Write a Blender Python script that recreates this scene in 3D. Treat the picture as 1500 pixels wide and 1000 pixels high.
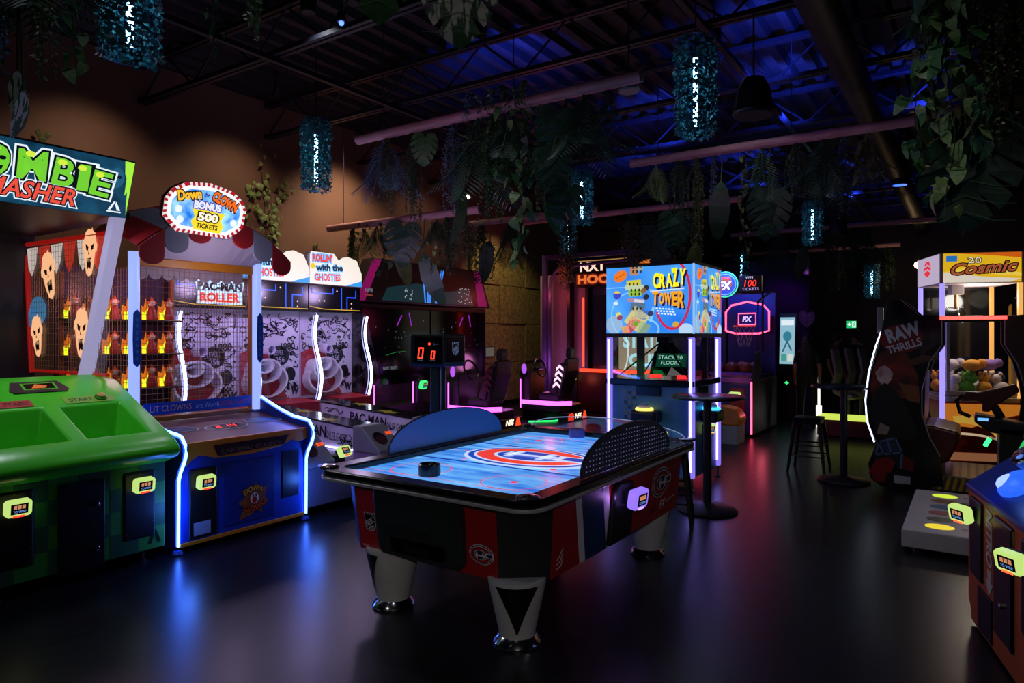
import bpy, bmesh, math, random
from mathutils import Vector, Matrix

for o in list(bpy.data.objects): bpy.data.objects.remove(o, do_unlink=True)
SC = bpy.context.scene; COL = SC.collection
RND = random.Random(11)
PI = math.pi

# ------------------------------------------------------------------ camera
TH = math.radians(34.0); SN, CS = math.sin(TH), math.cos(TH); EYE = 1.65; HOR = 490.0; FPX = 1000.0
cam_d = bpy.data.cameras.new('camera'); cam_d.sensor_width = 36.0; cam_d.lens = 36.0 * FPX / 1500.0
cam_d.shift_y = -(500.0 - HOR) / 1500.0; cam_d.clip_start = 0.05; cam_d.clip_end = 100
cam = bpy.data.objects.new('camera', cam_d); COL.objects.link(cam)
cam.location = (0, 0, EYE); cam.rotation_euler = (PI / 2, 0, TH); SC.camera = cam

# ------------------------------------------------------------------ world, exposure
w = bpy.data.worlds.new('world'); SC.world = w; w.use_nodes = True
w.node_tree.nodes['Background'].inputs[0].default_value = (0.01, 0.012, 0.03, 1)
w.node_tree.nodes['Background'].inputs[1].default_value = 0.3
vs = SC.view_settings; vs.view_transform = 'Standard'; vs.look = 'None'; vs.exposure = 0.0; vs.gamma = 1.0; vs.use_curve_mapping = False

def lamp(kind, loc, col, power, aim=None, size=0.1, angle=60, blend=0.5):
    d = bpy.data.lights.new('lamp', kind); d.color = col; d.energy = power
    if kind == 'AREA': d.size = size
    else: d.shadow_soft_size = size
    if kind == 'SPOT': d.spot_size = math.radians(angle); d.spot_blend = blend
    o = bpy.data.objects.new('lamp', d); COL.objects.link(o); o.location = loc
    if aim is not None:
        o.rotation_euler = (Vector(aim) - Vector(loc)).to_track_quat('-Z', 'Y').to_euler()
    return o
WARM = (1.0, 0.70, 0.48); BLUE = (0.03, 0.07, 1.0); PINK = (0.85, 0.35, 0.75); NEUT = (0.85, 0.9, 1.0)
# warm wall washers on the left wall (their fixtures are built further down)
WASH = [(-8.15, 2.1), (-8.15, 4.1), (-8.15, 6.1), (-8.15, 8.15), (-8.15, 10.2)]
for (x, y) in WASH:
    lamp('SPOT', (x, y, 4.95), WARM, {2.1: 60, 4.1: 75, 6.1: 80, 8.15: 300, 10.2: 40}[y], (-9.2, y, 2.2), 0.12, 104, 1.0)
lamp('SPOT', (-7.9, 12.2, 4.3), (1.0, 0.8, 0.35), 130, (-9.2, 13.0, 2.4), 0.06, 80, 0.6)
# blue uplights at the roof joists
UPL = [(-4.7, 7.1), (-1.8, 8.0), (-2.0, 9.9), (-3.9, 10.1), (-2.1, 16.4), (-3.6, 14.2), (-5.5, 12.8), (-1.0, 13.2), (-0.6, 18.5), (-0.4, 10.4)]
for i, (x, y) in enumerate(UPL):
    lamp('SPOT', (x, y, 4.55), BLUE, 230, (x - 0.3, y + 0.4, 5.3), 0.05, 110, 0.8)
# added fill spots overhead, for dim general light
DOWN = [(-1.2, 1.3), (-3.3, 1.0), (-5.6, 4.6), (-3.9, 4.6), (-0.6, 4.6), (-2.4, 7.6)]
for (x, y) in DOWN:
    lamp('SPOT', (x, y, 4.9), NEUT, 14 if y < 2 else 34, (x, y, 0), 0.08, 130, 0.8)
# pink and violet wash around the hanging poles
for (x, y, p) in ((-4.6, 4.3, 10), (-2.0, 7.2, 10), (-6.2, 6.4, 7), (-5.4, 10.4, 8), (-2.6, 12.4, 8), (-3.5, 18.6, 8)):
    lamp('SPOT', (x, y, 3.2), PINK, p * 0.75, (x, y + 1.4, 3.95), 0.1, 110, 0.9)
# added fill spots near the camera, for table, cabinets and leaf
for (l_, a_, p_, an) in (((1.4, -1.8, 2.9), (-2.3, 3.4, 0.45), 135, 44), ((-2.4, -1.8, 4.6), (-4.6, 2.4, 0.6), 40, 50), ((0.9, -1.0, 4.6), (-0.3, 7.6, 0.9), 120, 22), ((-0.4, 0.6, 3.0), (-2.3, 2.9, 3.7), 8, 50), ((-2.0, 1.2, 4.6), (0.05, 5.0, 0.4), 75, 32)):
    lamp('SPOT', l_, (1.0, 0.93, 0.86), p_, a_, 0.12, an, 0.9)

# ------------------------------------------------------------------ pixel helpers (photo frame 1500 x 1000)
def ray(u, v):
    a = (u - 750.0) / FPX
    return a * CS - SN, a * SN + CS, (HOR - v) / FPX
def on_z(u, v, z):
    r = ray(u, v); d = (z - EYE) / r[2]; return Vector((r[0] * d, r[1] * d, z))
def on_x(u, v, X):
    r = ray(u, v); d = X / r[0]; return Vector((X, r[1] * d, EYE + r[2] * d))
def on_y(u, v, Y):
    r = ray(u, v); d = Y / r[1]; return Vector((r[0] * d, Y, EYE + r[2] * d))

# ------------------------------------------------------------------ materials
def lin(h):
    if not isinstance(h, str): return tuple(h)
    h = h.lstrip('#'); out = []
    for i in (0, 2, 4):
        c = int(h[i:i + 2], 16) / 255.0
        out.append(c / 12.92 if c <= 0.04045 else ((c + 0.055) / 1.055) ** 2.4)
    return tuple(out)
MATS = {}
def M(h, rough=0.5, metal=0.0, es=0.0, nz=0.0, ns=9.0, bump=0.0, eh=None):
    key = (h, rough, metal, es, nz, ns, bump, eh)
    if key in MATS: return MATS[key]
    c = lin(h); m = bpy.data.materials.new('mat_%d' % len(MATS)); m.use_nodes = True; MATS[key] = m
    nt = m.node_tree; b = nt.nodes['Principled BSDF']
    b.inputs['Base Color'].default_value = (*c, 1); b.inputs['Roughness'].default_value = rough; b.inputs['Metallic'].default_value = metal
    if nz or bump:
        tc = nt.nodes.new('ShaderNodeTexCoord'); n = nt.nodes.new('ShaderNodeTexNoise')
        n.inputs['Scale'].default_value = ns; n.inputs['Detail'].default_value = 5; nt.links.new(tc.outputs['Object'], n.inputs['Vector'])
        if nz:
            r = nt.nodes.new('ShaderNodeValToRGB')
            r.color_ramp.elements[0].position = 0.3; r.color_ramp.elements[1].position = 0.7
            r.color_ramp.elements[0].color = (*[k * (1 - nz) for k in c], 1); r.color_ramp.elements[1].color = (*[min(1, k * (1 + nz)) for k in c], 1)
            nt.links.new(n.outputs['Fac'], r.inputs[0]); nt.links.new(r.outputs[0], b.inputs['Base Color'])
        if bump:
            bp = nt.nodes.new('ShaderNodeBump'); bp.inputs['Strength'].default_value = bump; bp.inputs['Distance'].default_value = 0.01
            nt.links.new(n.outputs['Fac'], bp.inputs['Height']); nt.links.new(bp.outputs[0], b.inputs['Normal'])
    if es:
        b.inputs['Emission Color'].default_value = (*lin(eh or h), 1); b.inputs['Emission Strength'].default_value = es
        b.inputs['Base Color'].default_value = (*[k * 0.25 for k in c], 1)
    return m
def E(h, s=1.0): return M(h, 0.35, 0, s)
def two_tone(name, h1, h2, scale=6.0, stretch=(1, 1, 1), es=0.0, rough=0.4, lo=0.35, hi=0.65, detail=4):
    m = bpy.data.materials.new(name); m.use_nodes = True; nt = m.node_tree; b = nt.nodes['Principled BSDF']
    tc = nt.nodes.new('ShaderNodeTexCoord'); mp = nt.nodes.new('ShaderNodeMapping'); n = nt.nodes.new('ShaderNodeTexNoise'); r = nt.nodes.new('ShaderNodeValToRGB')
    mp.inputs['Scale'].default_value = stretch; n.inputs['Scale'].default_value = scale; n.inputs['Detail'].default_value = detail
    r.color_ramp.elements[0].position = lo; r.color_ramp.elements[1].position = hi
    r.color_ramp.elements[0].color = (*lin(h1), 1); r.color_ramp.elements[1].color = (*lin(h2), 1)
    nt.links.new(tc.outputs['Object'], mp.inputs[0]); nt.links.new(mp.outputs[0], n.inputs['Vector']); nt.links.new(n.outputs['Fac'], r.inputs[0])
    nt.links.new(r.outputs[0], b.inputs['Base Color']); b.inputs['Roughness'].default_value = rough
    if es:
        nt.links.new(r.outputs[0], b.inputs['Emission Color']); b.inputs['Emission Strength'].default_value = es
    return m
def glass(name, tint=(1, 1, 1), fac=0.07, rough=0.04):
    m = bpy.data.materials.new(name); m.use_nodes = True; nt = m.node_tree; nt.nodes.clear()
    o = nt.nodes.new('ShaderNodeOutputMaterial'); mx = nt.nodes.new('ShaderNodeMixShader'); t = nt.nodes.new('ShaderNodeBsdfTransparent'); g = nt.nodes.new('ShaderNodeBsdfGlossy')
    t.inputs[0].default_value = (*tint, 1); g.inputs['Roughness'].default_value = rough; mx.inputs[0].default_value = fac
    nt.links.new(t.outputs[0], mx.inputs[1]); nt.links.new(g.outputs[0], mx.inputs[2]); nt.links.new(mx.outputs[0], o.inputs[0])
    return m
GLASS = glass('clear_acrylic'); SMOKE = glass('smoked_acrylic', (0.45, 0.5, 0.65), 0.10, 0.12)
BLK = M('0b0b0d', 0.45); BLKG = M('08080a', 0.18); BLKM = M('101014', 0.6, 0, 0, 0.2); CHROME = M('c8c8d0', 0.15, 1.0); STEEL = M('8a8a92', 0.35, 1.0)
WHITE = M('d8d4d0', 0.45); DGREY = M('2a2b30', 0.5); GREY = M('7c7a80', 0.5)
LEDW = E('cfe0ff', 9.0); LEDB = E('6aa6ff', 7.0); LEDV = E('b9a8ff', 1.7); LEDP = E('f060ff', 2.6); LEDR = E('ff3020', 3.5); LEDK = E('ff4a6a', 4.0); LEDG = E('30ff70', 3.0); LEDY = E('e8ff80', 2.2)

# ------------------------------------------------------------------ mesh builder
class B:
    def __init__(s): s.v = []; s.f = []
    def box(s, x0, x1, y0, y1, z0, z1):
        n = len(s.v)
        s.v += [(x0, y0, z0), (x1, y0, z0), (x1, y1, z0), (x0, y1, z0), (x0, y0, z1), (x1, y0, z1), (x1, y1, z1), (x0, y1, z1)]
        s.f += [tuple(n + k for k in q) for q in ((0, 3, 2, 1), (4, 5, 6, 7), (0, 1, 5, 4), (1, 2, 6, 5), (2, 3, 7, 6), (3, 0, 4, 7))]
        return s
    def prism(s, poly, axis, a0, a1):
        n = len(s.v); k = len(poly)
        for a in (a0, a1):
            for (p, q) in poly:
                s.v.append((a, p, q) if axis == 'x' else ((p, a, q) if axis == 'y' else (p, q, a)))
        s.f.append(tuple(n + i for i in range(k))); s.f.append(tuple(n + k + i for i in reversed(range(k))))
        for i in range(k): j = (i + 1) % k; s.f.append((n + i, n + k + i, n + k + j, n + j))
        return s
    def tube(s, pts, r, n=8, cap=True):
        pts = [Vector(p) for p in pts]; base = len(s.v); up = Vector((0.13, 0.31, 0.94)); m = len(pts)
        rr = r if isinstance(r, (list, tuple)) else [r] * m
        for i, p in enumerate(pts):
            d = (pts[min(i + 1, m - 1)] - pts[max(i - 1, 0)])
            if d.length < 1e-9: d = Vector((0, 0, 1))
            d.normalize(); a = d.cross(up)
            if a.length < 0.05: a = d.cross(Vector((1, 0, 0)))
            a.normalize(); b = d.cross(a)
            for k in range(n):
                t = 2 * PI * k / n; s.v.append(tuple(p + (a * math.cos(t) + b * math.sin(t)) * rr[i]))
        for i in range(m - 1):
            for k in range(n):
                j = (k + 1) % n; s.f.append((base + i * n + k, base + i * n + j, base + (i + 1) * n + j, base + (i + 1) * n + k))
        if cap:
            s.f.append(tuple(base + k for k in range(n))); s.f.append(tuple(base + (m - 1) * n + k for k in reversed(range(n))))
        return s
    def lathe(s, prof, n=20, c=(0, 0, 0), sx=1.0, sy=1.0):
        base = len(s.v); m = len(prof)
        for (r, z) in prof:
            for k in range(n):
                t = 2 * PI * k / n; s.v.append((c[0] + r * sx * math.cos(t), c[1] + r * sy * math.sin(t), c[2] + z))
        for i in range(m - 1):
            for k in range(n):
                j = (k + 1) % n; s.f.append((base + i * n + k, base + i * n + j, base + (i + 1) * n + j, base + (i + 1) * n + k))
        s.f.append(tuple(base + k for k in reversed(range(n)))); s.f.append(tuple(base + (m - 1) * n + k for k in range(n)))
        return s
    def quad(s, *p):
        n = len(s.v); s.v += [tuple(q) for q in p]; s.f.append(tuple(range(n, n + len(p)))); return s
    def ball(s, c, r, n=10, sx=1, sy=1, sz=1):
        prof = [(max(1e-4, math.sin(PI * i / n)) * r, -math.cos(PI * i / n) * r * sz) for i in range(n + 1)]
        return s.lathe(prof, 2 * n, c, sx, sy)
    def xf(s, mtx, start=0):
        s.v[start:] = [tuple(mtx @ Vector(p)) for p in s.v[start:]]; return s
    def build(s, name, mat, parent=None, bevel=0.0, smooth=False, seg=2, recalc=True, label=None):
        me = bpy.data.meshes.new(name); me.from_pydata(s.v, [], s.f)
        if recalc:
            bm = bmesh.new(); bm.from_mesh(me); bmesh.ops.recalc_face_normals(bm, faces=bm.faces); bm.to_mesh(me); bm.free()
        me.materials.append(mat)
        if smooth:
            me.polygons.foreach_set('use_smooth', [True] * len(me.polygons))
            try: me.set_sharp_from_angle(angle=math.radians(40))
            except Exception: pass
        return link(name, me, parent, bevel, seg, label)
def link(name, me, parent=None, bevel=0.0, seg=2, label=None):
    o = bpy.data.objects.new(name, me); COL.objects.link(o)
    if parent is not None: o.parent = parent
    if bevel:
        md = o.modifiers.new('bevel', 'BEVEL'); md.width = bevel; md.segments = seg; md.limit_method = 'ANGLE'; md.angle_limit = math.radians(35)
    if label: o['label'] = label
    return o
def thing(name, label, cat, loc=(0, 0, 0), rz=0.0, group=None):
    o = bpy.data.objects.new(name, None); COL.objects.link(o); o.empty_display_size = 0.1
    o.location = loc; o.rotation_euler = (0, 0, rz); tag(o, label, cat, group); return o
def tag(o, label, cat, group=None):
    o['label'] = label; o['category'] = cat
    if group: o['group'] = group
    return o
def struct(o): o['kind'] = 'structure'; return o
def stuff(o): o['kind'] = 'stuff'; return o
def copy_tree(o, parent=None, loc=None, rz=None, label=None):
    c = o.copy(); COL.objects.link(c); c.parent = parent
    if loc is not None: c.location = loc
    if rz is not None: c.rotation_euler = (0, 0, rz)
    if label: c['label'] = label
    for ch in list(o.children): copy_tree(ch, c)
    return c

# ------------------------------------------------------------------ flat print (signs, lettering, artwork)
GL = {}
def glyph(t, off=0.0, shear=0.0):
    k = (t, off, shear)
    if k not in GL:
        cu = bpy.data.curves.new('type', 'FONT'); cu.body = t; cu.offset = off; cu.resolution_u = 3; cu.shear = shear; cu.align_x = 'LEFT'
        ob = bpy.data.objects.new('type', cu); COL.objects.link(ob); bpy.context.view_layer.update()
        me = bpy.data.meshes.new_from_object(ob.evaluated_get(bpy.context.evaluated_depsgraph_get()))
        v = [(p.co.x, p.co.y) for p in me.vertices]; f = [tuple(p.vertices) for p in me.polygons]
        bpy.data.objects.remove(ob); bpy.data.curves.remove(cu); bpy.data.meshes.remove(me); GL[k] = (v, f)
    return GL[k]
class Art:
    def __init__(s, clip=None): s.v = []; s.f = []; s.mi = []; s.m = []; s.clip = clip
    def _i(s, m):
        if m not in s.m: s.m.append(m)
        return s.m.index(m)
    def poly(s, pts, m, l=1):
        if s.clip:
            for ax, lim, sg in ((0, s.clip[0], 1), (0, s.clip[1], -1), (1, s.clip[2], 1), (1, s.clip[3], -1)):
                out = []
                for i in range(len(pts)):
                    a, b = pts[i - 1], pts[i]; da, db = (a[ax] - lim) * sg, (b[ax] - lim) * sg
                    if (da < 0) != (db < 0): t = da / (da - db); out.append((a[0] + (b[0] - a[0]) * t, a[1] + (b[1] - a[1]) * t))
                    if db >= 0: out.append(b)
                pts = out
                if len(pts) < 3: return s
        n = len(s.v); s.v += [(p[0], p[1], l * 0.0016) for p in pts]; s.f.append(tuple(range(n, n + len(pts)))); s.mi.append(s._i(m)); return s
    def rect(s, x0, x1, y0, y1, m, l=1): return s.poly([(x0, y0), (x1, y0), (x1, y1), (x0, y1)], m, l)
    def ell(s, cx, cy, rx, ry, m, l=1, n=28, rot=0.0):
        c, q = math.cos(rot), math.sin(rot)
        return s.poly([(cx + rx * math.cos(t) * c - ry * math.sin(t) * q, cy + rx * math.cos(t) * q + ry * math.sin(t) * c) for t in [2 * PI * i / n for i in range(n)]], m, l)
    def arc(s, cx, cy, rx, ry, wd, m, l=1, a0=0, a1=360, n=32, wy=None):
        wy = wd if wy is None else wy
        P = [(math.radians(a0 + (a1 - a0) * i / n)) for i in range(n + 1)]
        for i in range(n):
            a, b = P[i], P[i + 1]
            s.poly([(cx + rx * math.cos(a), cy + ry * math.sin(a)), (cx + rx * math.cos(b), cy + ry * math.sin(b)), (cx + (rx - wd) * math.cos(b), cy + (ry - wy) * math.sin(b)), (cx + (rx - wd) * math.cos(a), cy + (ry - wy) * math.sin(a))], m, l)
        return s
    def stroke(s, pts, wd, m, l=1):
        for a, b in zip(pts[:-1], pts[1:]):
            dx, dy = b[0] - a[0], b[1] - a[1]; L = math.hypot(dx, dy) or 1; nx, ny = -dy / L * wd / 2, dx / L * wd / 2; ex, ey = dx / L * wd * 0.3, dy / L * wd * 0.3
            s.poly([(a[0] + nx - ex, a[1] + ny - ey), (a[0] - nx - ex, a[1] - ny - ey), (b[0] - nx + ex, b[1] - ny + ey), (b[0] + nx + ex, b[1] + ny + ey)], m, l)
        return s
    def txt(s, t, cx, cy, wd, ht, m, l=2, outs=(), rot=0.0, off=0.0, shear=0.0, warp=None):
        v0, _ = glyph(t, off, shear)
        x0 = min(p[0] for p in v0); x1 = max(p[0] for p in v0); y0 = min(p[1] for p in v0); y1 = max(p[1] for p in v0)
        sx, sy = wd / max(x1 - x0, 1e-6), ht / max(y1 - y0, 1e-6); mx, my = (x0 + x1) / 2, (y0 + y1) / 2; c, q = math.cos(rot), math.sin(rot)
        for (o2, mm, ll) in [(o + off, a, l - len(outs) + i) for i, (o, a) in enumerate(outs)] + [(off, m, l)]:
            v, f = glyph(t, o2, shear); n = len(s.v)
            for p in v:
                a, b = (p[0] - mx) * sx, (p[1] - my) * sy
                if warp: b += warp(a / wd * 2)
                s.v.append((cx + a * c - b * q, cy + a * q + b * c, ll * 0.0016))
            for k in f: s.f.append(tuple(n + i for i in k)); s.mi.append(s._i(mm))
        return s
    def build(s, name, parent, o=(0, 0, 0), right=(1, 0, 0), up=(0, 0, 1), label=None):
        me = bpy.data.meshes.new(name); me.from_pydata(s.v, [], s.f)
        for m in s.m: me.materials.append(m)
        me.polygons.foreach_set('material_index', s.mi); me.update()
        ob = link(name, me, parent, label=label); r = Vector(right).normalized(); u = Vector(up); n = r.cross(u).normalized(); u = n.cross(r)
        ob.matrix_local = Matrix(((r.x, u.x, n.x, o[0]), (r.y, u.y, n.y, o[1]), (r.z, u.z, n.z, o[2]), (0, 0, 0, 1))); return ob

def reader(parent, loc, ring, rz=0.0, tilt=0.0, lines=('', 'TO WIN!'), side='ff3a28', s=1.0):
    """swipe card reader: dark backing, glowing frame, small screen"""
    r = B(); w_, h_ = 0.062 * s, 0.045 * s
    pr = [(-w_, -h_ * 0.7), (-w_ * 0.8, -h_), (w_ * 0.8, -h_), (w_, -h_ * 0.7), (w_, h_ * 0.7), (w_ * 0.8, h_), (-w_ * 0.8, h_), (-w_, h_ * 0.7)]
    r.prism(pr, 'y', -0.055 * s, -0.012 * s)
    o = r.build('card_reader', ring, parent, 0.006 * s); o.location = loc; o.rotation_euler = (tilt, 0, rz)
    B().box(-w_ * 0.7, w_ * 0.7, -0.012 * s, 0.02 * s, -h_ * 0.7, h_ * 0.7).build('mount', BLK, o)
    a = Art(); a.rect(-w_ * 0.66, w_ * 0.66, -h_ * 0.62, h_ * 0.62, BLKG, 1)
    [a.rect(w_ * (-0.45 + 0.32 * k_), w_ * (-0.2 + 0.32 * k_), h_ * 0.0, h_ * 0.45, E('d08a60', 0.9), 2) for k_ in range(3)]; a.txt('TO WIN!', 0, -h_ * 0.32, w_ * 0.95, h_ * 0.3, E('7fb0ff', 0.9), 2)
    a.build('screen', o, (0, -0.0565 * s, 0))
    Art().rect(-w_ * 0.5, w_ * 0.4, -0.008, 0.004, E(side, 2.0), 1).build('status_light', o, (0, -0.056 * s, -h_ * 0.85))
    return o
RINGY = E('cdee84', 0.9); RINGV = E('9a78ff', 1.0); RINGG = E('40f080', 1.2)

# ================================================================== the room
XL, XR, YF, YB, ZC = -9.2, 4.6, -2.6, 21.6, 5.3
fm = bpy.data.materials.new('floor_vinyl'); fm.use_nodes = True; nt = fm.node_tree; b = nt.nodes['Principled BSDF']
tc = nt.nodes.new('ShaderNodeTexCoord'); mp = nt.nodes.new('ShaderNodeMapping'); mp.inputs['Scale'].default_value = (6, 0.8, 1)
nz = nt.nodes.new('ShaderNodeTexNoise'); nz.inputs['Scale'].default_value = 4; nz.inputs['Detail'].default_value = 6
rp = nt.nodes.new('ShaderNodeValToRGB'); rp.color_ramp.elements[0].color = (0.004, 0.004, 0.006, 1); rp.color_ramp.elements[1].color = (0.011, 0.010, 0.013, 1)
r2 = nt.nodes.new('ShaderNodeValToRGB'); r2.color_ramp.elements[0].color = (0.25, 0.25, 0.25, 1); r2.color_ramp.elements[1].color = (0.36, 0.36, 0.36, 1)
nt.links.new(tc.outputs['Object'], mp.inputs[0]); nt.links.new(mp.outputs[0], nz.inputs['Vector']); nt.links.new(nz.outputs['Fac'], rp.inputs[0]); nt.links.new(nz.outputs['Fac'], r2.inputs[0])
nt.links.new(rp.outputs[0], b.inputs['Base Color']); nt.links.new(r2.outputs[0], b.inputs['Roughness'])
b.inputs['Specular IOR Level'].default_value = 0.32
struct(B().box(XL - 0.2, XR + 0.2, YF - 0.2, YB + 0.2, -0.1, 0).build('floor', fm))
BROWN = M('6e5140', 0.75, 0, 0, 0.12, 1.6, 0.12); NAVY = M('1a1830', 0.8, 0, 0, 0.2, 2.0)
wl = struct(B().box(XL - 0.2, XL, YF - 0.2, YB + 0.2, 0, ZC + 0.1).build('wall_left', BROWN))
struct(B().box(XR, XR + 0.2, YF - 0.2, YB + 0.2, 0, ZC + 0.1).build('wall_right', NAVY))
struct(B().box(XL, XR, YF - 0.2, YF, 0, ZC + 0.1).build('wall_front', NAVY))
struct(B().box(XL, XR, YB, YB + 0.2, 0, ZC + 0.1).build('wall_back', NAVY))
struct(B().box(-5.6, -3.45, 18.6, 18.75, 0, 3.6).build('wall_partition', M('3a1e58', 0.8)))
struct(B().box(XL, XL + 0.02, YF, YB, 0, 0.12).build('baseboard_left', BLK))
# ribbed steel roof deck, ribs run along the room
pr = []; x = XL - 0.2
while x < XR + 0.2:
    pr += [(x, ZC + 0.09), (x + 0.14, ZC + 0.09), (x + 0.18, ZC), (x + 0.28, ZC)]; x += 0.32
pr += [(x, ZC + 0.09), (x, ZC + 0.14), (XL - 0.2, ZC + 0.14)]
struct(B().prism(pr, 'y', YF - 0.2, YB + 0.2).build('ceiling', M('101018', 0.6, 0, 0, 0.2, 3.0)))
# open web steel joists across the room
JM = M('20202c', 0.45, 0.2)
def joist(y):
    t = B(); t.box(XL, XR, -0.06, -0.012, 5.2, 5.25); t.box(XL, XR, 0.012, 0.06, 5.2, 5.25); t.box(XL, XR, -0.06, -0.012, 4.72, 4.77); t.box(XL, XR, 0.012, 0.06, 4.72, 4.77)
    o = struct(t.build('ceiling_joist', JM)); o.location = (0, y, 0)
    wb = B(); n = 23; st = (XR - XL) / n
    for i in range(n):
        xa = XL + i * st; za, zb = (4.745, 5.225) if i % 2 == 0 else (5.225, 4.745)
        wb.tube([(xa, 0, za), (xa + st, 0, zb)], 0.014, 6)
    wb.build('web', JM, o); return o
j0 = joist(0.9)
for k in range(1, 11): struct(copy_tree(j0, None, (0, 0.9 + 1.95 * k, 0)))
# bridging bars and a conduit that run along the room
for x in (-6.4, -2.2, 1.6):
    struct(B().box(x - 0.03, x + 0.03, YF, YB, 4.66, 4.715).build('ceiling_bridging', JM))
struct(B().tube([(-1.1, YF, 4.5), (-1.1, YB, 4.5)], 0.16, 14).build('ceiling_duct', M('181820', 0.55), None, 0, True))
struct(B().tube([(XL, 2.4, 4.55), (XR, 2.4, 4.55)], 0.05, 10).build('ceiling_conduit', M('201c1c', 0.5), None, 0, True))
# X shaped bridging between two joists
t = B(); t.box(-0.02, 0.02, -0.02, 0.02, 0, 0.01)
for (ax, ay, za, zb) in ((-4.1, 14.55, 5.2, 4.75), (-1.6, 14.55, 5.2, 4.75)):
    struct(B().tube([(ax - 0.4, ay, za), (ax + 0.4, ay, zb)], 0.025, 6).tube([(ax - 0.4, ay, zb), (ax + 0.4, ay, za)], 0.025, 6).build('ceiling_cross_brace', JM))
# rough olive stone slabs on the left wall beyond the racing game
ST = M('6a5c34', 0.85, 0, 0, 0.5, 14.0, 0.9)
cols = [11.9, 13.0, 14.1, 15.2]; rows = [0.1, 1.0, 1.9, 2.8, 3.7]
for i in range(3):
    for j in range(4):
        dz = 0.03 * ((i + j) % 2)
        o = B().box(XL, XL + 0.07 + dz, cols[i] + 0.006, cols[i + 1] - 0.006, rows[j] + 0.006, rows[j + 1] - 0.006).build('stone_slab', ST, wl, 0.01)
p = on_x(718, 515, XL + 0.12); r = thing('wall_notice', 'small pale notice board on the stone wall behind racing seats', 'notice', tuple(p), PI / 2); B().box(-0.16, 0.16, 0, 0.02, -0.1, 0.1).build('board', M('a8b0a0', 0.6, 0, 0.15), r); B().box(-0.175, 0.175, 0.004, 0.03, -0.115, 0.115).build('frame', BLK, r)
# purple steel frame with rounded corner, by the stone wall
FR = M('4a3a78', 0.4, 0.3)
fr = thing('steel_frame', 'violet painted tubular steel frame with rounded top corner beside stone wall', 'frame', (-7.7, 12.9, 0))
B().tube([(0, 0, 0), (0, 0, 2.6), (0.03, 0, 2.85), (0.14, 0, 3.03), (0.35, 0, 3.12), (2.2, 0, 3.2)], 0.035, 8).build('bent_tube', FR, fr, 0, True)
B().box(-0.2, -0.1, 0.0, 0.1, 0, 3.3).build('upright', FR, fr, 0.008)
B().box(-0.2, 2.2, 0.0, 0.1, 3.3, 3.4).build('top_bar', FR, fr, 0.008)

# wall washer fixtures and other lamps on the ceiling
def track_spot(loc, aim, label):
    r = thing('track_spotlight', label, 'spotlight', loc, 0, 'black track spotlights')
    B().tube([(0, 0, 0.12), (0, 0, 5.36 - loc[2])], 0.01, 6).build('rod', BLK, r)
    d = (Vector(aim) - Vector(loc)).normalized()
    B().tube([tuple(-d * 0.13), tuple(d * 0.03)], [0.045, 0.055], 12).tube([(0, 0, 0.0), (0, 0, 0.13)], 0.012, 6).build('housing', BLK, r, 0, True)
    return r
for (x, y) in WASH: track_spot((x + 0.03, y, 5.02), (-9.2, y, 3.0), 'black cylindrical spotlight aimed at the brown wall')
def downlight(x, y):
    r = thing('pendant_speaker', 'flat round white ceiling disc on a thin rod', 'ceiling fixture', (x, y, 4.0), 0, 'round white discs under the joists')
    B().lathe([(0.02, 0.05), (0.09, 0.035), (0.105, 0.0), (0.095, -0.015)], 24).build('disc', M('8a8892', 0.5), r, 0, True); B().tube([(0, 0, 0.02), (0, 0, 1.36)], 0.008, 6).build('rod', BLK, r)
p = on_z(921, 140, 3.95); downlight(p.x, p.y)
def bell(u, v, z, label):
    p = on_z(u, v, z); r = thing('bell_pendant', label, 'pendant speaker', (p.x, p.y, z), 0)
    B().lathe([(0.03, 0.36), (0.1, 0.34), (0.15, 0.24), (0.17, 0.1), (0.2, 0.02), (0.19, 0.0)], 24).build('shell', M('14141c', 0.4), r, 0, True)
    B().lathe([(0.185, 0.0), (0.18, -0.012), (0.02, -0.02)], 24).build('grille', M('1e1a22', 0.8), r, 0, True)
    B().tube([(0, 0, 0.36), (0, 0, 4.76 - z)], 0.01, 6).build('rod', STEEL, r)
bell(1104, 168, 3.75, 'large black bell shaped pendant speaker above the blue sign box')
bell(1228, 345, 3.6, 'small distant black bell shaped pendant speaker beyond the bamboo poles')
p = on_z(1318, 271, 4.0)
r = thing('round_blue_lamp', 'small round lamp with blue glowing face under the roof', 'lamp', tuple(p), 0)
B().lathe([(0.11, 0.0), (0.12, 0.05), (0.1, 0.1)], 20).build('housing', BLK, r, 0, True); B().lathe([(0.1, -0.004), (0.07, -0.006), (0.068, 0.0)], 20).build('glow_ring', E('3a6cff', 2.0), r); B().tube([(0, 0, 0.1), (0, 0, 1.35)], 0.01, 6).build('rod', BLK, r)
p = on_y(1345, 388, 19.5)
r = thing('warm_spot_lamp', 'bright warm spot lamp at the far end under the poles', 'lamp', tuple(p), 0)
B().ball((0, 0, 0), 0.085, 8).build('bulb', E('ffd2a0', 30), r); B().tube([(0, 0.02, 0.05), (0, 0.02, 1.0)], 0.02, 6).build('stem', BLK, r)
lamp('POINT', (p.x, p.y - 0.3, p.z - 0.2), (1, 0.6, 0.3), 12, None, 0.08)
p = on_z(685, 286, 4.2)
r = thing('warm_track_lamp', 'small bright warm lamp hanging behind the trailing plants', 'lamp', tuple(p), 0)
B().tube([(0, 0, 0), (-0.05, 0, 0.1)], 0.045, 10).build('housing', BLK, r); B().ball((0.01, 0, -0.03), 0.04, 6).build('bulb', E('ffe0b0', 12), r); B().tube([(-0.05, 0, 0.1), (-0.05, 0, 1.16)], 0.01, 6).build('rod', BLK, r)
p = on_z(500, 32, 4.5)
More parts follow.
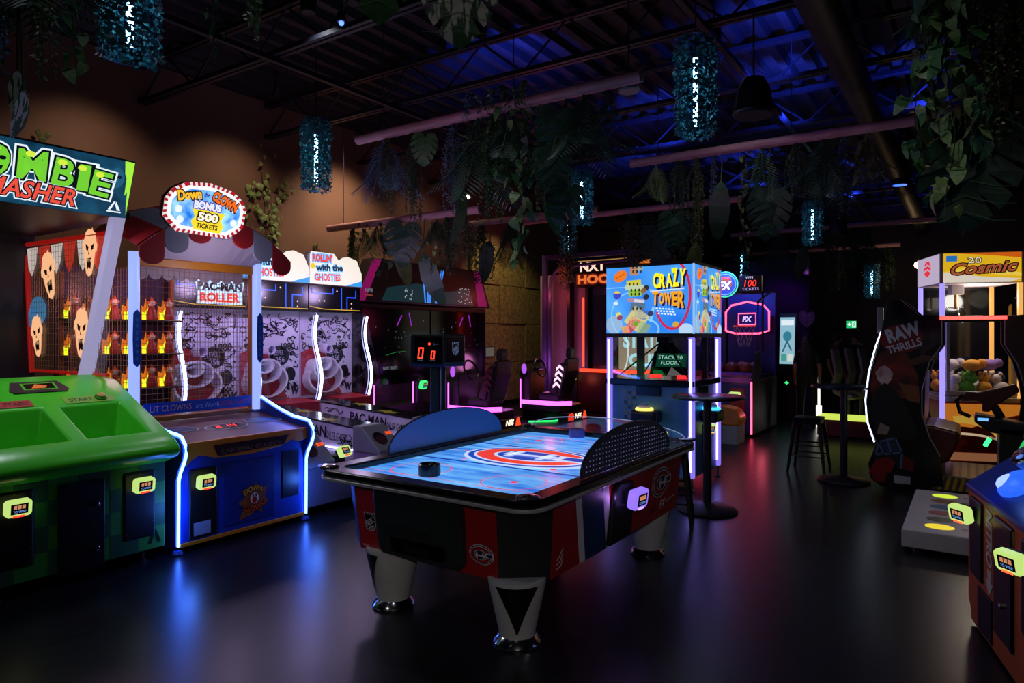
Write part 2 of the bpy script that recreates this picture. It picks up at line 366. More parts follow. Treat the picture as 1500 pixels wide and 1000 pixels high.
r = thing('blue_indicator_lamp', 'tiny blue lamp fixed under the roof steelwork', 'lamp', tuple(p), 0)
B().lathe([(0.04, 0), (0.04, 0.08), (0.02, 0.1)], 10).build('housing', BLK, r); B().ball((0, 0, -0.01), 0.025, 6).build('bulb', E('4060ff', 5), r); B().tube([(0, 0, 0.1), (0, 0, 0.86)], 0.01, 6).build('rod', BLK, r)
# added cans that give the overhead fill spots a body
for (x, y) in DOWN:
    r = thing('fill_light_can', 'added black can for a ceiling fill light on a short rod', 'downlight', (x, y, 4.92), 0, 'added black fill light cans')
    B().lathe([(0.07, 0.0), (0.08, 0.02), (0.08, 0.16), (0.03, 0.18)], 16).build('can', BLK, r, 0, True); B().tube([(0, 0, 0.18), (0, 0, 0.42)], 0.01, 6).build('rod', BLK, r)

# exit sign on the far wall
p = on_y(1245, 475, YB - 0.1)
r = thing('exit_sign', 'green and white illuminated emergency exit sign on far wall', 'sign', (p.x, YB - 0.06, p.z - 0.1))
B().box(-0.28, 0.16, 0, 0.06, -0.02, 0.22).build('housing', M('203028', 0.5), r, 0.006)
a = Art(); a.rect(-0.1, 0.16, 0, 0.2, E('20c070', 1.0)); a.rect(0.05, 0.15, 0.015, 0.185, E('d8ffe8', 1.0), 2)
a.poly([(-0.07, 0.1), (-0.01, 0.16), (-0.01, 0.12), (0.03, 0.12), (0.03, 0.08), (-0.01, 0.08), (-0.01, 0.04)], E('e8fff0', 1.2), 2)
a.stroke([(0.08, 0.03), (0.1, 0.09), (0.13, 0.06)], 0.018, E('20c070', 1), 3); a.stroke([(0.1, 0.09), (0.11, 0.13), (0.07, 0.12)], 0.018, E('20c070', 1), 3); a.ell(0.115, 0.158, 0.014, 0.014, E('20c070', 1), 3)
a.build('pictogram', r, (0, -0.003, 0))
lamp('SPOT', (-3.9, 17.6, 3.4), (0.5, 0.05, 1.0), 12, (-4.2, 18.6, 1.6), 0.1, 100, 0.9)

# ================================================================== air hockey table
T0 = Vector((-2.6, 4.06, 0))
T = thing('air_hockey_table', 'red and black air hockey table with glowing blue rink and white legs', 'air hockey table', T0)
RED = M('a01a20', 0.4, 0, 0, 0.1, 5); TBLK = M('0a0a0c', 0.35, 0, 0, 0.2, 30); WHT = M('c9c6cc', 0.5); TBLU = M('12305e', 0.45)
def ring8(hw, hl, cx, cy, z): return [Vector(p + (z,)) for p in ((-hw + cx, -hl), (hw - cx, -hl), (hw, -hl + cy), (hw, hl - cy), (hw - cx, hl), (-hw + cx, hl), (-hw, hl - cy), (-hw, -hl + cy))]
tp = ring8(0.775, 1.15, 0.24, 0.19, 0.778); bt = ring8(0.735, 1.10, 0.22, 0.17, 0.34)
B().prism([(p.x * 0.985, p.y * 0.985) for p in bt], 'z', 0.345, 0.75).build('core', TBLK, T)
FAC = []
for i in range(8):
    a0, a1, c1, c0 = bt[i], bt[(i + 1) % 8], tp[(i + 1) % 8], tp[i]
    r_ = (a1 - a0).normalized(); n_ = r_.cross((c0 - a0)).normalized()
    pts = [a0, a1, c1, c0]; q = B(); k = len(q.v); q.v += [tuple(p) for p in pts] + [tuple(p - n_ * 0.02) for p in pts]
    q.f += [(0, 1, 2, 3), (7, 6, 5, 4), (0, 4, 5, 1), (1, 5, 6, 2), (2, 6, 7, 3), (3, 7, 4, 0)]
    q.build('side_panel' if i in (0, 2, 4, 6) else 'corner_panel', RED if i in (0, 2, 4, 6) else TBLK, T, 0.004)
    mid = (a0 + a1) / 2; up = ((c0 + c1) / 2 - mid); FAC.append((mid, r_, up, n_, (a1 - a0).length, up.length))
def ch_emblem(a, cx, cy, w_, red, blue, white, l=1):
    """stretched letter C with a small H inside its bowl, ringed in white and dark blue"""
    h_ = w_ * 0.66
    def cring(rx, ry, wd, m, ll, op): a.arc(cx, cy, rx, ry, wd, m, ll, op, 360 - op, 40)
    cring(w_ * 0.53, h_ * 0.55, w_ * 0.53, white, l, 0); cring(w_ * 0.50, h_ * 0.51, w_ * 0.50, blue, l + 1, 0)
    cring(w_ * 0.455, h_ * 0.455, w_ * 0.17, white, l + 2, 0); cring(w_ * 0.43, h_ * 0.425, w_ * 0.13, red, l + 3, 0)
    a.ell(cx, cy, w_ * 0.29, h_ * 0.27, white, l + 4); a.ell(cx, cy, w_ * 0.265, h_ * 0.24, blue, l + 5)
    # mouth of the C on the right
    a.poly([(cx + w_ * 0.2, cy + h_ * 0.17), (cx + w_ * 0.56, cy + h_ * 0.2), (cx + w_ * 0.56, cy - h_ * 0.1), (cx + w_ * 0.2, cy - h_ * 0.07)], white, l + 6)
    a.poly([(cx + w_ * 0.27, cy + h_ * 0.13), (cx + w_ * 0.5, cy + h_ * 0.14), (cx + w_ * 0.5, cy - h_ * 0.05), (cx + w_ * 0.27, cy - h_ * 0.03)], blue, l + 7)
    # H
    hw, hh = w_ * 0.13, h_ * 0.17; t_ = w_ * 0.055
    a.rect(cx - hw - t_ / 2, cx - hw + t_ / 2 + 0.0, cy - hh, cy + hh, white, l + 8); a.rect(cx + hw - t_ / 2, cx + hw + t_ / 2, cy - hh, cy + hh, white, l + 8)
    a.rect(cx - hw, cx + hw, cy - t_ * 0.5, cy + t_ * 0.5, white, l + 8)
    a.rect(cx - w_ * 0.2, cx - hw, cy - hh * 0.5, cy + hh * 0.5, white, l + 8); a.rect(cx + hw, cx + w_ * 0.2, cy - hh * 0.5, cy + hh * 0.5, white, l + 8)
    return a
def shield(a, cx, cy, s, dark, lite, l=1):
    P = [(-0.5, 0.42), (-0.36, 0.5), (-0.26, 0.36), (-0.13, 0.5), (0, 0.38), (0.13, 0.5), (0.26, 0.36), (0.36, 0.5), (0.5, 0.42), (0.44, 0.2), (0.46, -0.2), (0.3, -0.4), (0, -0.52), (-0.3, -0.4), (-0.46, -0.2), (-0.44, 0.2)]
    a.poly([(cx + p[0] * s, cy + p[1] * s * 1.2) for p in P], lite, l); a.poly([(cx + p[0] * s * 0.9, cy + p[1] * s * 1.08) for p in P], dark, l + 1)
    a.poly([(cx - 0.4 * s, cy - 0.38 * s), (cx - 0.4 * s, cy - 0.05 * s), (cx + 0.4 * s, cy + 0.38 * s), (cx + 0.4 * s, cy + 0.05 * s)], dark, l + 2)
    a.stroke([(cx - 0.4 * s, cy - 0.05 * s), (cx + 0.4 * s, cy + 0.36 * s)], 0.035 * s, lite, l + 3); a.stroke([(cx - 0.4 * s, cy - 0.36 * s), (cx + 0.4 * s, cy + 0.05 * s)], 0.035 * s, lite, l + 3)
    a.txt('NHL', cx, cy, 0.72 * s, 0.26 * s, lite, l + 4, rot=0.48, off=0.01)
    for k in range(3): a.stroke([(cx + (-0.1 + 0.12 * k) * s, cy - 0.44 * s), (cx + (0.08 + 0.12 * k) * s, cy - 0.22 * s)], 0.05 * s, lite, l + 3)
    return a
PW = M('d4d2d8', 0.5); PB = M('16264e', 0.5)
mid, r_, up, n_, L, H = FAC[0]; o = mid + n_ * 0.001
a = Art(); shield(a, -L * 0.40, H * 0.42, 0.1, M('0c0c10', 0.5), PW); a.build('shield_decal', T, o, r_, up); a = Art(); ch_emblem(a, L * 0.405, H * 0.30, 0.155, RED, PB, PW, 1); a.build('team_emblem', T, o, r_, up)
a = Art(); a.txt('® NHL', -L * 0.45, H * 0.07, 0.05, 0.014, PW, 2); a.build('small_print', T, o, r_, up)
# black goal box on the front
g = B(); PP = [(-0.32, 0.375), (0.32, 0.375), (0.325, 0.30), (0.315, 0.03), (0.29, -0.01), (-0.29, -0.01), (-0.315, 0.03), (-0.325, 0.30)]
up_n = up.normalized(); g.prism(PP, 'z', 0, 0.055)
mm = Matrix(((r_.x, up_n.x, n_.x, mid.x), (r_.y, up_n.y, n_.y, mid.y), (r_.z, up_n.z, n_.z, mid.z + 0.04), (0, 0, 0, 1)))
gb = g.xf(mm).build('goal_box', M('23282a', 0.4, 0, 0, 0.2, 40), T, 0.012)
a = Art(); a.poly([(-0.2, 0.11), (0.2, 0.11), (0.21, 0.08), (0.19, 0.02), (-0.19, 0.02), (-0.21, 0.08)], M('020203', 0.3), 1)
for k in range(5): a.stroke([(-0.24, 0.13 + k * 0.012), (0.1, 0.13 + k * 0.012)], 0.003, M('18181c', 0.3), 1)
a.rect(-0.1, 0.1, 0.035, 0.075, M('141418', 0.3), 2); a.build('puck_return_slot', gb, mid + Vector((0, 0, 0.04)) + n_ * 0.0565, r_, up)
# long side: slanted stripes, card reader, emblem
mid, r_, up, n_, L, H = FAC[2]; o = mid + n_ * 0.001
xs = -L * 0.5
def stripe(x0, x1, m): Art().poly([(x0 + 0.1, 0.0), (x1 + 0.1, 0.0), (x1 - 0.02, H), (x0 - 0.02, H)], m, 1).build('side_stripe', T, o, r_, up)
stripe(xs + 0.22, xs + 0.29, PW); stripe(xs + 0.29, xs + 0.56, TBLU); stripe(xs + 0.56, xs + 0.635, PW)
a = Art(); ch_emblem(a, L * 0.30, H * 0.60, 0.30, RED, PB, PW, 1); a.build('team_emblem', T, o, r_, up); a = Art()
a.txt('AIR', L * 0.235, H * 0.2, 0.10, 0.05, M('181014', 0.4), 2, shear=0.2); a.txt('FX', L * 0.335, H * 0.22, 0.11, 0.065, PW, 2, shear=0.25, off=0.01); a.stroke([(L * 0.37, H * 0.22), (L * 0.46, H * 0.27)], 0.006, PW, 2)
a.build('model_lettering', T, o, r_, up); a = Art()
for k in range(3): a.stroke([(xs + 0.05, H * 0.1 + k * 0.025), (xs + 0.1 - k * 0.012, H * 0.12 + k * 0.03), (xs + 0.11, H * 0.2 + k * 0.03)], 0.008, PW, 1)
a.build('skate_logo', T, o, r_, up)
rp_ = mid + r_ * (-0.13) + n_ * 0.0
rz90 = PI / 2
bx = B(); bx.prism([(-0.15, 0.02), (0.17, 0.02), (0.14, 0.38), (-0.08, 0.40), (-0.13, 0.36)], 'z', 0, 0.035)
mm = Matrix(((r_.x, up.normalized().x, n_.x, rp_.x), (r_.y, up.normalized().y, n_.y, rp_.y), (r_.z, up.normalized().z, n_.z, rp_.z), (0, 0, 0, 1)))
bx.xf(mm).build('reader_plate', BLK, T, 0.01)
reader(T, tuple(rp_ + n_ * 0.085 + Vector((0, 0.06, 0.30))), RINGV, rz90 - 0.1, 0.15, ('CARD', 'TAP HERE'), 'b48cff', 1.35)
lamp('POINT', tuple(T0 + rp_ + n_ * 0.07 + Vector((0, -0.13, 0.32))), (0.55, 0.25, 1.0), 0.25, None, 0.02)
# rail
def rrect(hw, hl, r, n=6):
    out = []
    for (cx, cy, a0) in ((hw - r, -hl + r, -90), (hw - r, hl - r, 0), (-hw + r, hl - r, 90), (-hw + r, -hl + r, 180)):
        for i in range(n + 1): t = math.radians(a0 + 90 * i / n); out.append((cx + r * math.cos(t), cy + r * math.sin(t)))
    return out
def ring_solid(outer, inner, z0, z1):
    q = B(); n = len(outer); q.v = [(*p, z0) for p in outer] + [(*p, z0) for p in inner] + [(*p, z1) for p in outer] + [(*p, z1) for p in inner]
    for i in range(n):
        j = (i + 1) % n; q.f += [(i, j, 2 * n + j, 2 * n + i), (n + i, 3 * n + i, 3 * n + j, n + j), (2 * n + i, 2 * n + j, 3 * n + j, 3 * n + i), (i, n + i, n + j, j)]
    return q
ring_solid(rrect(0.81, 1.23, 0.14), rrect(0.685, 1.105, 0.07), 0.776, 0.822).build('rail', M('08080b', 0.22), T, 0.012, True)
ring_solid(rrect(0.815, 1.235, 0.145), rrect(0.78, 1.2, 0.12), 0.756, 0.776).build('trim_band', M('b0aeb8', 0.35, 0.4), T, 0.004, True)
for (x, y) in ((0.74, -1.16), (-0.74, -1.16), (0.74, 1.16), (-0.74, 1.16)):
    B().lathe([(0.062, 0.822), (0.066, 0.832), (0.05, 0.838), (0.01, 0.84)], 16, (x, y, 0)).build('corner_cap', CHROME, T, 0, True)
ice = two_tone('rink_ice', '1668d0', '74bcf4', 6.0, (0.45, 2.2, 1), 1.0, 0.18, 0.3, 0.72, 6)
B().box(-0.69, 0.69, -1.11, 1.11, 0.74, 0.779).build('playfield', ice, T)
eR, eB, eW, eD = E('f0402a', 0.95), E('1c46b8', 0.9), E('c8d8ff', 0.95), E('1238a0', 0.7)
a = Art()
for y in (-0.36, 0.36): a.rect(-0.685, 0.685, y - 0.014, y + 0.014, eD, 1)
for y in (-0.9, 0.9): a.rect(-0.685, 0.685, y - 0.004, y + 0.004, E('e05060', 0.7), 1)
for k in range(14): a.rect(-0.68 + k * 0.1, -0.62 + k * 0.1, -0.006, 0.006, E('e02838', 0.8), 1)
for (x, y) in ((-0.36, -0.72), (0.36, -0.72), (-0.36, 0.72), (0.36, 0.72)):
    a.arc(x, y, 0.2, 0.2, 0.007, E('f04048', 0.9), 2, 0, 360, 36); a.ell(x, y, 0.026, 0.026, E('f04048', 0.9), 2)
for (x, y) in ((-0.36, -0.27), (0.36, -0.27), (-0.36, 0.27), (0.36, 0.27)): a.ell(x, y, 0.022, 0.022, E('f04048', 0.9), 2)
a.txt('NHL', -0.36, -0.5, 0.09, 0.035, E('101840', 0.5), 2)
ch_emblem(a, 0.0, 0.02, 0.98, eR, eB, eW, 2)
a.build('rink_markings', T, (0, 0, 0.7795), (1, 0, 0), (0, 1, 0))
# side guards
def guard(x, mat, dots):
    pts = [(0.68 * math.cos(PI * i / 24), 0.25 * math.sin(PI * i / 24) ** 0.85 if 0 < i < 24 else 0.0) for i in range(25)]
    q = B().prism([(p[0], p[1]) for p in pts], 'x', -0.006, 0.006).build('side_guard', mat, T, 0.002); q.location = (x, 0.06, 0.826)
    B().tube([(0, p[0], p[1]) for p in pts], 0.007, 6).build('edge_trim', BLK, q)
    if dots:
        aa = Art()
        for i in range(30):
            for j in range(9):
                yy = -0.62 + i * 0.042; zz = 0.02 + j * 0.028 - yy * 0.02
                if zz < 0.24 * max(0, 1 - (yy / 0.68) ** 2) ** 0.45 - 0.02: aa.ell(yy, zz, 0.0045, 0.0045, E('8c90c8', 0.5), 1, 6)  # dot emission stands in for rink light coming through the holes
        stuff(aa.build('perforation_dots', q, (0.007, 0, 0), (0, 1, 0), (0, 0, 1)))
guard(0.75, M('34345c', 0.35), True); guard(-0.75, M('3f78c4', 0.3), False)  # left guard's blue has the rink's glow put into its colour
# clear guard at the far end
pts = [(0.72 * math.cos(PI * i / 20), 0.12 * math.sin(PI * i / 20)) for i in range(21)]
q = B().prism(pts, 'y', -0.004, 0.004).build('end_guard', GLASS, T); q.location = (0, 1.17, 0.826)
B().tube([(p[0], 0, p[1]) for p in pts], 0.004, 6).build('edge_trim', E('9fb4e8', 0.45), q)  # edge glow painted in for light caught by the clear sheet
# legs
LEG = [(0.57, -1.0), (-0.34, -1.0), (0.57, 0.78), (-0.34, 0.78)]
lm = None
for (x, y) in LEG:
    if lm is None:
        x = 0.57
        q = B().lathe([(0.098, 0.045), (0.115, 0.12), (0.145, 0.25), (0.165, 0.345), (0.165, 0.36)], 28, (0, 0, 0), 0.95, 1.0); lg = q.build('leg', M('b9b7ba', 0.5, 0, 0, 0.06), T, 0, True); lg.location = (x, y, 0); lm = lg
        B().lathe([(0.125, 0.0), (0.13, 0.012), (0.12, 0.03), (0.1, 0.05)], 28).build('foot_ring', CHROME, lg, 0, True)
        f = B(); vv = []
        for i in range(9):
            z = 0.34 - i * 0.032; rr = 0.1 + (z - 0.05) * 0.222 + 0.004; half = 0.75 * (1 - i / 8.5)
            vv.append([(rr * 0.95 * math.cos(PI * 1.69 + s_ * half), rr * math.sin(PI * 1.69 + s_ * half), z) for s_ in (-1, -0.5, 0, 0.5, 1)])
        for i in range(8):
            for k in range(4): f.quad(vv[i][k], vv[i][k + 1], vv[i + 1][k + 1], vv[i + 1][k])
        f.build('black_chevron', TBLK, lg)
    else:
        c = copy_tree(lm, T); c.location = (x, y, 0)
        c.rotation_euler = (0, 0, {(1, 0): 0.0, (0, 0): -PI * 0.38, (1, 1): PI * 0.62, (0, 1): PI}[(1 if x > 0 else 0, 1 if y > 0 else 0)])
# scoreboard on its post
PT = B().box(-0.93, -0.83, 0.02, 0.10, 0, 1.40).build('score_post', M('15161c', 0.35, 0.3), T, 0.01)
B().tube([(-0.828, 0.03, 0.1), (-0.828, 0.03, 1.4)], 0.006, 6).tube([(-0.828, 0.09, 0.1), (-0.828, 0.09, 1.4)], 0.006, 6).build('edge_bead', M('8088b0', 0.3, 0.6), PT)
P1, P2, P3, P4 = [(p[0] - T0.x, p[1] - T0.y) for p in ((-3.60, 3.92), (-3.30, 3.98), (-3.30, 4.24), (-3.60, 4.30))]
sb = B().prism([P1, P2, P3, P4], 'z', 1.42, 1.655).build('scoreboard', M('10131c', 0.35), T, 0.015)
B().prism([(p[0] * 1.005 + 0.004, p[1]) for p in (P1, P2, P3, P4)], 'z', 1.405, 1.425).build('lower_trim', M('2a3a70', 0.3, 0.3), sb, 0.006)
dx = Vector((P2[0] - P1[0], P2[1] - P1[1], 0)); LR = E('ff3828', 2.2)
def seg7(a, cx, cy, w_, h_, t_, digit, m, l=2):
    S = {'0': 'abcdef', '1': 'bc', '2': 'abged', '4': 'fgbc', '5': 'afgcd', '8': 'abcdefg'}[digit]
    x0, x1, y0, y1 = cx - w_ / 2, cx + w_ / 2, cy - h_ / 2, cy + h_ / 2
    sk = 0.12 * h_
    def P(x, y): return (x + sk * (y - cy) / h_ * 1.0, y)
    seg = {'a': ((x0, y1), (x1, y1)), 'd': ((x0, y0), (x1, y0)), 'g': ((x0, cy), (x1, cy)), 'b': ((x1, cy), (x1, y1)), 'c': ((x1, y0), (x1, cy)), 'e': ((x0, y0), (x0, cy)), 'f': ((x0, cy), (x0, y1))}
    for k in S: a.stroke([P(*seg[k][0]), P(*seg[k][1])], t_, m, l)
a = Art(); a.rect(0.05, 0.295, 0.02, 0.215, M('05060a', 0.2), 1); seg7(a, 0.105, 0.09, 0.035, 0.075, 0.011, '0', LR); seg7(a, 0.21, 0.075, 0.025, 0.055, 0.009, '0', LR); a.ell(0.18, 0.16, 0.011, 0.011, LR, 2); a.txt('Game', 0.235, 0.16, 0.05, 0.018, M('8090b0', 0.4), 2); a.txt('HOME', 0.1, 0.035, 0.045, 0.009, PW, 2); a.txt('VISITOR', 0.205, 0.033, 0.05, 0.009, PW, 2)
a.build('score_display', sb, (P1[0], P1[1] - 0.002, 1.42), dx, (0, 0, 1))
a = Art(); a.rect(0.03, 0.23, 0.02, 0.215, M('05060a', 0.2), 1); shield(a, 0.13, 0.125, 0.085, M('101018', 0.4), E('7a8ac0', 0.5), 2); a.build('shield_decal', sb, (P2[0] + 0.001, P2[1], 1.42), (0, 1, 0), (0, 0, 1))
# mallets lying on the rink
def mallet(u, v, m, label):
    p = on_z(u, v, 0.7805); r = thing('air_hockey_mallet', label, 'mallet', (p.x, p.y, 0.7815))
    B().lathe([(0.055, 0), (0.066, 0.004), (0.07, 0.02), (0.068, 0.07), (0.06, 0.078), (0.054, 0.07), (0.05, 0.03), (0.02, 0.025)], 24).build('base', m, r, 0, True)
    B().lathe([(0.022, 0.025), (0.02, 0.04), (0.024, 0.055), (0.018, 0.062), (0.003, 0.064)], 18).build('knob', m, r, 0, True)
mallet(629, 697, M('0a0f22', 0.25), 'black air hockey mallet on the glowing blue rink'); mallet(845, 641, M('6a5ab0', 0.3), 'violet mallet on rink at its far end near clear guard')

# ================================================================== zombie whacking cabinet (faces into the room)
Z = thing('zombie_game_cabinet', 'green ball throwing arcade cabinet with zombie marquee and red framed mesh side', 'arcade machine', (-4.95, 2.17, 0), PI / 2)
GRN = M('46cc2a', 0.28, 0, 0, 0.04); GD = M('368f38', 0.5); GD2 = M('225c38', 0.5); 
prof = [(0.95, 1.33), (0.72, 1.29), (0.42, 1.145), (0.0, 0.955), (-0.09, 0.915), (-0.17, 0.86), (-0.20, 0.815), (-0.16, 0.77), (-0.03, 0.72)]
xs = [-0.595, -0.46, -0.06, 0.05, 0.46, 0.595]
q = B()
for i in range(len(prof) - 1):
    (y0, z0), (y1, z1) = prof[i], prof[i + 1]
    for k in range(5):
        if i == 2 and k in (1, 3):
            xa, xb = xs[k], xs[k + 1]; dz = 0.33
            T4 = [(xa, y0, z0), (xb, y0, z0), (xb, y1, z1), (xa, y1, z1)]; ins = 0.035
            L4 = [(xa + ins, y0 - 0.02, z0 - dz), (xb - ins, y0 - 0.02, z0 - dz), (xb - ins, y1 + 0.05, z1 - dz + 0.12), (xa + ins, y1 + 0.05, z1 - dz + 0.12)]
            for j in range(4): q.quad(T4[j], T4[(j + 1) % 4], L4[(j + 1) % 4], L4[j])
            q.quad(*L4); continue
        q.quad((xs[k], y0, z0), (xs[k + 1], y0, z0), (xs[k + 1], y1, z1), (xs[k], y1, z1))
for x in (-0.595, 0.595):
    q.quad(*[(x, p[0], p[1]) for p in prof] + [(x, 0.95, 0.72)])
q.quad((-0.595, 0.95, 0.72), (0.595, 0.95, 0.72), (0.595, 0.95, 1.33), (-0.595, 0.95, 1.33)); q.quad((-0.595, -0.03, 0.72), (0.595, -0.03, 0.72), (0.595, 0.95, 0.72), (-0.595, 0.95, 0.72))
me_q = q
bm = bmesh.new(); vs_ = [bm.verts.new(p) for p in q.v]
for f in q.f: bm.faces.new([vs_[i] for i in f])
bmesh.ops.remove_doubles(bm, verts=bm.verts, dist=1e-4); bmesh.ops.recalc_face_normals(bm, faces=bm.faces)
me = bpy.data.meshes.new('console'); bm.to_mesh(me); bm.free(); me.materials.append(GRN)
con = link('console', me, Z, 0.022, 4); me.polygons.foreach_set('use_smooth', [True] * len(me.polygons))
for xc in (-0.26, 0.255):
    B().box(xc - 0.07, xc + 0.05, 0.02, 0.05, 0.752, 0.757).build('ball_slot', M('050806', 0.4), con)
sl = Vector((0, -0.42, -0.19)).normalized(); upv = -sl
a = Art(); a.poly([(-0.18, -0.07), (0.16, -0.07), (0.18, -0.03), (0.14, 0.085), (-0.16, 0.085), (-0.2, -0.03)], M('3a2a30', 0.4), 1); a.rect(-0.11, 0.11, -0.035, 0.06, M('57d030', 0.3), 2); a.rect(-0.095, 0.095, -0.025, 0.05, M('0a0806', 0.2), 3); a.poly([(-0.06, -0.02), (0.03, -0.02), (0.05, 0.01), (-0.02, 0.04)], E('d06a30', 0.8), 4)
a.build('score_window', Z, (0.02, 0.66, 1.268), (1, 0, 0), Vector((0, 0.3, 0.145)))
for s_, tcol in ((-1, 'b84040'), (1, '88b838')):
    xc = 0.27 * s_
    a = Art(); a.poly([(-0.17, -0.045), (0.15, -0.045), (0.19, 0), (0.15, 0.045), (-0.17, 0.045)] if s_ > 0 else [(0.17, -0.045), (-0.15, -0.045), (-0.19, 0), (-0.15, 0.045), (0.17, 0.045)], M(tcol, 0.4), 1)
    a.txt('START', -0.055 if s_ > 0 else 0.075, 0, 0.16, 0.045, M('1c5a14', 0.4) if s_ > 0 else M('6a1c1c', 0.4), 2, off=0.015)
    a.build('start_label', Z, (xc, 0.475, 1.1735), (1, 0, 0), Vector((0, 0.3, 0.145)))
    bt_ = B().lathe([(0.042, 0), (0.042, 0.012), (0.034, 0.02)], 20).build('button_collar', M('2a8a1a', 0.3), Z, 0, True); bt_.location = (xc + (0.085 if s_ > 0 else -0.085), 0.485, 1.176); bt_.rotation_euler = (0.44, 0, 0)
    B().lathe([(0.03, 0.016), (0.03, 0.03), (0.02, 0.036)], 20).build('start_button', M('c8a040', 0.3) if s_ > 0 else E('d83020', 0.8), bt_, 0, True)
body = B().box(-0.58, 0.58, 0.0, 1.0, 0.09, 0.74).build('base_cabinet', GD, Z, 0.008)
for i in range(6):
    for j in range(4):
        if (i + j) % 2 == 0: Art().rect(-0.575 + i * 0.192, -0.575 + (i + 1) * 0.192, 0.095 + j * 0.16, 0.095 + (j + 1) * 0.16, GD2, 1).build('camouflage_square', body, (0, -0.001, 0))
dr = B().box(-0.135, 0.155, -0.012, 0.02, 0.06, 0.665).build('coin_door', BLK, Z, 0.006)
for z in (0.2, 0.5): B().lathe([(0.016, 0), (0.016, 0.012), (0.01, 0.016)], 12).xf(Matrix.Translation((0.1, -0.013, z)) @ Matrix.Rotation(PI / 2, 4, 'X')).build('lock', CHROME, dr, 0, True)
for x, ln in ((-0.385, ('5.00', 'TO PLAY')), (0.39, ('TAP', 'TO PLAY'))):
    pl = B().box(x - 0.115, x + 0.115, -0.012, 0.02, 0.19, 0.675).build('reader_plate', BLK, Z, 0.02)
    for (dx_, dz_) in ((-0.09, 0.24), (0.09, 0.3), (0, 0.655)): B().lathe([(0.006, 0), (0.004, 0.004)], 8).xf(Matrix.Translation((x + dx_, -0.013, dz_)) @ Matrix.Rotation(PI / 2, 4, 'X')).build('screw', STEEL, pl)
    reader(Z, (x + 0.005, -0.02, 0.585), RINGY, 0, 0.12, ln, 'ff3a28', 1.15)
a = Art(); a.poly([(-0.05, -0.05), (-0.01, 0.05), (0.01, 0.05), (-0.02, -0.05)], M('0c2a10', 0.4), 1); a.poly([(0.05, -0.05), (0.01, 0.05), (-0.002, 0.03), (0.02, -0.05)], M('0c2a10', 0.4), 1); a.build('maker_emblem', Z, (0.5, -0.002, 0.185))
for x in (-0.45, 0.45): 
    for y in (0.06, 0.9): B().lathe([(0.03, 0), (0.03, 0.012), (0.01, 0.02), (0.01, 0.09)], 12, (x, y, 0)).build('levelling_foot', STEEL, Z)
# cage walls, mesh, posts
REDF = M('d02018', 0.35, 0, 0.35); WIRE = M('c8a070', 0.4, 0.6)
def wire_mesh(name, parent, o, right, up, w_, h_, pitch=0.047, r=0.0016, m=WIRE):
    q = B(); r_ = Vector(right).normalized(); u_ = Vector(up).normalized(); o = Vector(o)
    k = 0.0
    while k <= w_ + 1e-6: q.tube([o + r_ * k, o + r_ * k + u_ * h_], r, 4, False); k += pitch
    k = 0.0
    while k <= h_ + 1e-6: q.tube([o + u_ * k, o + u_ * k + r_ * w_], r, 4, False); k += pitch
    return stuff(q.build(name, m, parent))
sp = thing  # alias kept short
fx = 0.52
cage = [(0.72, 1.31), (2.1, 1.31), (2.22, 2.47), (0.70, 2.45)]
pn = B().prism(cage, 'x', fx - 0.003, fx + 0.003).build('side_pane', GLASS, Z)
B().tube([(fx, 2.1, 1.31), (fx, 2.22, 2.47), (fx, 0.70, 2.45)], 0.022, 6).tube([(fx, 0.72, 1.33), (fx, 2.1, 1.33)], 0.015, 6).build('red_frame', REDF, pn)
wire_mesh('wire_mesh', pn, (fx - 0.012, 0.75, 1.33), (0, 1, 0), (0, 0, 1), 1.36, 1.1)
LN = E('f8b888', 1.0); LN2 = M('8a4a30', 0.5)
def zombie_face(a, cx, cy, s, rot):
    c, q_ = math.cos(rot), math.sin(rot)
    def P(pts): return [(cx + (x * c - y * q_) * s, cy + (x * q_ + y * c) * s) for x, y in pts]
    a.poly(P([(-0.36, 0.35), (-0.3, 0.55), (-0.1, 0.66), (0.02, 0.62), (0.1, 0.7), (0.16, 0.6), (0.3, 0.55), (0.38, 0.3), (0.46, 0.2), (0.44, 0.02), (0.36, -0.02), (0.3, -0.4), (0.22, -0.68), (0.05, -0.78), (-0.12, -0.7), (-0.28, -0.35), (-0.36, -0.02), (-0.46, 0.04), (-0.46, 0.2)]), LN, 2)
    dk = M('4a2014', 0.5)
    a.poly(P([(-0.26, 0.2), (-0.06, 0.12), (-0.08, -0.02), (-0.2, 0.02)]), dk, 3); a.poly(P([(0.08, 0.14), (0.26, 0.24), (0.24, 0.06), (0.12, 0.02)]), dk, 3)
    a.poly(P([(-0.04, 0), (0.03, -0.1), (-0.06, -0.12)]), dk, 3)
    a.poly(P([(-0.14, -0.24), (0.16, -0.2), (0.14, -0.54), (0, -0.5), (-0.06, -0.6), (-0.12, -0.4)]), dk, 3)
    for k in range(3): a.poly(P([(-0.1 + 0.09 * k, -0.25), (-0.04 + 0.09 * k, -0.24), (-0.06 + 0.09 * k, -0.36)]), E('f0c8a0', 0.7), 4)
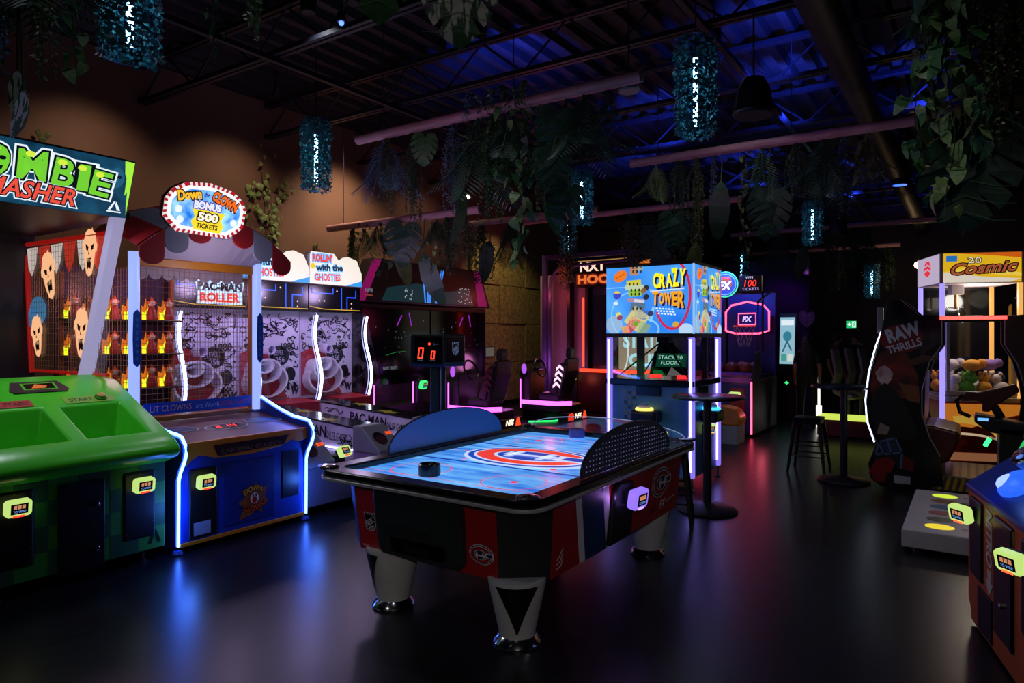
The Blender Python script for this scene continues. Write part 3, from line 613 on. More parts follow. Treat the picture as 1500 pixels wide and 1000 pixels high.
# art coordinates run from the back of the side wall to its front
for (d, z, s_, r_) in ((1.72, 2.18, 0.30, 0.25), (0.98, 2.33, 0.27, -0.12), (1.95, 1.65, 0.26, 0.12), (1.12, 1.68, 0.29, -0.1)):
    a = Art(); zombie_face(a, 0, 0, s_, r_); a.build('zombie_print', pn, (fx - 0.016, d, z), (0, -1, 0), (0, 0, 1))
a = Art()
for k in range(6):
    x0 = 0.75 + k * 0.24; cl = E('e04030', 0.55) if k % 2 == 0 else E('f0e0d8', 0.6); a.poly([(-x0, 2.43), (-x0 - 0.22, 2.43), (-x0 - 0.19, 2.25), (-x0 - 0.12, 2.17), (-x0 - 0.04, 2.27)], cl, 1)
a.build('bunting_print', pn, (fx - 0.010, 0, 0), (0, -1, 0), (0, 0, 1))
a = Art(); a.ell(0, 0, 0.17, 0.13, E('60a8e0', 0.4), 1); a.ell(-0.1, -0.06, 0.12, 0.09, E('5090d0', 0.4), 1); a.build('mist_print', pn, (fx - 0.010, 1.95, 1.86), (0, -1, 0), (0, 0, 1))
# leaning support posts
PST = M('c8c0f0', 0.4, 0, 0.5)  # emission in the colour stands in for LED light on the posts
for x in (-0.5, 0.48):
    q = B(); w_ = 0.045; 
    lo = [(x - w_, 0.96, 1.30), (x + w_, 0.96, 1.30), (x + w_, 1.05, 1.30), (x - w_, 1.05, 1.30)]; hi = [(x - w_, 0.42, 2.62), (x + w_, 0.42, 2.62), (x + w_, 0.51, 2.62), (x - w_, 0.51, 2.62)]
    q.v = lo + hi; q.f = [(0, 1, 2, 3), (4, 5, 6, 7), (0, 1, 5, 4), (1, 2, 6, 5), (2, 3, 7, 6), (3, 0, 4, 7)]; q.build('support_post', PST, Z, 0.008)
B().box(-0.58, 0.58, 2.2, 2.26, 0.7, 2.6).build('rear_panel', BLK, Z); B().box(-0.58, 0.58, 0.5, 2.26, 2.55, 2.6).build('roof_panel', BLK, Z); B().box(-0.58, -0.55, 0.7, 2.24, 0.7, 2.6).build('far_side_panel', BLK, Z)
# marquee
mk = B(); mk.prism([(0.40, 2.535), (0.25, 2.945), (0.42, 2.99), (0.60, 2.58)], 'x', -0.66, 0.50); mq = mk.build('marquee', BLK, Z, 0.008)
su = Vector((0, -0.15, 0.41)); a = Art(); W2, H2 = 1.14, 0.425
NV = two_tone('sign_navy', '08283e', '1a5a78', 5.0, (1, 1, 1), 0.75, 0.3); a.rect(-W2 / 2, W2 / 2, 0, H2, NV, 1)
eg, ek, ew = E('74d030', 1.0), E('06181c', 0.3), E('e8f4ff', 1.0)
for i, (t, dx_, dy_, rt, hh) in enumerate((('Z', -0.47, 0.255, 0.06, 0.2), ('O', -0.285, 0.27, -0.05, 0.2), ('M', -0.085, 0.275, 0.04, 0.2), ('B', 0.11, 0.262, -0.06, 0.19), ('I', 0.24, 0.25, 0.0, 0.185), ('E', 0.36, 0.228, -0.1, 0.18))):
    a.txt(t, dx_, dy_, 0.175 if t == 'M' else (0.075 if t == 'I' else 0.135), hh, eg, 6, [(0.095, ew), (0.05, ek)], rt, 0.02)
    a.ell(dx_ - 0.02, dy_ + hh * 0.36, 0.03, 0.02, E('d8f040', 1.0), 7)
a.ell(-0.285, 0.27, 0.06, 0.075, eg, 7); a.ell(-0.31, 0.29, 0.022, 0.014, ek, 8); a.ell(-0.26, 0.29, 0.022, 0.014, ek, 8); a.poly([(-0.315, 0.235), (-0.25, 0.24), (-0.258, 0.21), (-0.305, 0.205)], ek, 8)
a.txt('SMASHER', -0.10, 0.105, 0.62, 0.12, E('f0503c', 1.0), 7, [(0.10, ew), (0.05, ek)], -0.03, 0.02, 0.15)
a.poly([(0.50, H2), (0.57, H2), (0.57, 0.02), (0.56, 0.08), (0.55, 0.2), (0.535, 0.17), (0.53, 0.3), (0.515, 0.33)], E('a8f040', 1.0), 2)
a.ell(0.46, 0.29, 0.055, 0.075, E('2a6a8c', 0.7), 2); a.ell(0.44, 0.3, 0.015, 0.012, E('0a2a3e', 0.4), 3); a.ell(0.48, 0.3, 0.015, 0.012, E('0a2a3e', 0.4), 3)
a.poly([(0.435, 0.05), (0.47, 0.115), (0.482, 0.115), (0.455, 0.05)], ew, 2); a.poly([(0.525, 0.05), (0.488, 0.115), (0.48, 0.098), (0.5, 0.05)], ew, 2); a.rect(0.43, 0.53, 0.033, 0.043, ew, 2)
a.build('sign_face', mq, (-0.08, 0.398, 2.536), (1, 0, 0), su)
lamp('AREA', (-4.95 - 0.35, 2.1, 2.5), (0.85, 0.9, 1.0), 8.0, (-5.3, 2.2, 1.0), 0.35)

# ================================================================== clown knock-down cabinet
CL = thing('carnival_game_cabinet', 'blue carnival game cabinet with striped canopy and white glowing edge strips', 'arcade machine', (-4.94, 3.43, 0), PI / 2)
CB = M('1238a0', 0.4, 0, 0, 0.1); CO = M('c87818', 0.4); CR = M('5a2420', 0.4, 0, 0, 0.15); DB = M('0a2a80', 0.35)
B().box(-0.57, 0.57, 0.0, 2.1, 0.06, 0.78).build('base_cabinet', CB, CL, 0.006)
B().box(-0.575, 0.575, -0.012, 0.02, 0.045, 0.075).build('kick_trim', CO, CL, 0.004)
B().prism([(-0.03, 0.775), (-0.03, 0.825), (0.62, 0.93), (0.62, 0.775)], 'x', -0.57, 0.57).build('console_deck', CR, CL, 0.006)
hd = B().prism([(-0.57, 0.83), (0.57, 0.83), (0.57, 0.73), (0.48, 0.715), (0.42, 0.745), (0.3, 0.70), (0.0, 0.675), (-0.3, 0.69), (-0.44, 0.73), (-0.5, 0.70), (-0.55, 0.66), (-0.57, 0.66)], 'y', -0.045, -0.005).build('front_header', CO, CL, 0.004)
a = Art(); a.poly([(-0.33, 0.79), (0.38, 0.79), (0.33, 0.715), (-0.29, 0.70)], M('2a1410', 0.4), 1); a.txt('CARNIVAL CLASSICS', 0.02, 0.732, 0.56, 0.035, M('7a6a5a', 0.4), 2); a.build('header_plate', hd, (0, -0.0465, 0))
dpl = Vector((0, 0.65, 0.105))
a = Art(); a.ell(0, 0, 0.2, 0.085, M('b8b8c8', 0.4), 1); a.ell(0, 0, 0.185, 0.072, M('20121a', 0.3), 2); a.rect(-0.12, 0.12, -0.05, 0.05, M('060304', 0.2), 3)
LRd = E('ff3020', 1.6); seg7(a, -0.075, 0, 0.035, 0.06, 0.009, '2', LRd, 4); seg7(a, 0.0, 0, 0.03, 0.06, 0.009, '1', LRd, 4); seg7(a, 0.06, 0, 0.035, 0.06, 0.009, '4', LRd, 4)
a.build('score_display', CL, (0.0, 0.28, 0.877), (1, 0, 0), dpl)
for x in (-0.4, 0.4):
    a = Art(); a.poly([(-0.13, -0.06), (0.15, -0.06), (0.18, 0), (0.1, 0.08), (-0.16, 0.08), (-0.18, 0)], M('a8b0d0', 0.4), 1); a.poly([(-0.12, -0.05), (0.14, -0.05), (0.165, 0), (0.09, 0.07), (-0.15, 0.07), (-0.165, 0)], M('18224c', 0.35), 2); a.ell(0, 0.0, 0.07, 0.03, M('4a4a70', 0.4), 3); a.build('instruction_plate', CL, (x, 0.33, 0.885), (1, 0, 0), dpl)
# side fins with glowing edge
fin = [(0.05, 0.03), (0.0, 0.06), (-0.005, 0.55), (-0.03, 0.62), (-0.08, 0.70), (-0.105, 0.76), (-0.095, 0.83), (-0.05, 0.875), (0.0, 0.885), (0.15, 0.90), (0.35, 0.955), (0.62, 1.05), (0.62, 0.03)]
for x in (-0.59, 0.59):
    f = B().prism(fin, 'x', x - 0.02, x + 0.02).build('side_fin', DB, CL, 0.004)
    led = [(x, p[0] - 0.012, p[1]) for p in fin[1:7]] + [(x, -0.055, 0.888), (x, 0.0, 0.9), (x, 0.15, 0.915), (x, 0.35, 0.97), (x, 0.62, 1.065)]
    B().tube(led, 0.011, 8).build('light_strip', E('3c6eff', 20.0), f, 0, True)
    B().lathe([(0.035, 0.0), (0.04, 0.01), (0.03, 0.03)], 14, (x, 0.0, 0.0)).build('foot_cap', M('2a4a9a', 0.3), f, 0, True)
    lamp('POINT', tuple(CL.matrix_basis @ Vector((0, 0, 0))) if False else (-4.94 + 0.16, 3.43 + x, 0.35), (0.06, 0.2, 1.0), 3.0, None, 0.05)
# front details
pl = B().box(-0.5, -0.27, -0.012, 0.02, 0.09, 0.62).build('reader_plate', BLK, CL, 0.008); reader(CL, (-0.395, -0.02, 0.525), RINGY, 0.0, 0.12, ('5.00', 'TO PLAY'), 'ff3a28', 1.15)
Art().rect(-0.07, 0.07, -0.05, 0.05, M('8a90a8', 0.5), 1).build('notice_sticker', pl, (-0.4, -0.0135, 0.16))
dr = B().box(-0.22, 0.27, -0.008, 0.02, 0.12, 0.62).build('coin_door', M('0e2c84', 0.4), CL, 0.004); B().box(0.34, 0.52, -0.01, 0.02, 0.24, 0.64).build('ticket_panel', M('0a0e28', 0.4), CL, 0.006)
a = Art(); a.poly([(-0.02, -0.13), (-0.14, -0.16), (-0.1, -0.06), (-0.15, -0.02), (-0.08, 0.02), (-0.12, 0.08), (-0.03, 0.07), (0.02, 0.13), (0.05, 0.06), (0.13, 0.08), (0.1, 0.0), (0.14, -0.05), (0.07, -0.08), (0.08, -0.13), (0.02, -0.1)], M('8a4a14', 0.5), 1)
a.txt('DOWN', -0.01, 0.08, 0.17, 0.05, M('d89a20', 0.4), 4, [(0.08, M('1a0c20', 0.4))], 0.05, 0.04, 0, lambda t: -0.02 * t * t)
a.txt('CLOWN', 0.0, -0.08, 0.2, 0.05, M('c84a18', 0.4), 4, [(0.08, M('1a0c20', 0.4))], 0.05, 0.04, 0, lambda t: 0.02 * t * t); a.ell(0, 0, 0.04, 0.045, M('e8d8d0', 0.4), 5); a.ell(0, -0.012, 0.024, 0.028, M('a01818', 0.4), 6); a.ell(-0.014, 0.025, 0.008, 0.012, M('101010', 0.4), 6); a.ell(0.014, 0.025, 0.008, 0.012, M('101010', 0.4), 6)
a.build('clown_logo', dr, (0.06, -0.0095, 0.3))
# posts, beams, mesh
TUBE = E('93a8ff', 1.15)
for x in (-0.575, 0.565):
    t = B().tube([(x, 0.66, 0.93), (x, 0.66, 2.32)], 0.042, 14).build('light_post', TUBE, CL, 0, True)
    B().lathe([(0.06, 0.0), (0.065, 0.02), (0.05, 0.05)], 16, (x, 0.66, 0.90)).build('post_base', M('2a4a9a', 0.3), t, 0, True)
    a = Art(); a.poly([(-0.03, -0.2), (0, -0.235), (0.03, -0.2), (0.035, 0), (0.03, 0.2), (0, 0.235), (-0.03, 0.2), (-0.035, 0)], M('0e3a9c', 0.4), 1)
    for k in range(7): a.ell(0, -0.16 + k * 0.052, 0.014, 0.018, M('1c66a8', 0.4), 2, 8)
    a.build('post_badge', t, (x, 0.612, 1.62))
WD = M('9a5020', 0.5, 0, 0, 0.1)
for x in (-0.52, 0.525):
    for y in (0.7, 2.06): B().box(x - 0.018, x + 0.018, y - 0.018, y + 0.018, 0.93, 2.24).build('cage_post', WD, CL, 0.003)
B().box(-0.57, 0.57, 0.66, 0.74, 2.215, 2.285).build('top_beam', CO, CL, 0.006); B().box(-0.55, 0.55, 0.68, 0.74, 0.925, 0.965).build('bottom_beam', CO, CL, 0.006)
wire_mesh('wire_mesh', CL, (-0.5, 0.70, 0.97), (1, 0, 0), (0, 0, 1), 1.0, 1.24, 0.047, 0.0016, M('b07848', 0.4, 0.5))
wire_mesh('wire_mesh', CL, (-0.54, 0.75, 0.97), (0, 1, 0), (0, 0, 1), 1.3, 1.24, 0.047, 0.0016); wire_mesh('wire_mesh', CL, (0.54, 0.75, 0.97), (0, 1, 0), (0, 0, 1), 1.3, 1.24, 0.047, 0.0016, M('704828', 0.4, 0.5))
bn = B().box(-0.5, 0.5, 0.655, 0.662, 0.985, 1.085).build('instruction_banner', M('123a98', 0.4), CL)
a = Art(); a.txt('LIT CLOWNS', -0.27, 0.05, 0.36, 0.05, M('e0a088', 0.4), 2); a.build('banner_lettering', bn, (0, 0.653, 0.985)); a = Art(); a.txt('are Worth', 0.06, 0.048, 0.22, 0.045, M('a0b0e0', 0.4), 2); a.build('banner_lettering', bn, (0, 0.653, 0.985)); a = Art(); a.txt('DOUBLE POINTS!', 0.33, 0.05, 0.3, 0.042, M('b83848', 0.4), 2); a.build('banner_lettering', bn, (0, 0.653, 0.985))
# scalloped inner fringe
fr_ = B()
for k in range(9):
    x0 = -0.5 + k * 0.111; P = [(x0, 2.225)] + [(x0 + 0.055 - 0.055 * math.cos(PI * i / 6), 2.165 - 0.05 * math.sin(PI * i / 6)) for i in range(7)] + [(x0 + 0.111, 2.225)]
    B().prism(P, 'y', 0.78, 0.785).build('fringe_scallop', M('b8a8b8', 0.6), CL)
# back wall with three shelves of clown dolls
bw = B().box(-0.56, 0.56, 2.08, 2.12, 0.78, 2.3).build('rear_wall', M('3a1c3c', 0.6), CL)
B().box(-0.56, 0.56, 0.74, 2.1, 0.86, 0.9).build('play_deck', M('4a1616', 0.4), CL)
doll = None
for j, z in enumerate((1.12, 1.46, 1.80)):
    B().box(-0.55, 0.55, 1.88, 2.08, z - 0.02, z).build('shelf', M('1a0e14', 0.5), CL, 0.004)
    for i in range(6):
        x = -0.45 + i * 0.18
        if doll is None:
            doll = B().lathe([(0.045, 0), (0.05, 0.03), (0.028, 0.12), (0.018, 0.14)], 10).build('clown_doll', M('a02018', 0.5), CL, 0, True)
            B().ball((0, 0, 0.165), 0.034, 6).build('head', M('e8c8a8', 0.5), doll, 0, True); B().ball((-0.034, 0, 0.175), 0.016, 5).ball((0.034, 0, 0.175), 0.016, 5).lathe([(0.022, 0.192), (0.002, 0.235)], 8).build('hair_and_hat', M('e85a18', 0.5), doll)
            B().tube([(-0.06, 0.05, 0.015), (0.06, 0.05, 0.015)], 0.016, 6).build('doll_light', E('d8e020', 2.2), doll)
            fa = Art(); fa.poly([(-0.075, 0), (0.075, 0), (0.085, 0.1), (0.05, 0.08), (0.045, 0.17), (0.01, 0.12), (-0.02, 0.22), (-0.04, 0.13), (-0.075, 0.15), (-0.085, 0.06)], E('e87818', 0.8), 1); fa.poly([(-0.055, 0), (0.055, 0), (0.06, 0.06), (0.025, 0.06), (0.0, 0.12), (-0.03, 0.07), (-0.06, 0.08)], E('e0f028', 1.2), 2); fa.build('flame_plate', doll, (0, 0.075, 0))
            d = doll
        else: d = copy_tree(doll, CL)
        d.location = (x, 1.97, z + 0.001)
lamp('POINT', (-4.94 - 1.6, 3.3, 1.98), (1.0, 0.42, 0.7), 6.0, None, 0.15)
lamp('POINT', (-4.94 - 0.9, 3.43, 2.02), (0.8, 0.65, 1.0), 2.5, None, 0.1)
# red clown column inside the cage
B().lathe([(0.05, 0.9), (0.05, 1.75), (0.06, 1.8), (0.03, 1.95)], 14, (-0.43, 1.7, 0)).build('red_column', M('b01818', 0.4, 0, 0.15), CL, 0, True)
# canopy: striped roof and scalloped valance
AZ = lambda x: 2.33 + 0.30 * (1 - (x / 0.7) ** 2)
n = 7; ws = 1.4 / n
WHC = M('8a88a0', 0.6); RDC = M('a01420', 0.55)
for k in range(n):
    x0, x1 = -0.7 + k * ws, -0.7 + (k + 1) * ws; cm = RDC if k % 2 == 0 else WHC; q = B()
    for i in range(4):
        xa, xb = x0 + ws * i / 4, x0 + ws * (i + 1) / 4
        for (ya, yb, za, zb, sa, sb_) in ((0.36, 0.95, 0, 0.17, 1.0, 0.86), (0.95, 1.7, 0.17, 0.2, 0.86, 0.62)):
            q.quad((xa * sa, ya, AZ(xa) + za), (xb * sa, ya, AZ(xb) + za), (xb * sb_, yb, AZ(xb) + zb), (xa * sb_, yb, AZ(xa) + zb))
    o_ = q.build('canopy_stripe', cm, CL); md = o_.modifiers.new('thick', 'SOLIDIFY'); md.thickness = 0.012
    P = [(x0, AZ(x0)), (x0 + ws / 2, AZ(x0 + ws / 2)), (x1, AZ(x1))]; zb = min(AZ(x0), AZ(x1)) - (0.10 if 0 < k < n - 1 else 0.06)
    P += [(x1, zb)] + [(x0 + ws / 2 + ws / 2 * math.cos(PI * i / 8), zb - 0.075 * math.sin(PI * i / 8)) for i in range(1, 8)] + [(x0, zb)]
    B().prism(P, 'y', 0.335, 0.352).build('valance_scallop', cm, CL, 0.004)
# pale lining between the valance and the beam
q = B(); 
for i in range(12):
    xa, xb = -0.56 + i * 1.12 / 12, -0.56 + (i + 1) * 1.12 / 12; q.quad((xa, 0.68, 2.28), (xb, 0.68, 2.28), (xb, 0.45, AZ(xb) - 0.02), (xa, 0.45, AZ(xa) - 0.02))
q.build('canopy_lining', M('b8a8bc', 0.6), CL)
lamp('POINT', (-4.94 - 0.22, 3.43, 2.18), (0.9, 0.8, 1.0), 5.0, None, 0.08)
# bonus sign
su = Vector((0, -0.1, 0.42)); SP = [(-0.36, -0.09), (-0.31, -0.14), (-0.24, -0.2), (0.22, -0.21), (0.3, -0.15), (0.35, -0.1), (0.36, 0.05), (0.32, 0.12), (0.22, 0.19), (0.0, 0.225), (-0.2, 0.2), (-0.31, 0.13), (-0.36, 0.05)]
sg = B().prism(SP, 'z', -0.05, 0.0); un = su.normalized(); nn = Vector((1, 0, 0)).cross(un); so = Vector((-0.18, 0.28, 2.67))
mm = Matrix(((1, un.x, nn.x, so.x), (0, un.y, nn.y, so.y), (0, un.z, nn.z, so.z), (0, 0, 0, 1))); sg = sg.xf(mm).build('bonus_sign', M('6a1018', 0.4), CL, 0.006)
a = Art(); a.poly(SP, E('e8e0e0', 1.0), 1); N = len(SP)
for i in range(N):
    p, q_ = SP[i], SP[(i + 1) % N]; ns = max(2, int(math.hypot(p[0] - q_[0], p[1] - q_[1]) / 0.022))
    for k in range(ns):
        if k % 2 == 0:
            A_ = [p[j] + (q_[j] - p[j]) * k / ns for j in (0, 1)]; C_ = [p[j] + (q_[j] - p[j]) * (k + 1) / ns for j in (0, 1)]
            a.poly([A_, C_, [C_[0] * 0.92, C_[1] * 0.86], [A_[0] * 0.92, A_[1] * 0.86]], E('b81828', 0.9), 2)
a.poly([(x * 0.92, y * 0.87) for x, y in SP], E('ffffff', 1.0), 3); SKY = two_tone('sign_sky', '1878e0', 'a0dcff', 9, (1, 1, 1), 1.0); a.poly([(x * 0.84, y * 0.74) for x, y in SP], SKY, 4)
ek2 = E('3a0c08', 0.3)
a.txt('Down', -0.165, 0.105, 0.2, 0.085, E('ffc030', 1.0), 7, [(0.09, ek2)], 0.22, 0.05); a.txt("the", -0.02, 0.128, 0.05, 0.04, E('2040a0', 0.8), 7, (), 0, 0.02); a.txt('CLOWN', 0.15, 0.095, 0.24, 0.085, E('ff7020', 1.0), 7, [(0.09, ek2)], -0.32, 0.05)
a.txt('BONUS', 0.0, 0.035, 0.24, 0.062, E('f0f0ff', 1.0), 7, [(0.1, E('6a50b0', 0.8))], -0.03, 0.05)
a.poly([(-0.13, -0.0), (-0.1, -0.06), (-0.13, -0.1), (-0.1, -0.165), (0.13, -0.175), (0.16, -0.12), (0.13, -0.07), (0.16, -0.01), (0.0, 0.0)], E('ffe030', 1.0), 8)
a.txt('500', 0.012, -0.055, 0.18, 0.07, E('fff8e0', 1.0), 11, [(0.1, ek2)], -0.02, 0.05); a.txt('TICKETS', 0.012, -0.13, 0.19, 0.042, E('402008', 0.4), 10, (), -0.03, 0.03)
for (x, y) in ((-0.24, -0.02), (0.25, -0.07), (-0.22, -0.1), (0.24, 0.04)): a.ell(x, y, 0.03, 0.03, E('f0faff', 1.0), 5, 10)
a.build('sign_face', sg, so, (1, 0, 0), su)

# ================================================================== alley roller lanes
LW = 0.915
GRAF = two_tone('graffiti_board', 'bcaed8', 'd8cdea', 2.0, (1, 1, 1), 0.0, 0.5); INK = M('120c28', 0.5); REDP = M('a01428', 0.45); LILAC = M('6a4a8a', 0.35, 0, 0, 0.1)
def scribble(a, x0, x1, y0, y1, n, seed, m, l=2, wd=0.009):
    r = random.Random(seed)
    for _ in range(n):
        x, y = r.uniform(x0, x1), r.uniform(y0, y1); k = r.random(); s = r.uniform(0.02, 0.05)
        if k < 0.35: a.arc(x, y, s, s * r.uniform(0.6, 1.2), wd, m, l, r.uniform(0, 180), r.uniform(200, 400), 10)
        else:
            P = [(x, y)]; 
            for _ in range(r.randint(2, 5)): P.append((min(x1, max(x0, P[-1][0] + r.uniform(-0.05, 0.07))), min(y1, max(y0, P[-1][1] + r.uniform(-0.05, 0.05)))))
            a.stroke(P, wd, m, l)
def lane(k):
    lab = ['purple graffiti alley roller lane behind the carnival game, showing its name sign', 'purple graffiti alley roller lane between two others', 'purple graffiti alley roller lane next to the racing game'][k]
    o = thing('alley_roller', lab, 'arcade machine', (-4.95, 4.06 + LW * (k + 0.5), 0), PI / 2, 'alley roller lanes in a row'); h = LW / 2 - 0.004
    B().box(-h, h, 0.1, 2.5, 0.05, 0.40).build('base', M('26222e', 0.5), o, 0.004)
    B().box(-h, h, 0.03, 0.1, 0.08, 0.43).build('front_panel', M('5c5668', 0.5), o, 0.006); B().box(-h, h, 0.1, 2.4, 0.40, 0.43).build('side_shelf', LILAC, o, 0.004)
    bed = B().prism([(0.4, 0.43), (0.4, 0.665), (2.3, 0.80), (2.3, 0.43)], 'x', -h + 0.016, -0.11).build('ball_alley', GRAF, o, 0.003)
    B().prism([(0.4, 0.665), (0.4, 0.685), (2.3, 0.82), (2.3, 0.80)], 'x', -h + 0.008, -0.102).build('alley_surface', M('07070a', 0.12), bed, 0.004)
    for (y, x) in ((0.9, -0.1), (1.5, 0.05)): a = Art(); a.poly([(x + (0.11 if i % 2 == 0 else 0.05) * math.cos(PI * i / 6 + 0.2) * 0.9, y + (0.17 if i % 2 == 0 else 0.08) * math.sin(PI * i / 6 + 0.2)) for i in range(12)], M('b8a828', 0.3, 0, 0.15), 1); a.build('star_mark', bed, (-0.26, 0, 0.658), (1, 0, 0), Vector((0, 1.9, 0.135)))
    a = Art(); r = random.Random(k)
    a.txt('PAC-MAN', -1.15, 0.62, 0.62, 0.12, INK, 2, (), -0.06, 0.03); a.txt('ROLLER GHOSTS', -0.68, 0.56, 0.36, 0.09, INK, 2, (), -0.06, 0.0); a.build('side_lettering', bed, (-h + 0.0145, 0, 0), (0, -1, 0), (0, 0, 1)); a = Art(); scribble(a, -2.2, -1.5, 0.5, 0.72, 26, 5 + k, INK); scribble(a, -0.62, -0.43, 0.46, 0.6, 8, 9 + k, INK); scribble(a, -1.6, -0.45, 0.45, 0.58, 34, 19 + k, INK, 2, 0.010)
    stuff(a.build('side_graffiti', bed, (-h + 0.0145, 0, 0), (0, -1, 0), (0, 0, 1)))
    B().tube([(-h + 0.005, 0.42, 0.445), (-h + 0.005, 2.0, 0.445)], 0.007, 6).build('light_strip', E('c8d0ff', 5.0), bed)
    wd = B().prism([(0.03, 0.43), (0.03, 0.47), (0.30, 0.70), (0.42, 0.70), (0.42, 0.43)], 'x', -h, -0.11).build('ball_return', M('77727f', 0.45), o, 0.012)
    a = Art(); a.ell(0, 0.16, 0.085, 0.085, M('0c060a', 0.3), 1); a.ell(0, 0.14, 0.07, 0.06, M('3a0c14', 0.4), 2); a.build('return_opening', wd, (-0.32, 0.028, 0.472), (1, 0, 0), Vector((0, 0.27, 0.23)))
    for dx in (0.005, 0.05): Art().rect(dx - 0.018, dx + 0.018, 0.19, 0.235, E('ff5a20', 0.9), 1).build('play_button', wd, (-0.19, 0.028, 0.472), (1, 0, 0), Vector((0, 0.27, 0.23)))
    reader(o, (-0.02, 0.05, 0.52), RINGY, 0.1, -0.5, ('5.00', 'TO PLAY'), 'ff4a30', 1.15); B().box(-0.08, 0.04, 0.06, 0.2, 0.43, 0.5).build('reader_base', BLK, o, 0.01)
    # target zone
    bb = B().box(-h, h, 2.40, 2.45, 0.43, 1.95).build('backboard', GRAF, o)
    a = Art(); a.txt('1980', 0.27, 1.5, 0.22, 0.1, INK, 2, (), 0.05, 0.03); a.build('year_lettering', bb, (0, 2.398, 0)); a = Art(); a.ell(0.14, 1.38, 0.15, 0.13, INK, 2); a.txt('LEVEL', 0.13, 1.42, 0.15, 0.06, M('c0b4dc', 0.5), 3, (), 0.05); a.txt('256', 0.15, 1.33, 0.13, 0.07, M('c0b4dc', 0.5), 3, (), 0.05); a.build('level_bubble', bb, (0, 2.398, 0)); a = Art()
    a.txt('M', 0.24, 0.98, 0.12, 0.1, INK, 2, (), 0.1, 0.06); a.txt('W', 0.38, 0.92, 0.12, 0.1, INK, 2, (), -0.1, 0.06); a.ell(0.31, 1.14, 0.08, 0.09, INK, 2)
    scribble(a, -0.42, 0.42, 1.58, 1.9, 60, 31 + k, INK, 2, 0.012); scribble(a, 0.0, 0.42, 0.84, 1.5, 44, 41 + k, INK, 2, 0.012); scribble(a, -0.42, -0.1, 1.4, 1.6, 14, 51 + k, INK, 2, 0.014); stuff(a.build('graffiti', bb, (0, 2.398, 0)))
    a = Art(); a.poly([(-0.44, 0.84), (0.26, 0.84), (0.1, 1.1), (-0.06, 1.45), (-0.2, 1.5), (-0.44, 1.42)], REDP, 1); a.build('red_ramp', bb, (0, 2.392, 0))
    for (rad, cx, cz, dep, ri) in ((0.30, -0.12, 1.06, 0.12, 0), (0.21, -0.17, 1.18, 0.18, 1), (0.125, -0.24, 1.24, 0.24, 2)):
        q = B()
        pts = [(cx + rad * math.cos(t), cz + rad * 0.72 * math.sin(t)) for t in [2 * PI * i / 28 for i in range(29)]]
        for i in range(28):
            n_ = len(q.v)
            for (px_, pz_) in (pts[i], pts[i + 1]):
                ix, iz = cx + (px_ - cx) * (1 - 0.028 / rad), cz + (pz_ - cz) * (1 - 0.028 / rad); q.v += [(px_, 2.39, pz_), (ix, 2.39, iz), (ix, 2.39 - dep, iz + 0.03), (px_, 2.39 - dep, pz_ + 0.03)]
            q.f += [(n_, n_ + 4, n_ + 7, n_ + 3), (n_ + 3, n_ + 7, n_ + 6, n_ + 2), (n_ + 2, n_ + 6, n_ + 5, n_ + 1)]
        q.build('scoring_ring', M('e4daf4', 0.5), bb)
    B().lathe([(0.06, 0), (0.06, 0.14), (0.05, 0.14), (0.05, 0.02)], 18).xf(Matrix.Translation((-0.08, 2.39, 1.46)) @ Matrix.Rotation(PI / 2, 4, 'X')).build('scoring_cup', M('d8ccf0', 0.4), bb, 0, True)
    B().prism([(2.0, 0.80), (2.39, 0.83), (2.39, 0.43), (2.0, 0.43)], 'x', -0.1, h).build('target_apron', REDP, o)
    # clear dividers with wavy light strips
    for x in ((-h + 0.014, h - 0.014) if k == 2 else (-h + 0.014,)):
        d = B().prism([(1.75, 0.82), (2.39, 0.84), (2.39, 1.95), (2.1, 1.95)], 'x', x - 0.003, x + 0.003).build('divider', GLASS, o)
        wav = [(x, 2.05 - 0.065 * math.sin(t * 2 * PI * 0.92 + 3.5) - 0.15 * t * 0, 1.9 - 1.08 * t) for t in [i / 20 for i in range(21)]]
        B().tube(wav, 0.017, 6).build('light_strip', E('dce6ff', 6.0), d, 0, True)
        B().tube([(p[0], p[1] + 0.06, p[2]) for p in wav], 0.006, 5).build('light_strip_return', E('aeb8ff', 1.2), d, 0, True)
    # header strip and marquee
    hs = B().box(-h, h, 2.22, 2.45, 1.95, 2.31).build('header_box', M('08080c', 0.25), o, 0.006); a = Art(); bl = E('2a5cff', 1.2)
    a.stroke([(-0.4, 2.26), (-0.4, 2.2), (-0.05, 2.2), (-0.05, 2.27)], 0.014, bl, 1); a.stroke([(0.1, 2.29), (0.1, 1.99)], 0.014, bl, 1); a.stroke([(0.2, 2.0), (0.2, 2.16), (0.36, 2.16), (0.36, 2.26)], 0.014, bl, 1); a.stroke([(-0.44, 2.02), (-0.2, 1.99), (0.44, 1.985)], 0.01, E('d8a830', 0.8), 1)
    for (x, z) in ((-0.2, 2.1), (-0.28, 2.1), (0.28, 2.08), (0.28, 2.01), (0.02, 2.24)): a.ell(x, z, 0.012, 0.012, E('f8c0b0', 1.0), 1, 8)
    if k == 0:
        a.poly([(-0.18, 2.0), (0.4, 2.0), (0.4, 2.12), (0.42, 2.27), (-0.2, 2.27), (-0.17, 2.12)], E('bfe4ff', 1.0), 2); a.txt('PAC-MAN', 0.11, 2.2, 0.56, 0.1, E('141420', 0.4), 4, (), 0, 0.05); a.txt('ROLLER', 0.11, 2.075, 0.5, 0.105, E('e8382c', 1.0), 4, [(0.06, E('ffd8d0', 0.9))], 0, 0.04)
    a.build('header_art', hs, (0, 2.218, 0))
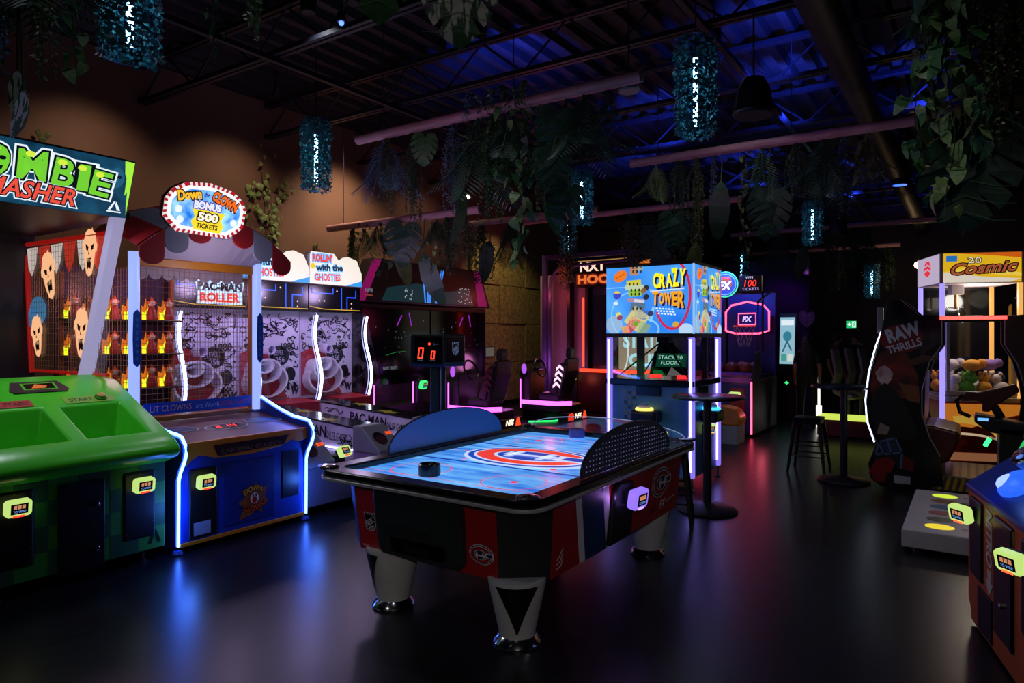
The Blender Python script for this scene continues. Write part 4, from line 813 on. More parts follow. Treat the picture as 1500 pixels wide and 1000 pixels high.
    MP = [(-h, 2.32), (h, 2.32), (h, 2.50), (0.36, 2.68), (0.2, 2.72), (0.1, 2.70), (0.03, 2.66), (-0.05, 2.74), (-h + 0.02, 2.74), (-h, 2.7)]
    mq = B().prism(MP, 'y', 2.2, 2.3).build('marquee', M('c8c4c0', 0.5), o, 0.006); a = Art(); a.poly(MP, E('f4ecdc', 0.95), 1)
    a.txt("ROLLIN'", -0.25, 2.665, 0.33, 0.1, E('e8442c', 1.0), 4, [(0.12, E('58b8ff', 1.0))], 0.02, 0.06); a.txt('with the', -0.13, 2.545, 0.46, 0.09, E('243040', 0.5), 4, [(0.1, E('8cd0ff', 1.0))], 0.05, 0.04); a.txt('GHOSTIES', -0.16, 2.415, 0.44, 0.095, E('e8442c', 1.0), 4, [(0.1, E('8cd0ff', 1.0))], 0.04, 0.03)
    a.ell(-0.41, 2.55, 0.035, 0.04, E('f8c820', 1.0), 4); a.poly([(0.16, 2.32), (h, 2.32), (h, 2.4), (0.3, 2.36)], E('3a9ae0', 1.0), 2)
    a.build('marquee_art', mq, (0, 2.198, 0)); return o
for k in range(3): lane(k)
lamp('POINT', (-6.7, 4.5, 2.2), (0.72, 0.52, 1.0), 13.0, None, 0.1); lamp('POINT', (-6.7, 5.45, 2.2), (0.72, 0.52, 1.0), 13.0, None, 0.1); lamp('POINT', (-6.7, 6.35, 2.2), (0.72, 0.52, 1.0), 13.0, None, 0.1)

# ================================================================== twin racing game
RC = thing('racing_game_screen', 'black racing game wall with wide dark screens and magenta edged marquee', 'arcade machine', (-8.75, 10.1, 0), PI / 2)
SCR = M('050608', 0.12)
B().box(-1.85, 1.85, 0.0, 0.3, 0.0, 2.2).build('screen_wall', BLK, RC, 0.01)
for x0, x1 in ((-1.8, -0.02), (0.02, 1.8)):
    s = B().box(x0, x1, -0.03, 0.0, 0.75, 2.12).build('screen', SCR, RC, 0.006); xc = (x0 + x1) / 2
    a = Art(); a.txt('INSERT CREDITS', -0.2, 1.05, 0.36, 0.05, E('90a0a8', 0.6), 1); a.stroke([(0.1, 2.0), (-0.02, 1.82)], 0.03, E('a030d0', 0.6), 1); a.stroke([(0.3, 2.05), (0.36, 1.82)], 0.03, E('a030d0', 0.6), 1); a.stroke([(-0.3, 1.28), (-0.05, 1.33), (0.2, 1.34)], 0.012, E('108038', 0.5), 1)
    for i in range(14): yy = RND.uniform(1.3, 1.9); xx = RND.uniform(-0.7, 0.7); a.rect(xx, xx + 0.02, yy, yy + RND.uniform(0.01, 0.04), E('8090b0', 0.25), 1)
    a.build('screen_picture', s, (xc, -0.0315, 0))
mq = B().prism([(-1.95, 2.22), (1.95, 2.22), (1.6, 3.0), (-1.55, 3.0)], 'y', -0.05, 0.22).build('marquee', M('0a0a10', 0.35), RC, 0.02)
a = Art(); a.poly([(-1.95, 2.24), (-1.75, 2.24), (-1.35, 2.98), (-1.55, 2.98)], E('b01878', 0.35), 1); a.poly([(1.5, 2.24), (1.85, 2.24), (1.55, 2.98), (1.35, 2.98)], E('b01878', 0.3), 1); a.poly([(-1.35, 2.26), (1.35, 2.26), (1.2, 2.6), (0.5, 2.5), (-0.4, 2.62), (-1.2, 2.5)], E('0c4a54', 0.30), 1)
for (x0, x1) in ((-0.18, -0.26), (-0.1, -0.13), (-0.04, -0.05), (0.12, 0.3), (0.14, 0.36)): a.stroke([(x0, 2.27), (x1, 2.9)], 0.035, E('3a8cff', 1.1), 2)
for i in range(36):
    x = RND.choice((-0.65, 0.9, 1.15)) + RND.uniform(-0.12, 0.12); z = RND.uniform(2.28, 2.6); a.rect(x, x + 0.025, z, z + 0.02, E('c8d0d8', 0.6), 2)
a.txt('NFS', -1.66, 2.42, 0.2, 0.07, E('8a8a98', 0.5), 3, (), 0, 0.03, 0.2); a.rect(-1.76, -1.57, 2.33, 2.35, E('a85040', 0.5), 3)
a.build('marquee_art', mq, (0, -0.052, 0))
for x in (-1.82, -0.85): B().tube([(x, -0.35, 0.42), (x, -0.35, 0.80)], 0.013, 6).build('light_bar', LEDP, RC)
B().box(-1.85, 0.1, -0.4, 0.0, 0.0, 0.42).build('pedal_base', BLK, RC, 0.01); reader(RC, (-0.72, -0.42, 0.75), RINGG, 0.2, 0.2, ('5.00', 'TO PLAY'), '30ff80', 1.6); B().box(-0.8, -0.64, -0.42, -0.3, 0.05, 0.9).build('reader_stand', BLK, RC, 0.01)
def racer(x, y, lit, label):
    """driving seat pod, front end towards the screens; local -y faces the room"""
    o = thing('racing_seat_pod', label, 'arcade seat', (x, y, 0), PI / 2)
    B().prism([(-0.4, -0.02), (-0.16, -0.14), (0.25, -0.14), (0.4, -0.0), (0.4, 0.9), (-0.4, 0.9)], 'z', 0.18, 0.30).build('platform', BLK, o, 0.01)
    B().prism([(-0.3, -0.05), (0.3, -0.05), (0.36, 0.85), (-0.36, 0.85)], 'z', 0.0, 0.18).build('pod_base', M('06060a', 0.3), o, 0.01)
    B().box(-0.42, -0.40, 0.06, 0.86, 0.30, 0.38).build('platform_light', LEDP, o); q = B(); q.v = [(-0.42, 0.06, 0.30), (-0.17, -0.16, 0.30), (-0.17, -0.16, 0.38), (-0.42, 0.06, 0.38), (-0.40, 0.06, 0.30), (-0.16, -0.14, 0.30), (-0.16, -0.14, 0.38), (-0.40, 0.06, 0.38)]; q.f = [(0, 1, 2, 3), (7, 6, 5, 4), (0, 4, 5, 1), (1, 5, 6, 2), (2, 6, 7, 3), (3, 7, 4, 0)]; q.build('corner_light', LEDP, o)
    B().tube([(-0.41, 0.86, 0.22), (-0.41, 0.86, 0.78)], 0.014, 6).build('light_bar', LEDP, o)
    B().box(-0.3, 0.3, 0.72, 0.95, 0.3, 0.95).build('dash_column', BLK, o, 0.03); wh = B().tube([(0.19 * math.cos(t), 0.0, 0.19 * math.sin(t)) for t in [2 * PI * i / 20 for i in range(21)]], 0.02, 8, False).tube([(-0.18, 0, 0), (0.18, 0, 0)], 0.018, 6).build('steering_wheel', M('14141c', 0.3), o, 0, True); wh.location = (0, 0.66, 1.0); wh.rotation_euler = (-0.4, 0, 0)
    B().tube([(0, 0.8, 0.95), (0, 0.66, 1.0)], 0.03, 8).build('wheel_shaft', BLK, o); Art().ell(0, 0, 0.06, 0.1, E('c060ff', 0.9), 1).build('dash_light', o, (-0.31, 0.84, 0.98), (0, -1, 0), (0, 0, 1))
    st = B().box(-0.26, 0.26, 0.1, 0.55, 0.38, 0.52).build('seat_cushion', M('101018', 0.5), o, 0.04, False, 3)
    bk = B().prism([(0.16, 0.45), (0.06, 0.48), (-0.08, 0.95), (-0.1, 1.18), (-0.04, 1.2), (0.04, 0.98)], 'x', -0.25, 0.25).build('seat_back', M('121218', 0.45), o, 0.03, False, 3)
    B().prism([(-0.08, 1.18), (-0.09, 1.36), (-0.05, 1.41), (0.01, 1.39), (0.02, 1.2)], 'x', -0.12, 0.12).build('headrest', M('121218', 0.45), o, 0.04, False, 3)
    for s in (-1, 1): B().prism([(0.14, 0.5), (-0.08, 1.1), (0.02, 1.12), (0.22, 0.8), (0.3, 0.52)], 'x', s * 0.25 - 0.03, s * 0.25 + 0.03).build('side_bolster', M('18181f', 0.45), o, 0.02)
    a = Art(); cm = E('ffd0f0', 1.3) if lit else M('6a1430', 0.5)
    for i in range(4):
        z = 0.62 + i * 0.11; a.poly([(-0.08 + i * 0.025, z), (0.0 + i * 0.025, z + 0.07), (0.08 + i * 0.025, z), (0.08 + i * 0.025, z + 0.06), (0.0 + i * 0.025, z + 0.13), (-0.08 + i * 0.025, z + 0.06)], cm, 1)
    a.build('chevron_trim', bk, (-0.283, 0.12, 0.0), (0, -1, 0), (0, 0, 1))
    if lit: lamp('POINT', (x + 0.05, y - 0.6, 0.95), (1.0, 0.3, 0.85), 0.5, None, 0.05)
    a = Art(); a.txt('NFS', -0.03, 1.3, 0.1, 0.04, M('8a8a98', 0.5), 1, (), 0, 0.02, 0.2); a.build('headrest_lettering', bk, (0, -0.096, 0.0))
    rb = B().prism([(-0.4, -0.2), (0.4, -0.2), (0.38, 0.02), (-0.38, 0.02)], 'z', 0.0, 0.17).build('rear_bumper', M('0a0a10', 0.3), o, 0.012); a = Art(); a.txt('NFS', 0.0, 0.095, 0.26, 0.1, E('fff0d8', 1.3), 2, (), 0, 0.05, 0.25); a.poly([(0.17, 0.02), (0.36, 0.02), (0.3, 0.16), (0.22, 0.16)], E('ff5028', 1.0), 1)
    if lit: a.poly([(-0.4, 0.02), (-0.17, 0.02), (-0.17, 0.14), (-0.24, 0.165), (-0.36, 0.155), (-0.4, 0.1)], E('ff4020', 0.8), 1)
    a.build('bumper_lettering', rb, (0, -0.2015, 0)); return o
racer(-6.98, 9.98, False, 'black racing seat with dull red chevrons on magenta lit platform'); racer(-6.5, 11.62, True, 'black racing seat with bright pink chevrons on magenta lit platform')
g = on_z(790, 612, 0.05); tag(B().tube([(g.x - 0.05, g.y - 0.3, 0.012), (g.x + 0.3, g.y + 0.05, 0.012), (g.x + 0.34, g.y + 0.3, 0.012)], 0.011, 6).build('green_light_cord', LEDG), 'thin glowing green light cord on floor between the racing seats', 'light strip')
lamp('POINT', (-7.6, 9.2, 0.5), (0.9, 0.2, 1.0), 2.0, None, 0.1); lamp('POINT', (-7.2, 10.5, 0.5), (0.9, 0.2, 1.0), 2.0, None, 0.1)

# ================================================================== tower stacking game with blue sign box
TW = thing('tower_game_cabinet', 'blue square arcade cabinet with bright cartoon sign box and violet light posts', 'arcade machine', (-2.93, 7.0, 0))
h, D_ = 0.505, 0.95
BP = two_tone('tower_blue', '3a74b4', '5896d2', 2.2, (1, 1, 1), 0.0, 0.4)
B().box(-h + 0.04, h - 0.04, 0.04, D_ - 0.04, 0.12, 1.09).build('base_cabinet', BP, TW, 0.006)
B().box(-h, h, 0.0, D_, 1.09, 1.16).build('black_ledge', BLKG, TW, 0.01)
SG = B().box(-h, h, 0.0, D_, 1.66, 2.40).build('sign_box', M('1a1c28', 0.4), TW, 0.006); B().box(-h - 0.005, h + 0.005, -0.005, D_ + 0.005, 2.40, 2.43).build('top_cap', BLK, SG, 0.006); B().box(-h - 0.005, h + 0.005, -0.005, D_ + 0.005, 1.62, 1.66).build('lower_cap', BLK, SG, 0.006)
for (x, y) in ((-h + 0.03, 0.03), (h - 0.03, 0.03), (h - 0.03, D_ - 0.03), (-h + 0.03, D_ - 0.03)):
    p = B().box(x - 0.03, x + 0.03, y - 0.03, y + 0.03, 0.13, 1.62).build('light_post', E('8a78f0', 1.0), TW, 0.012)
    B().box(x - 0.012, x + 0.012, y - 0.034, y - 0.03, 0.2, 1.6).build('led_strip', E('9884ff', 6.0), p)
    B().lathe([(0.03, 0), (0.03, 0.012), (0.012, 0.02), (0.012, 0.13)], 12, (x, y, 0)).build('levelling_foot', STEEL, TW)
def tower_art(w_):
    a = Art((-w_ / 2 + 0.005, w_ / 2 - 0.005, 0.005, 0.735)); k = w_ / 1.0
    def X(x): return x * k
    sky = two_tone('tower_sky', '0a6ae0', '58b4f8', 1.3, (1, 1, 1), 1.0, 0.3, 0.3, 0.7, 2); a.rect(-w_ / 2 + 0.005, w_ / 2 - 0.005, 0.005, 0.735, sky, 1)
    lp = E('90d0ff', 0.9); a.arc(X(-0.2), 0.2, X(0.24), 0.26, 0.014, lp, 2, 60, 300, 30); a.arc(X(-0.05), 0.05, X(0.18), 0.12, 0.02, lp, 2, -40, 150, 20); a.arc(X(-0.35), 0.42, X(0.5), 0.1, 0.01, lp, 2, 10, 150, 16); a.stroke([(X(0.03), 0.14), (X(0.06), 0.28)], 0.03 * k, lp, 2)
    a.ell(X(-0.4), 0.1, X(0.1), 0.1, E('a0c8f0', 0.8), 2); a.ell(X(0.42), 0.04, X(0.08), 0.07, E('c0e0ff', 0.9), 2)
    rd = E('d02848', 0.95); a.arc(X(0.27), 0.42, X(0.21), 0.38, 0.028 * k, rd, 3, -150, 100, 40)
    or_ = E('f07818', 1.0); a.ell(X(-0.325), 0.64, X(0.085), 0.06, or_, 3, 24, 0.45); a.stroke([(X(-0.37), 0.62), (X(-0.28), 0.665)], 0.006, E('8a3c08', 0.6), 4)
    a.ell(X(-0.365), 0.43, X(0.045), 0.048, E('3848c8', 0.9), 3); a.poly([(X(-0.405), 0.45), (X(-0.325), 0.45), (X(-0.345), 0.476), (X(-0.385), 0.476)], E('e8d048', 0.9), 4); a.ell(X(-0.38), 0.34, X(0.03), 0.02, E('e0f0ff', 0.9), 3); a.ell(X(-0.345), 0.21, X(0.03), 0.03, E('e8e070', 0.9), 3)
    # stacked storeys of the leaning tower
    for (cx, cy, w2, h2, cl, rt) in ((-0.16, 0.70, 0.1, 0.11, 'c08868', 0), (-0.165, 0.56, 0.17, 0.06, 'd8d040', 0.05), (-0.155, 0.51, 0.22, 0.05, 'c8d8b0', 0.0), (-0.15, 0.45, 0.15, 0.08, '98c838', 0.0), (-0.14, 0.365, 0.2, 0.04, 'b090a8', -0.1), (-0.10, 0.36, 0.12, 0.03, 'e0e8e8', -0.1), (-0.12, 0.29, 0.17, 0.1, '587890', -0.1), (-0.08, 0.21, 0.14, 0.1, '4868b8', -0.2), (-0.13, 0.16, 0.21, 0.22, 'd8d088', -0.65), (-0.19, 0.06, 0.12, 0.24, 'c84870', -0.5), (-0.05, 0.05, 0.13, 0.14, '88a890', -0.4), (-0.26, 0.045, 0.09, 0.08, 'e0b070', 0.2)):
        c_, s_ = math.cos(rt), math.sin(rt); a.poly([(X(cx) + (x * c_ - y * s_) * k, max(0.008, cy + (x * s_ + y * c_))) for x, y in ((-w2 / 2, -h2 / 2), (w2 / 2, -h2 / 2), (w2 / 2, h2 / 2), (-w2 / 2, h2 / 2))], E(cl, 0.9), 4)
    dkw = E('403020', 0.5)
    for (bx_, by_, nx_, ny_) in ((-0.22, 0.53, 3, 1), (-0.2, 0.42, 3, 2), (-0.18, 0.67, 3, 2), (-0.18, 0.26, 3, 1)):
        for i in range(nx_):
            for j in range(ny_): a.rect(X(bx_ + i * 0.045), X(bx_ + i * 0.045 + 0.018), by_ + j * 0.045, by_ + j * 0.045 + 0.03, dkw, 5)
    for (x, y, cl) in ((-0.02, 0.5, '303038'), (-0.05, 0.47, 'a07048'), (-0.02, 0.40, '282830'), (-0.09, 0.72, 'b0b8a0'), (0.03, 0.22, '384060'), (-0.14, 0.11, '78b828'), (-0.33, 0.18, 'a04868'), (0.31, 0.1, 'e8b840'), (0.36, 0.5, '90a8d0')): a.ell(X(x), y, X(0.035), 0.03, E(cl, 0.8), 5, 12, 0.4)
    yl, og, pp_ = E('fff020', 1.05), E('f8a818', 1.0), E('2a1450', 0.6)
    for i, (t, x, y, hh, rt) in enumerate((('C', 0.095, 0.575, 0.17, 0.0), ('R', 0.165, 0.57, 0.15, -0.05), ('A', 0.24, 0.575, 0.15, 0.05), ('Z', 0.305, 0.60, 0.20, 0.1), ('Y', 0.385, 0.605, 0.17, -0.05))):
        a.txt(t, X(x + 0.018), y - 0.02, X(0.075), hh, pp_, 6, (), rt, 0.06); a.txt(t, X(x), y, X(0.07), hh, yl, 8, (), rt, 0.045)
    a.stroke([(X(0.03), 0.46), (X(0.4), 0.48)], 0.014, E('c8e0ff', 1.0), 8)
    for i, (t, x, y, hh, wd) in enumerate((('T', 0.085, 0.385, 0.15, 0.07), ('O', 0.155, 0.38, 0.13, 0.055), ('W', 0.225, 0.38, 0.14, 0.085), ('E', 0.3, 0.375, 0.155, 0.06), ('R', 0.37, 0.365, 0.18, 0.075))):
        a.txt(t, X(x + 0.018), y - 0.02, X(wd), hh, pp_, 6, (), -0.03, 0.06); a.txt(t, X(x), y, X(wd), hh, og, 8, (), -0.03, 0.045)
    for i in range(18): a.ell(X(0.1 + (i % 6) * 0.035 + (i // 6) * 0.012), 0.275 - (i // 6) * 0.028 - (i % 6) * 0.003, X(0.013), 0.009, E('e8f4ff', 0.95), 5, 8)
    return a
tower_art(1.01).build('sign_art', SG, (0, -0.002, 1.66)); tower_art(0.94).build('sign_art', SG, (h + 0.002, D_ / 2, 1.66), (0, 1, 0), (0, 0, 1))
B().box(h - 0.006, h + 0.012, -0.012, 0.006, 1.66, 2.4).build('corner_strip', E('a8d0ff', 0.8), SG)
# window storey
for (x0, x1, y0, y1) in ((-h + 0.06, h - 0.06, 0.03, 0.034), (-h + 0.06, h - 0.06, D_ - 0.034, D_ - 0.03)): B().box(x0, x1, y0, y1, 1.16, 1.62).build('window_pane', GLASS, TW)
for x in (-h + 0.03, h - 0.034): B().box(x, x + 0.004, 0.06, D_ - 0.06, 1.16, 1.62).build('window_pane', GLASS, TW)
B().box(-0.16, -0.08, 0.05, 0.10, 1.16, 1.62).build('mullion', BLK, TW, 0.004); B().box(h - 0.1, h - 0.04, 0.55, 0.6, 1.16, 1.62).build('mullion', BLK, TW, 0.004)
py = B(); ap = (0.0, D_ / 2, 1.6)
for (x, y) in ((-0.42, 0.1), (0.42, 0.1), (0.42, D_ - 0.1), (-0.42, D_ - 0.1)): py.tube([(x, y, 1.17), ap], 0.009, 5)
py.build('pyramid_frame', BLK, TW); B().box(-0.07, 0.07, D_ / 2 - 0.07, D_ / 2 + 0.07, 1.56, 1.62).build('projector', BLK, TW, 0.01)
sc = B(); sc.quad((-0.12, 0.3, 1.19), (0.36, 0.3, 1.19), (0.12, 0.45, 1.56), (-0.06, 0.45, 1.56)); sp_ = sc.build('hologram_screen', M('101c22', 0.2), TW)
a = Art(); a.rect(-0.13, 0.22, 0.10, 0.26, E('0c5038', 0.5), 1); a.txt('STACK 50', 0.03, 0.215, 0.28, 0.045, E('c0ffe8', 0.7), 2); a.txt('FLOORS', 0.04, 0.15, 0.22, 0.045, E('c0ffe8', 0.7), 2); a.poly([(-0.15, 0.0), (0.0, 0.0), (-0.05, 0.06), (-0.15, 0.06)], E('0a7038', 0.5), 1); a.poly([(0.02, 0.0), (0.2, 0.0), (0.06, 0.1)], E('8a8480', 0.4), 1); a.build('screen_picture', sp_, (0.08, 0.292, 1.195), (1, 0, 0), (0, 0.15, 0.37))
for (x, m_) in ((-0.36, E('c08820', 0.5)), (0.02, E('ff3030', 1.2)), (0.34, E('ff3030', 1.2))):
    c_ = B().box(-0.07, 0.07, -0.05, 0.05, 0, 0.02).build('block_tray', m_, TW, 0.004); c_.location = (x, 0.16, 1.18); c_.rotation_euler = (0.2, 0, 0.3)
# lower panel details
a = Art()
for i in range(3):
    for j in range(9): a.rect(-0.3 + i * 0.05, -0.265 + i * 0.05, 0.55 + j * 0.055, 0.585 + j * 0.055, M('7a8ca0', 0.5) if (i + j) % 3 else M('34506c', 0.5), 2)
for (x, y) in ((-0.38, 0.62), (-0.4, 0.5), (0.1, 0.42), (0.22, 0.42), (-0.2, 0.36), (-0.1, 0.4)): a.poly([(x + (0.03 if i % 2 == 0 else 0.014) * math.cos(PI * i / 5 + PI / 2), y + (0.03 if i % 2 == 0 else 0.014) * math.sin(PI * i / 5 + PI / 2)) for i in range(10)], M('b87838', 0.5), 2)
for k in range(7): a.stroke([(-0.28 + k * 0.02, 0.4 + k * 0.03), (0.02 + k * 0.03, 0.34 + k * 0.03)], 0.006, M('88b0d8', 0.5), 2)
a.build('panel_print', TW, (0, 0.037, 0))
for (rz, o_, cc, wd) in ((0, (0.0, 0.04, 0), E('f0e070', 1.3), 0.3), (PI / 2, (h - 0.04, 0.42, 0), E('40c8ff', 1.6), 0.26)):
    cb = B().box(-wd / 2, wd / 2, -0.2, 0.0, 0.70, 0.83).build('button_console', M('080c18', 0.35), TW, 0.03, False, 3); cb.location = o_; cb.rotation_euler = (0, 0, rz)
    B().lathe([(0.095, 0.83), (0.1, 0.845), (0.09, 0.86)], 24, (-0.02, -0.1, 0)).build('button_light', cc, cb, 0, True); B().lathe([(0.065, 0.855), (0.06, 0.885), (0.03, 0.9)], 20, (-0.02, -0.1, 0)).build('push_button', M('c8c8d8', 0.3), cb, 0, True)
    bx_ = B().box(-0.15, 0.13, -0.02, 0.0, 0.98, 1.08).build('display_box', BLKG, TW, 0.006); bx_.location = o_; bx_.rotation_euler = (0, 0, rz)
rp2 = B().box(0.06, 0.26, -0.002, 0.04, 0.4, 0.64).build('reader_plate', M('0a1424', 0.4), TW, 0.02); reader(TW, (0.16, 0.0, 0.57), RINGY, 0, 0.2, ('5.00', 'TO PLAY'), 'a0ff60', 1.2); reader(TW, (h - 0.02, 0.5, 0.62), RINGY, PI / 2 - 0.5, 0.2, ('5.00', 'TO PLAY'), 'ff3020', 1.2); B().box(h - 0.045, h - 0.03, 0.4, 0.6, 0.15, 0.66).build('reader_plate', M('0a1424', 0.4), TW, 0.004)

# ================================================================== bar tables and stools
def bar_table(p, lab, rt=0.34, m=M('101014', 0.25)):
    o = thing('bar_table', lab, 'table', (p[0], p[1], 0)); B().lathe([(rt - 0.02, 1.05), (rt, 1.06), (rt, 1.075), (rt - 0.01, 1.08)], 32).build('table_top', m, o, 0, True)
    B().tube([(0, 0, 0.05), (0, 0, 1.05)], 0.038, 14).build('column', BLK, o, 0, True); B().lathe([(0.27, 0.0), (0.275, 0.015), (0.24, 0.04), (0.08, 0.06), (0.04, 0.08)], 32).build('base_plate', BLK, o, 0, True); return o
t1 = bar_table((-2.06, 6.33), 'round black bar table on a single column beside the blue sign cabinet'); t2 = bar_table((-1.2, 8.45), 'round black bar table on a single column beside the volcano printed side panel')
def stool(p, rz, lab, hs=0.68):
    o = thing('metal_stool', lab, 'stool', (p[0], p[1], 0), rz); m = M('0e0f14', 0.35, 0.4)
    B().box(-0.155, 0.155, -0.155, 0.155, hs - 0.03, hs).build('seat', m, o, 0.02)
    B().box(-0.15, 0.15, -0.15, 0.15, hs - 0.075, hs - 0.03).build('seat_apron', m, o, 0.006)
    for sx in (-1, 1):
        for sy in (-1, 1): B().tube([(sx * 0.135, sy * 0.135, hs - 0.05), (sx * 0.205, sy * 0.205, 0.0)], [0.026, 0.015], 6).build('leg', m, o)
    for z in (0.2, 0.33):
        q = 0.205 - (z / hs) * 0.07; B().tube([(-q, -q, z), (q, -q, z), (q, q, z), (-q, q, z), (-q, -q, z)], 0.009, 6).build('foot_rail', m, o)
    return o
stool((-2.23, 5.78), 0.3, 'black metal stool between the air hockey table and the bar table'); stool((-1.64, 8.86), 0.0, 'black metal stool standing next to the bar table by the volcano panel', 0.66)

# ================================================================== basketball games
HB = M('0c2090', 0.5); 
def hoop_game(xc, lab, sign):
    o = thing('basketball_game', lab, 'arcade machine', (xc, 11.25, 0), 0, 'basketball games side by side')
    w2 = 0.42; B().box(-w2, w2, 0.0, 0.9, 0.04, 0.86).build('ball_cabinet', M('141c5a', 0.4), o, 0.01); pl = B().box(0.08, 0.3, -0.01, 0.02, 0.35, 0.78).build('reader_plate', M('5a1020', 0.4), o, 0.006); reader(o, (0.17, -0.02, 0.66), RINGY, 0, 0.1, ('5.00', 'TO PLAY'), 'ff3020', 1.5)
    B().prism([(0.0, 0.86), (-0.02, 0.95), (0.35, 1.02), (0.35, 0.86)], 'x', -w2, w2).build('ball_ramp', M('6a50a8', 0.4), o, 0.008)
    B().box(-w2 + 0.02, w2 - 0.02, 0.0, 1.6, 0.86, 0.968).build('return_deck', M('10103a', 0.4), o)
    B().box(-w2, w2, 1.55, 1.62, 0.86, 2.4).build('rear_wall', HB, o)
    for s in (-1, 1):
        if s < 0 and sign is False: pass
        B().prism([(0.0, 0.04), (-0.02, 0.9), (0.25, 1.35), (0.45, 1.38), (0.45, 0.9), (1.6, 0.9), (1.6, 0.04)], 'x', s * w2 - 0.02, s * w2 + 0.02).build('side_panel', M('2a2c40', 0.45), o, 0.006)
        B().tube([(s * w2, -0.03, 0.05), (s * w2, -0.035, 0.86), (s * w2, 0.08, 1.02)], 0.016, 6).build('light_strip', LEDK, o, 0, True)
        B().tube([(s * w2 * 0.98, 0.42, 1.38), (s * w2 * 0.98, 0.42, 2.2), (s * w2 * 0.98, 1.5, 2.45)], 0.018, 6).build('cage_bar', BLK, o)
    bbd = [(-0.38, 1.72), (-0.38, 2.06), (-0.28, 2.18), (0, 2.24), (0.28, 2.18), (0.38, 2.06), (0.38, 1.72), (0.2, 1.67), (-0.2, 1.67)]
    bd = B().prism(bbd, 'y', 1.3, 1.32).build('hoop_board', M('0e28b0', 0.4), o); B().tube([(p[0], 1.29, p[1]) for p in bbd + bbd[:1]], 0.017, 6).build('board_light', LEDK, bd, 0, True)
    B().tube([(-0.15, 1.28, 1.83), (-0.15, 1.28, 2.03), (0.15, 1.28, 2.03), (0.15, 1.28, 1.83), (-0.15, 1.28, 1.83)], 0.011, 6).build('target_light', LEDK, bd); a = Art(); a.txt('FX', 0, 1.93, 0.17, 0.1, E('e0c8ff', 1.0), 1, (), 0, 0.05, 0.15); a.build('board_lettering', bd, (0, 1.295, 0))
    hp = B().tube([(0.18 * math.cos(t), 1.1 + 0.18 * math.sin(t), 1.80) for t in [2 * PI * i / 20 for i in range(21)]], 0.012, 6, False).build('hoop', E('e83820', 0.5), o, 0, True); q = B()
    for i in range(12):
        for s in (-1, 1):
            pts = [((0.18 - 0.02 * j * 1.2) * math.cos(2 * PI * (i + s * j * 0.5) / 12) + 0, 1.1 + (0.18 - 0.024 * j) * math.sin(2 * PI * (i + s * j * 0.5) / 12), 1.80 - 0.09 * j) for j in range(5)]; q.tube(pts, 0.004, 4, False)
    stuff(q.build('net', M('b8c0e0', 0.6), hp))
    return o
h1 = hoop_game(-3.36, 'blue basketball game with round glowing sign beyond the blue sign cabinet', True); hoop_game(-4.26, 'blue basketball game mostly hidden behind the blue sign cabinet', False)
sgn = B().lathe([(0.2, 0), (0.21, 0.02), (0.2, 0.05)], 32).xf(Matrix.Translation((-0.2, 0.7, 2.52)) @ Matrix.Rotation(PI / 2, 4, 'X')).build('round_sign', M('1a2a70', 0.4), h1, 0, True)
a = Art(); a.arc(0, 0, 0.225, 0.225, 0.022, E('40e0a0', 1.4), 1, -150, 120, 30); a.arc(0, 0, 0.19, 0.19, 0.02, E('60a0ff', 1.3), 1, 0, 360, 30); a.ell(0, 0, 0.17, 0.17, E('3858d8', 0.9), 1); a.ell(0, 0.02, 0.12, 0.12, E('e06840', 0.6), 2); a.txt('FX', 0, -0.02, 0.24, 0.15, E('ffffff', 1.2), 4, [(0.06, E('3050c0', 0.9))], 0, 0.05, 0.2); a.txt('HOOPS', 0, 0.11, 0.2, 0.05, E('f070a0', 1.0), 4, (), 0, 0.02); a.build('round_sign_art', sgn, (-0.2, 0.645, 2.52))
db = B().box(0.05, 0.42, 0.6, 0.68, 2.38, 2.66).build('bonus_display', M('0a0a18', 0.4), h1, 0.01); a = Art(); a.txt('100', 0.24, 2.52, 0.2, 0.11, E('ff3828', 1.6), 2, (), 0, 0.0, 0.15); a.txt('WIN', 0.22, 2.62, 0.12, 0.04, E('d8d8ff', 1.0), 2); a.txt('TICKETS', 0.24, 2.425, 0.28, 0.045, E('c8b8ff', 0.9), 2); a.build('display_digits', db, (0, 0.598, 0)); B().box(-0.35, 0.4, 0.66, 0.72, 2.34, 2.38).build('sign_bracket', BLK, h1)
for s in (-1, 1): B().tube([(s * 0.42, 0.69, 1.36), (s * 0.42, 0.69, 2.38)], 0.02, 6).build('sign_pole', BLK, h1)
bl_ = M('7a3a20', 0.5, 0, 0, 0.1)
for i, (x, y, z) in enumerate(((-0.27, 0.48, 1.09), (-0.04, 0.48, 1.09), (0.19, 0.48, 1.09), (0.07, 0.72, 1.09), (0.29, 0.72, 1.09))):
    bb_ = thing('basketball', 'orange brown basketball in the ball tray of the basketball game', 'ball', (-3.36 + x, 11.25 + y, z - 0.12), 0, 'basketballs in the tray'); B().ball((0, 0, 0.11), 0.11, 10).build('ball_skin', bl_, bb_, 0, True)
    for ax in ('X', 'Y', 'Z'): B().tube([(0.1105 * math.cos(t), 0.1105 * math.sin(t), 0) for t in [2 * PI * i_ / 24 for i_ in range(25)]], 0.003, 4, False).xf(Matrix.Translation((0, 0, 0.11)) @ (Matrix.Rotation(PI / 2, 4, ax) if ax != 'Z' else Matrix.Rotation(0.4, 4, 'X'))).build('seam', M('1a0c08', 0.6), bb_)
lamp('SPOT', (-3.5, 11.7, 2.9), (0.2, 0.3, 1.0), 70, (-3.4, 12.7, 1.4), 0.1, 90, 0.6); lamp('POINT', (-3.2, 11.0, 1.0), (1.0, 0.2, 0.25), 1.2, None, 0.1); lamp('POINT', (-2.75, 11.1, 0.5), (1.0, 0.12, 0.2), 2.2, None, 0.05)
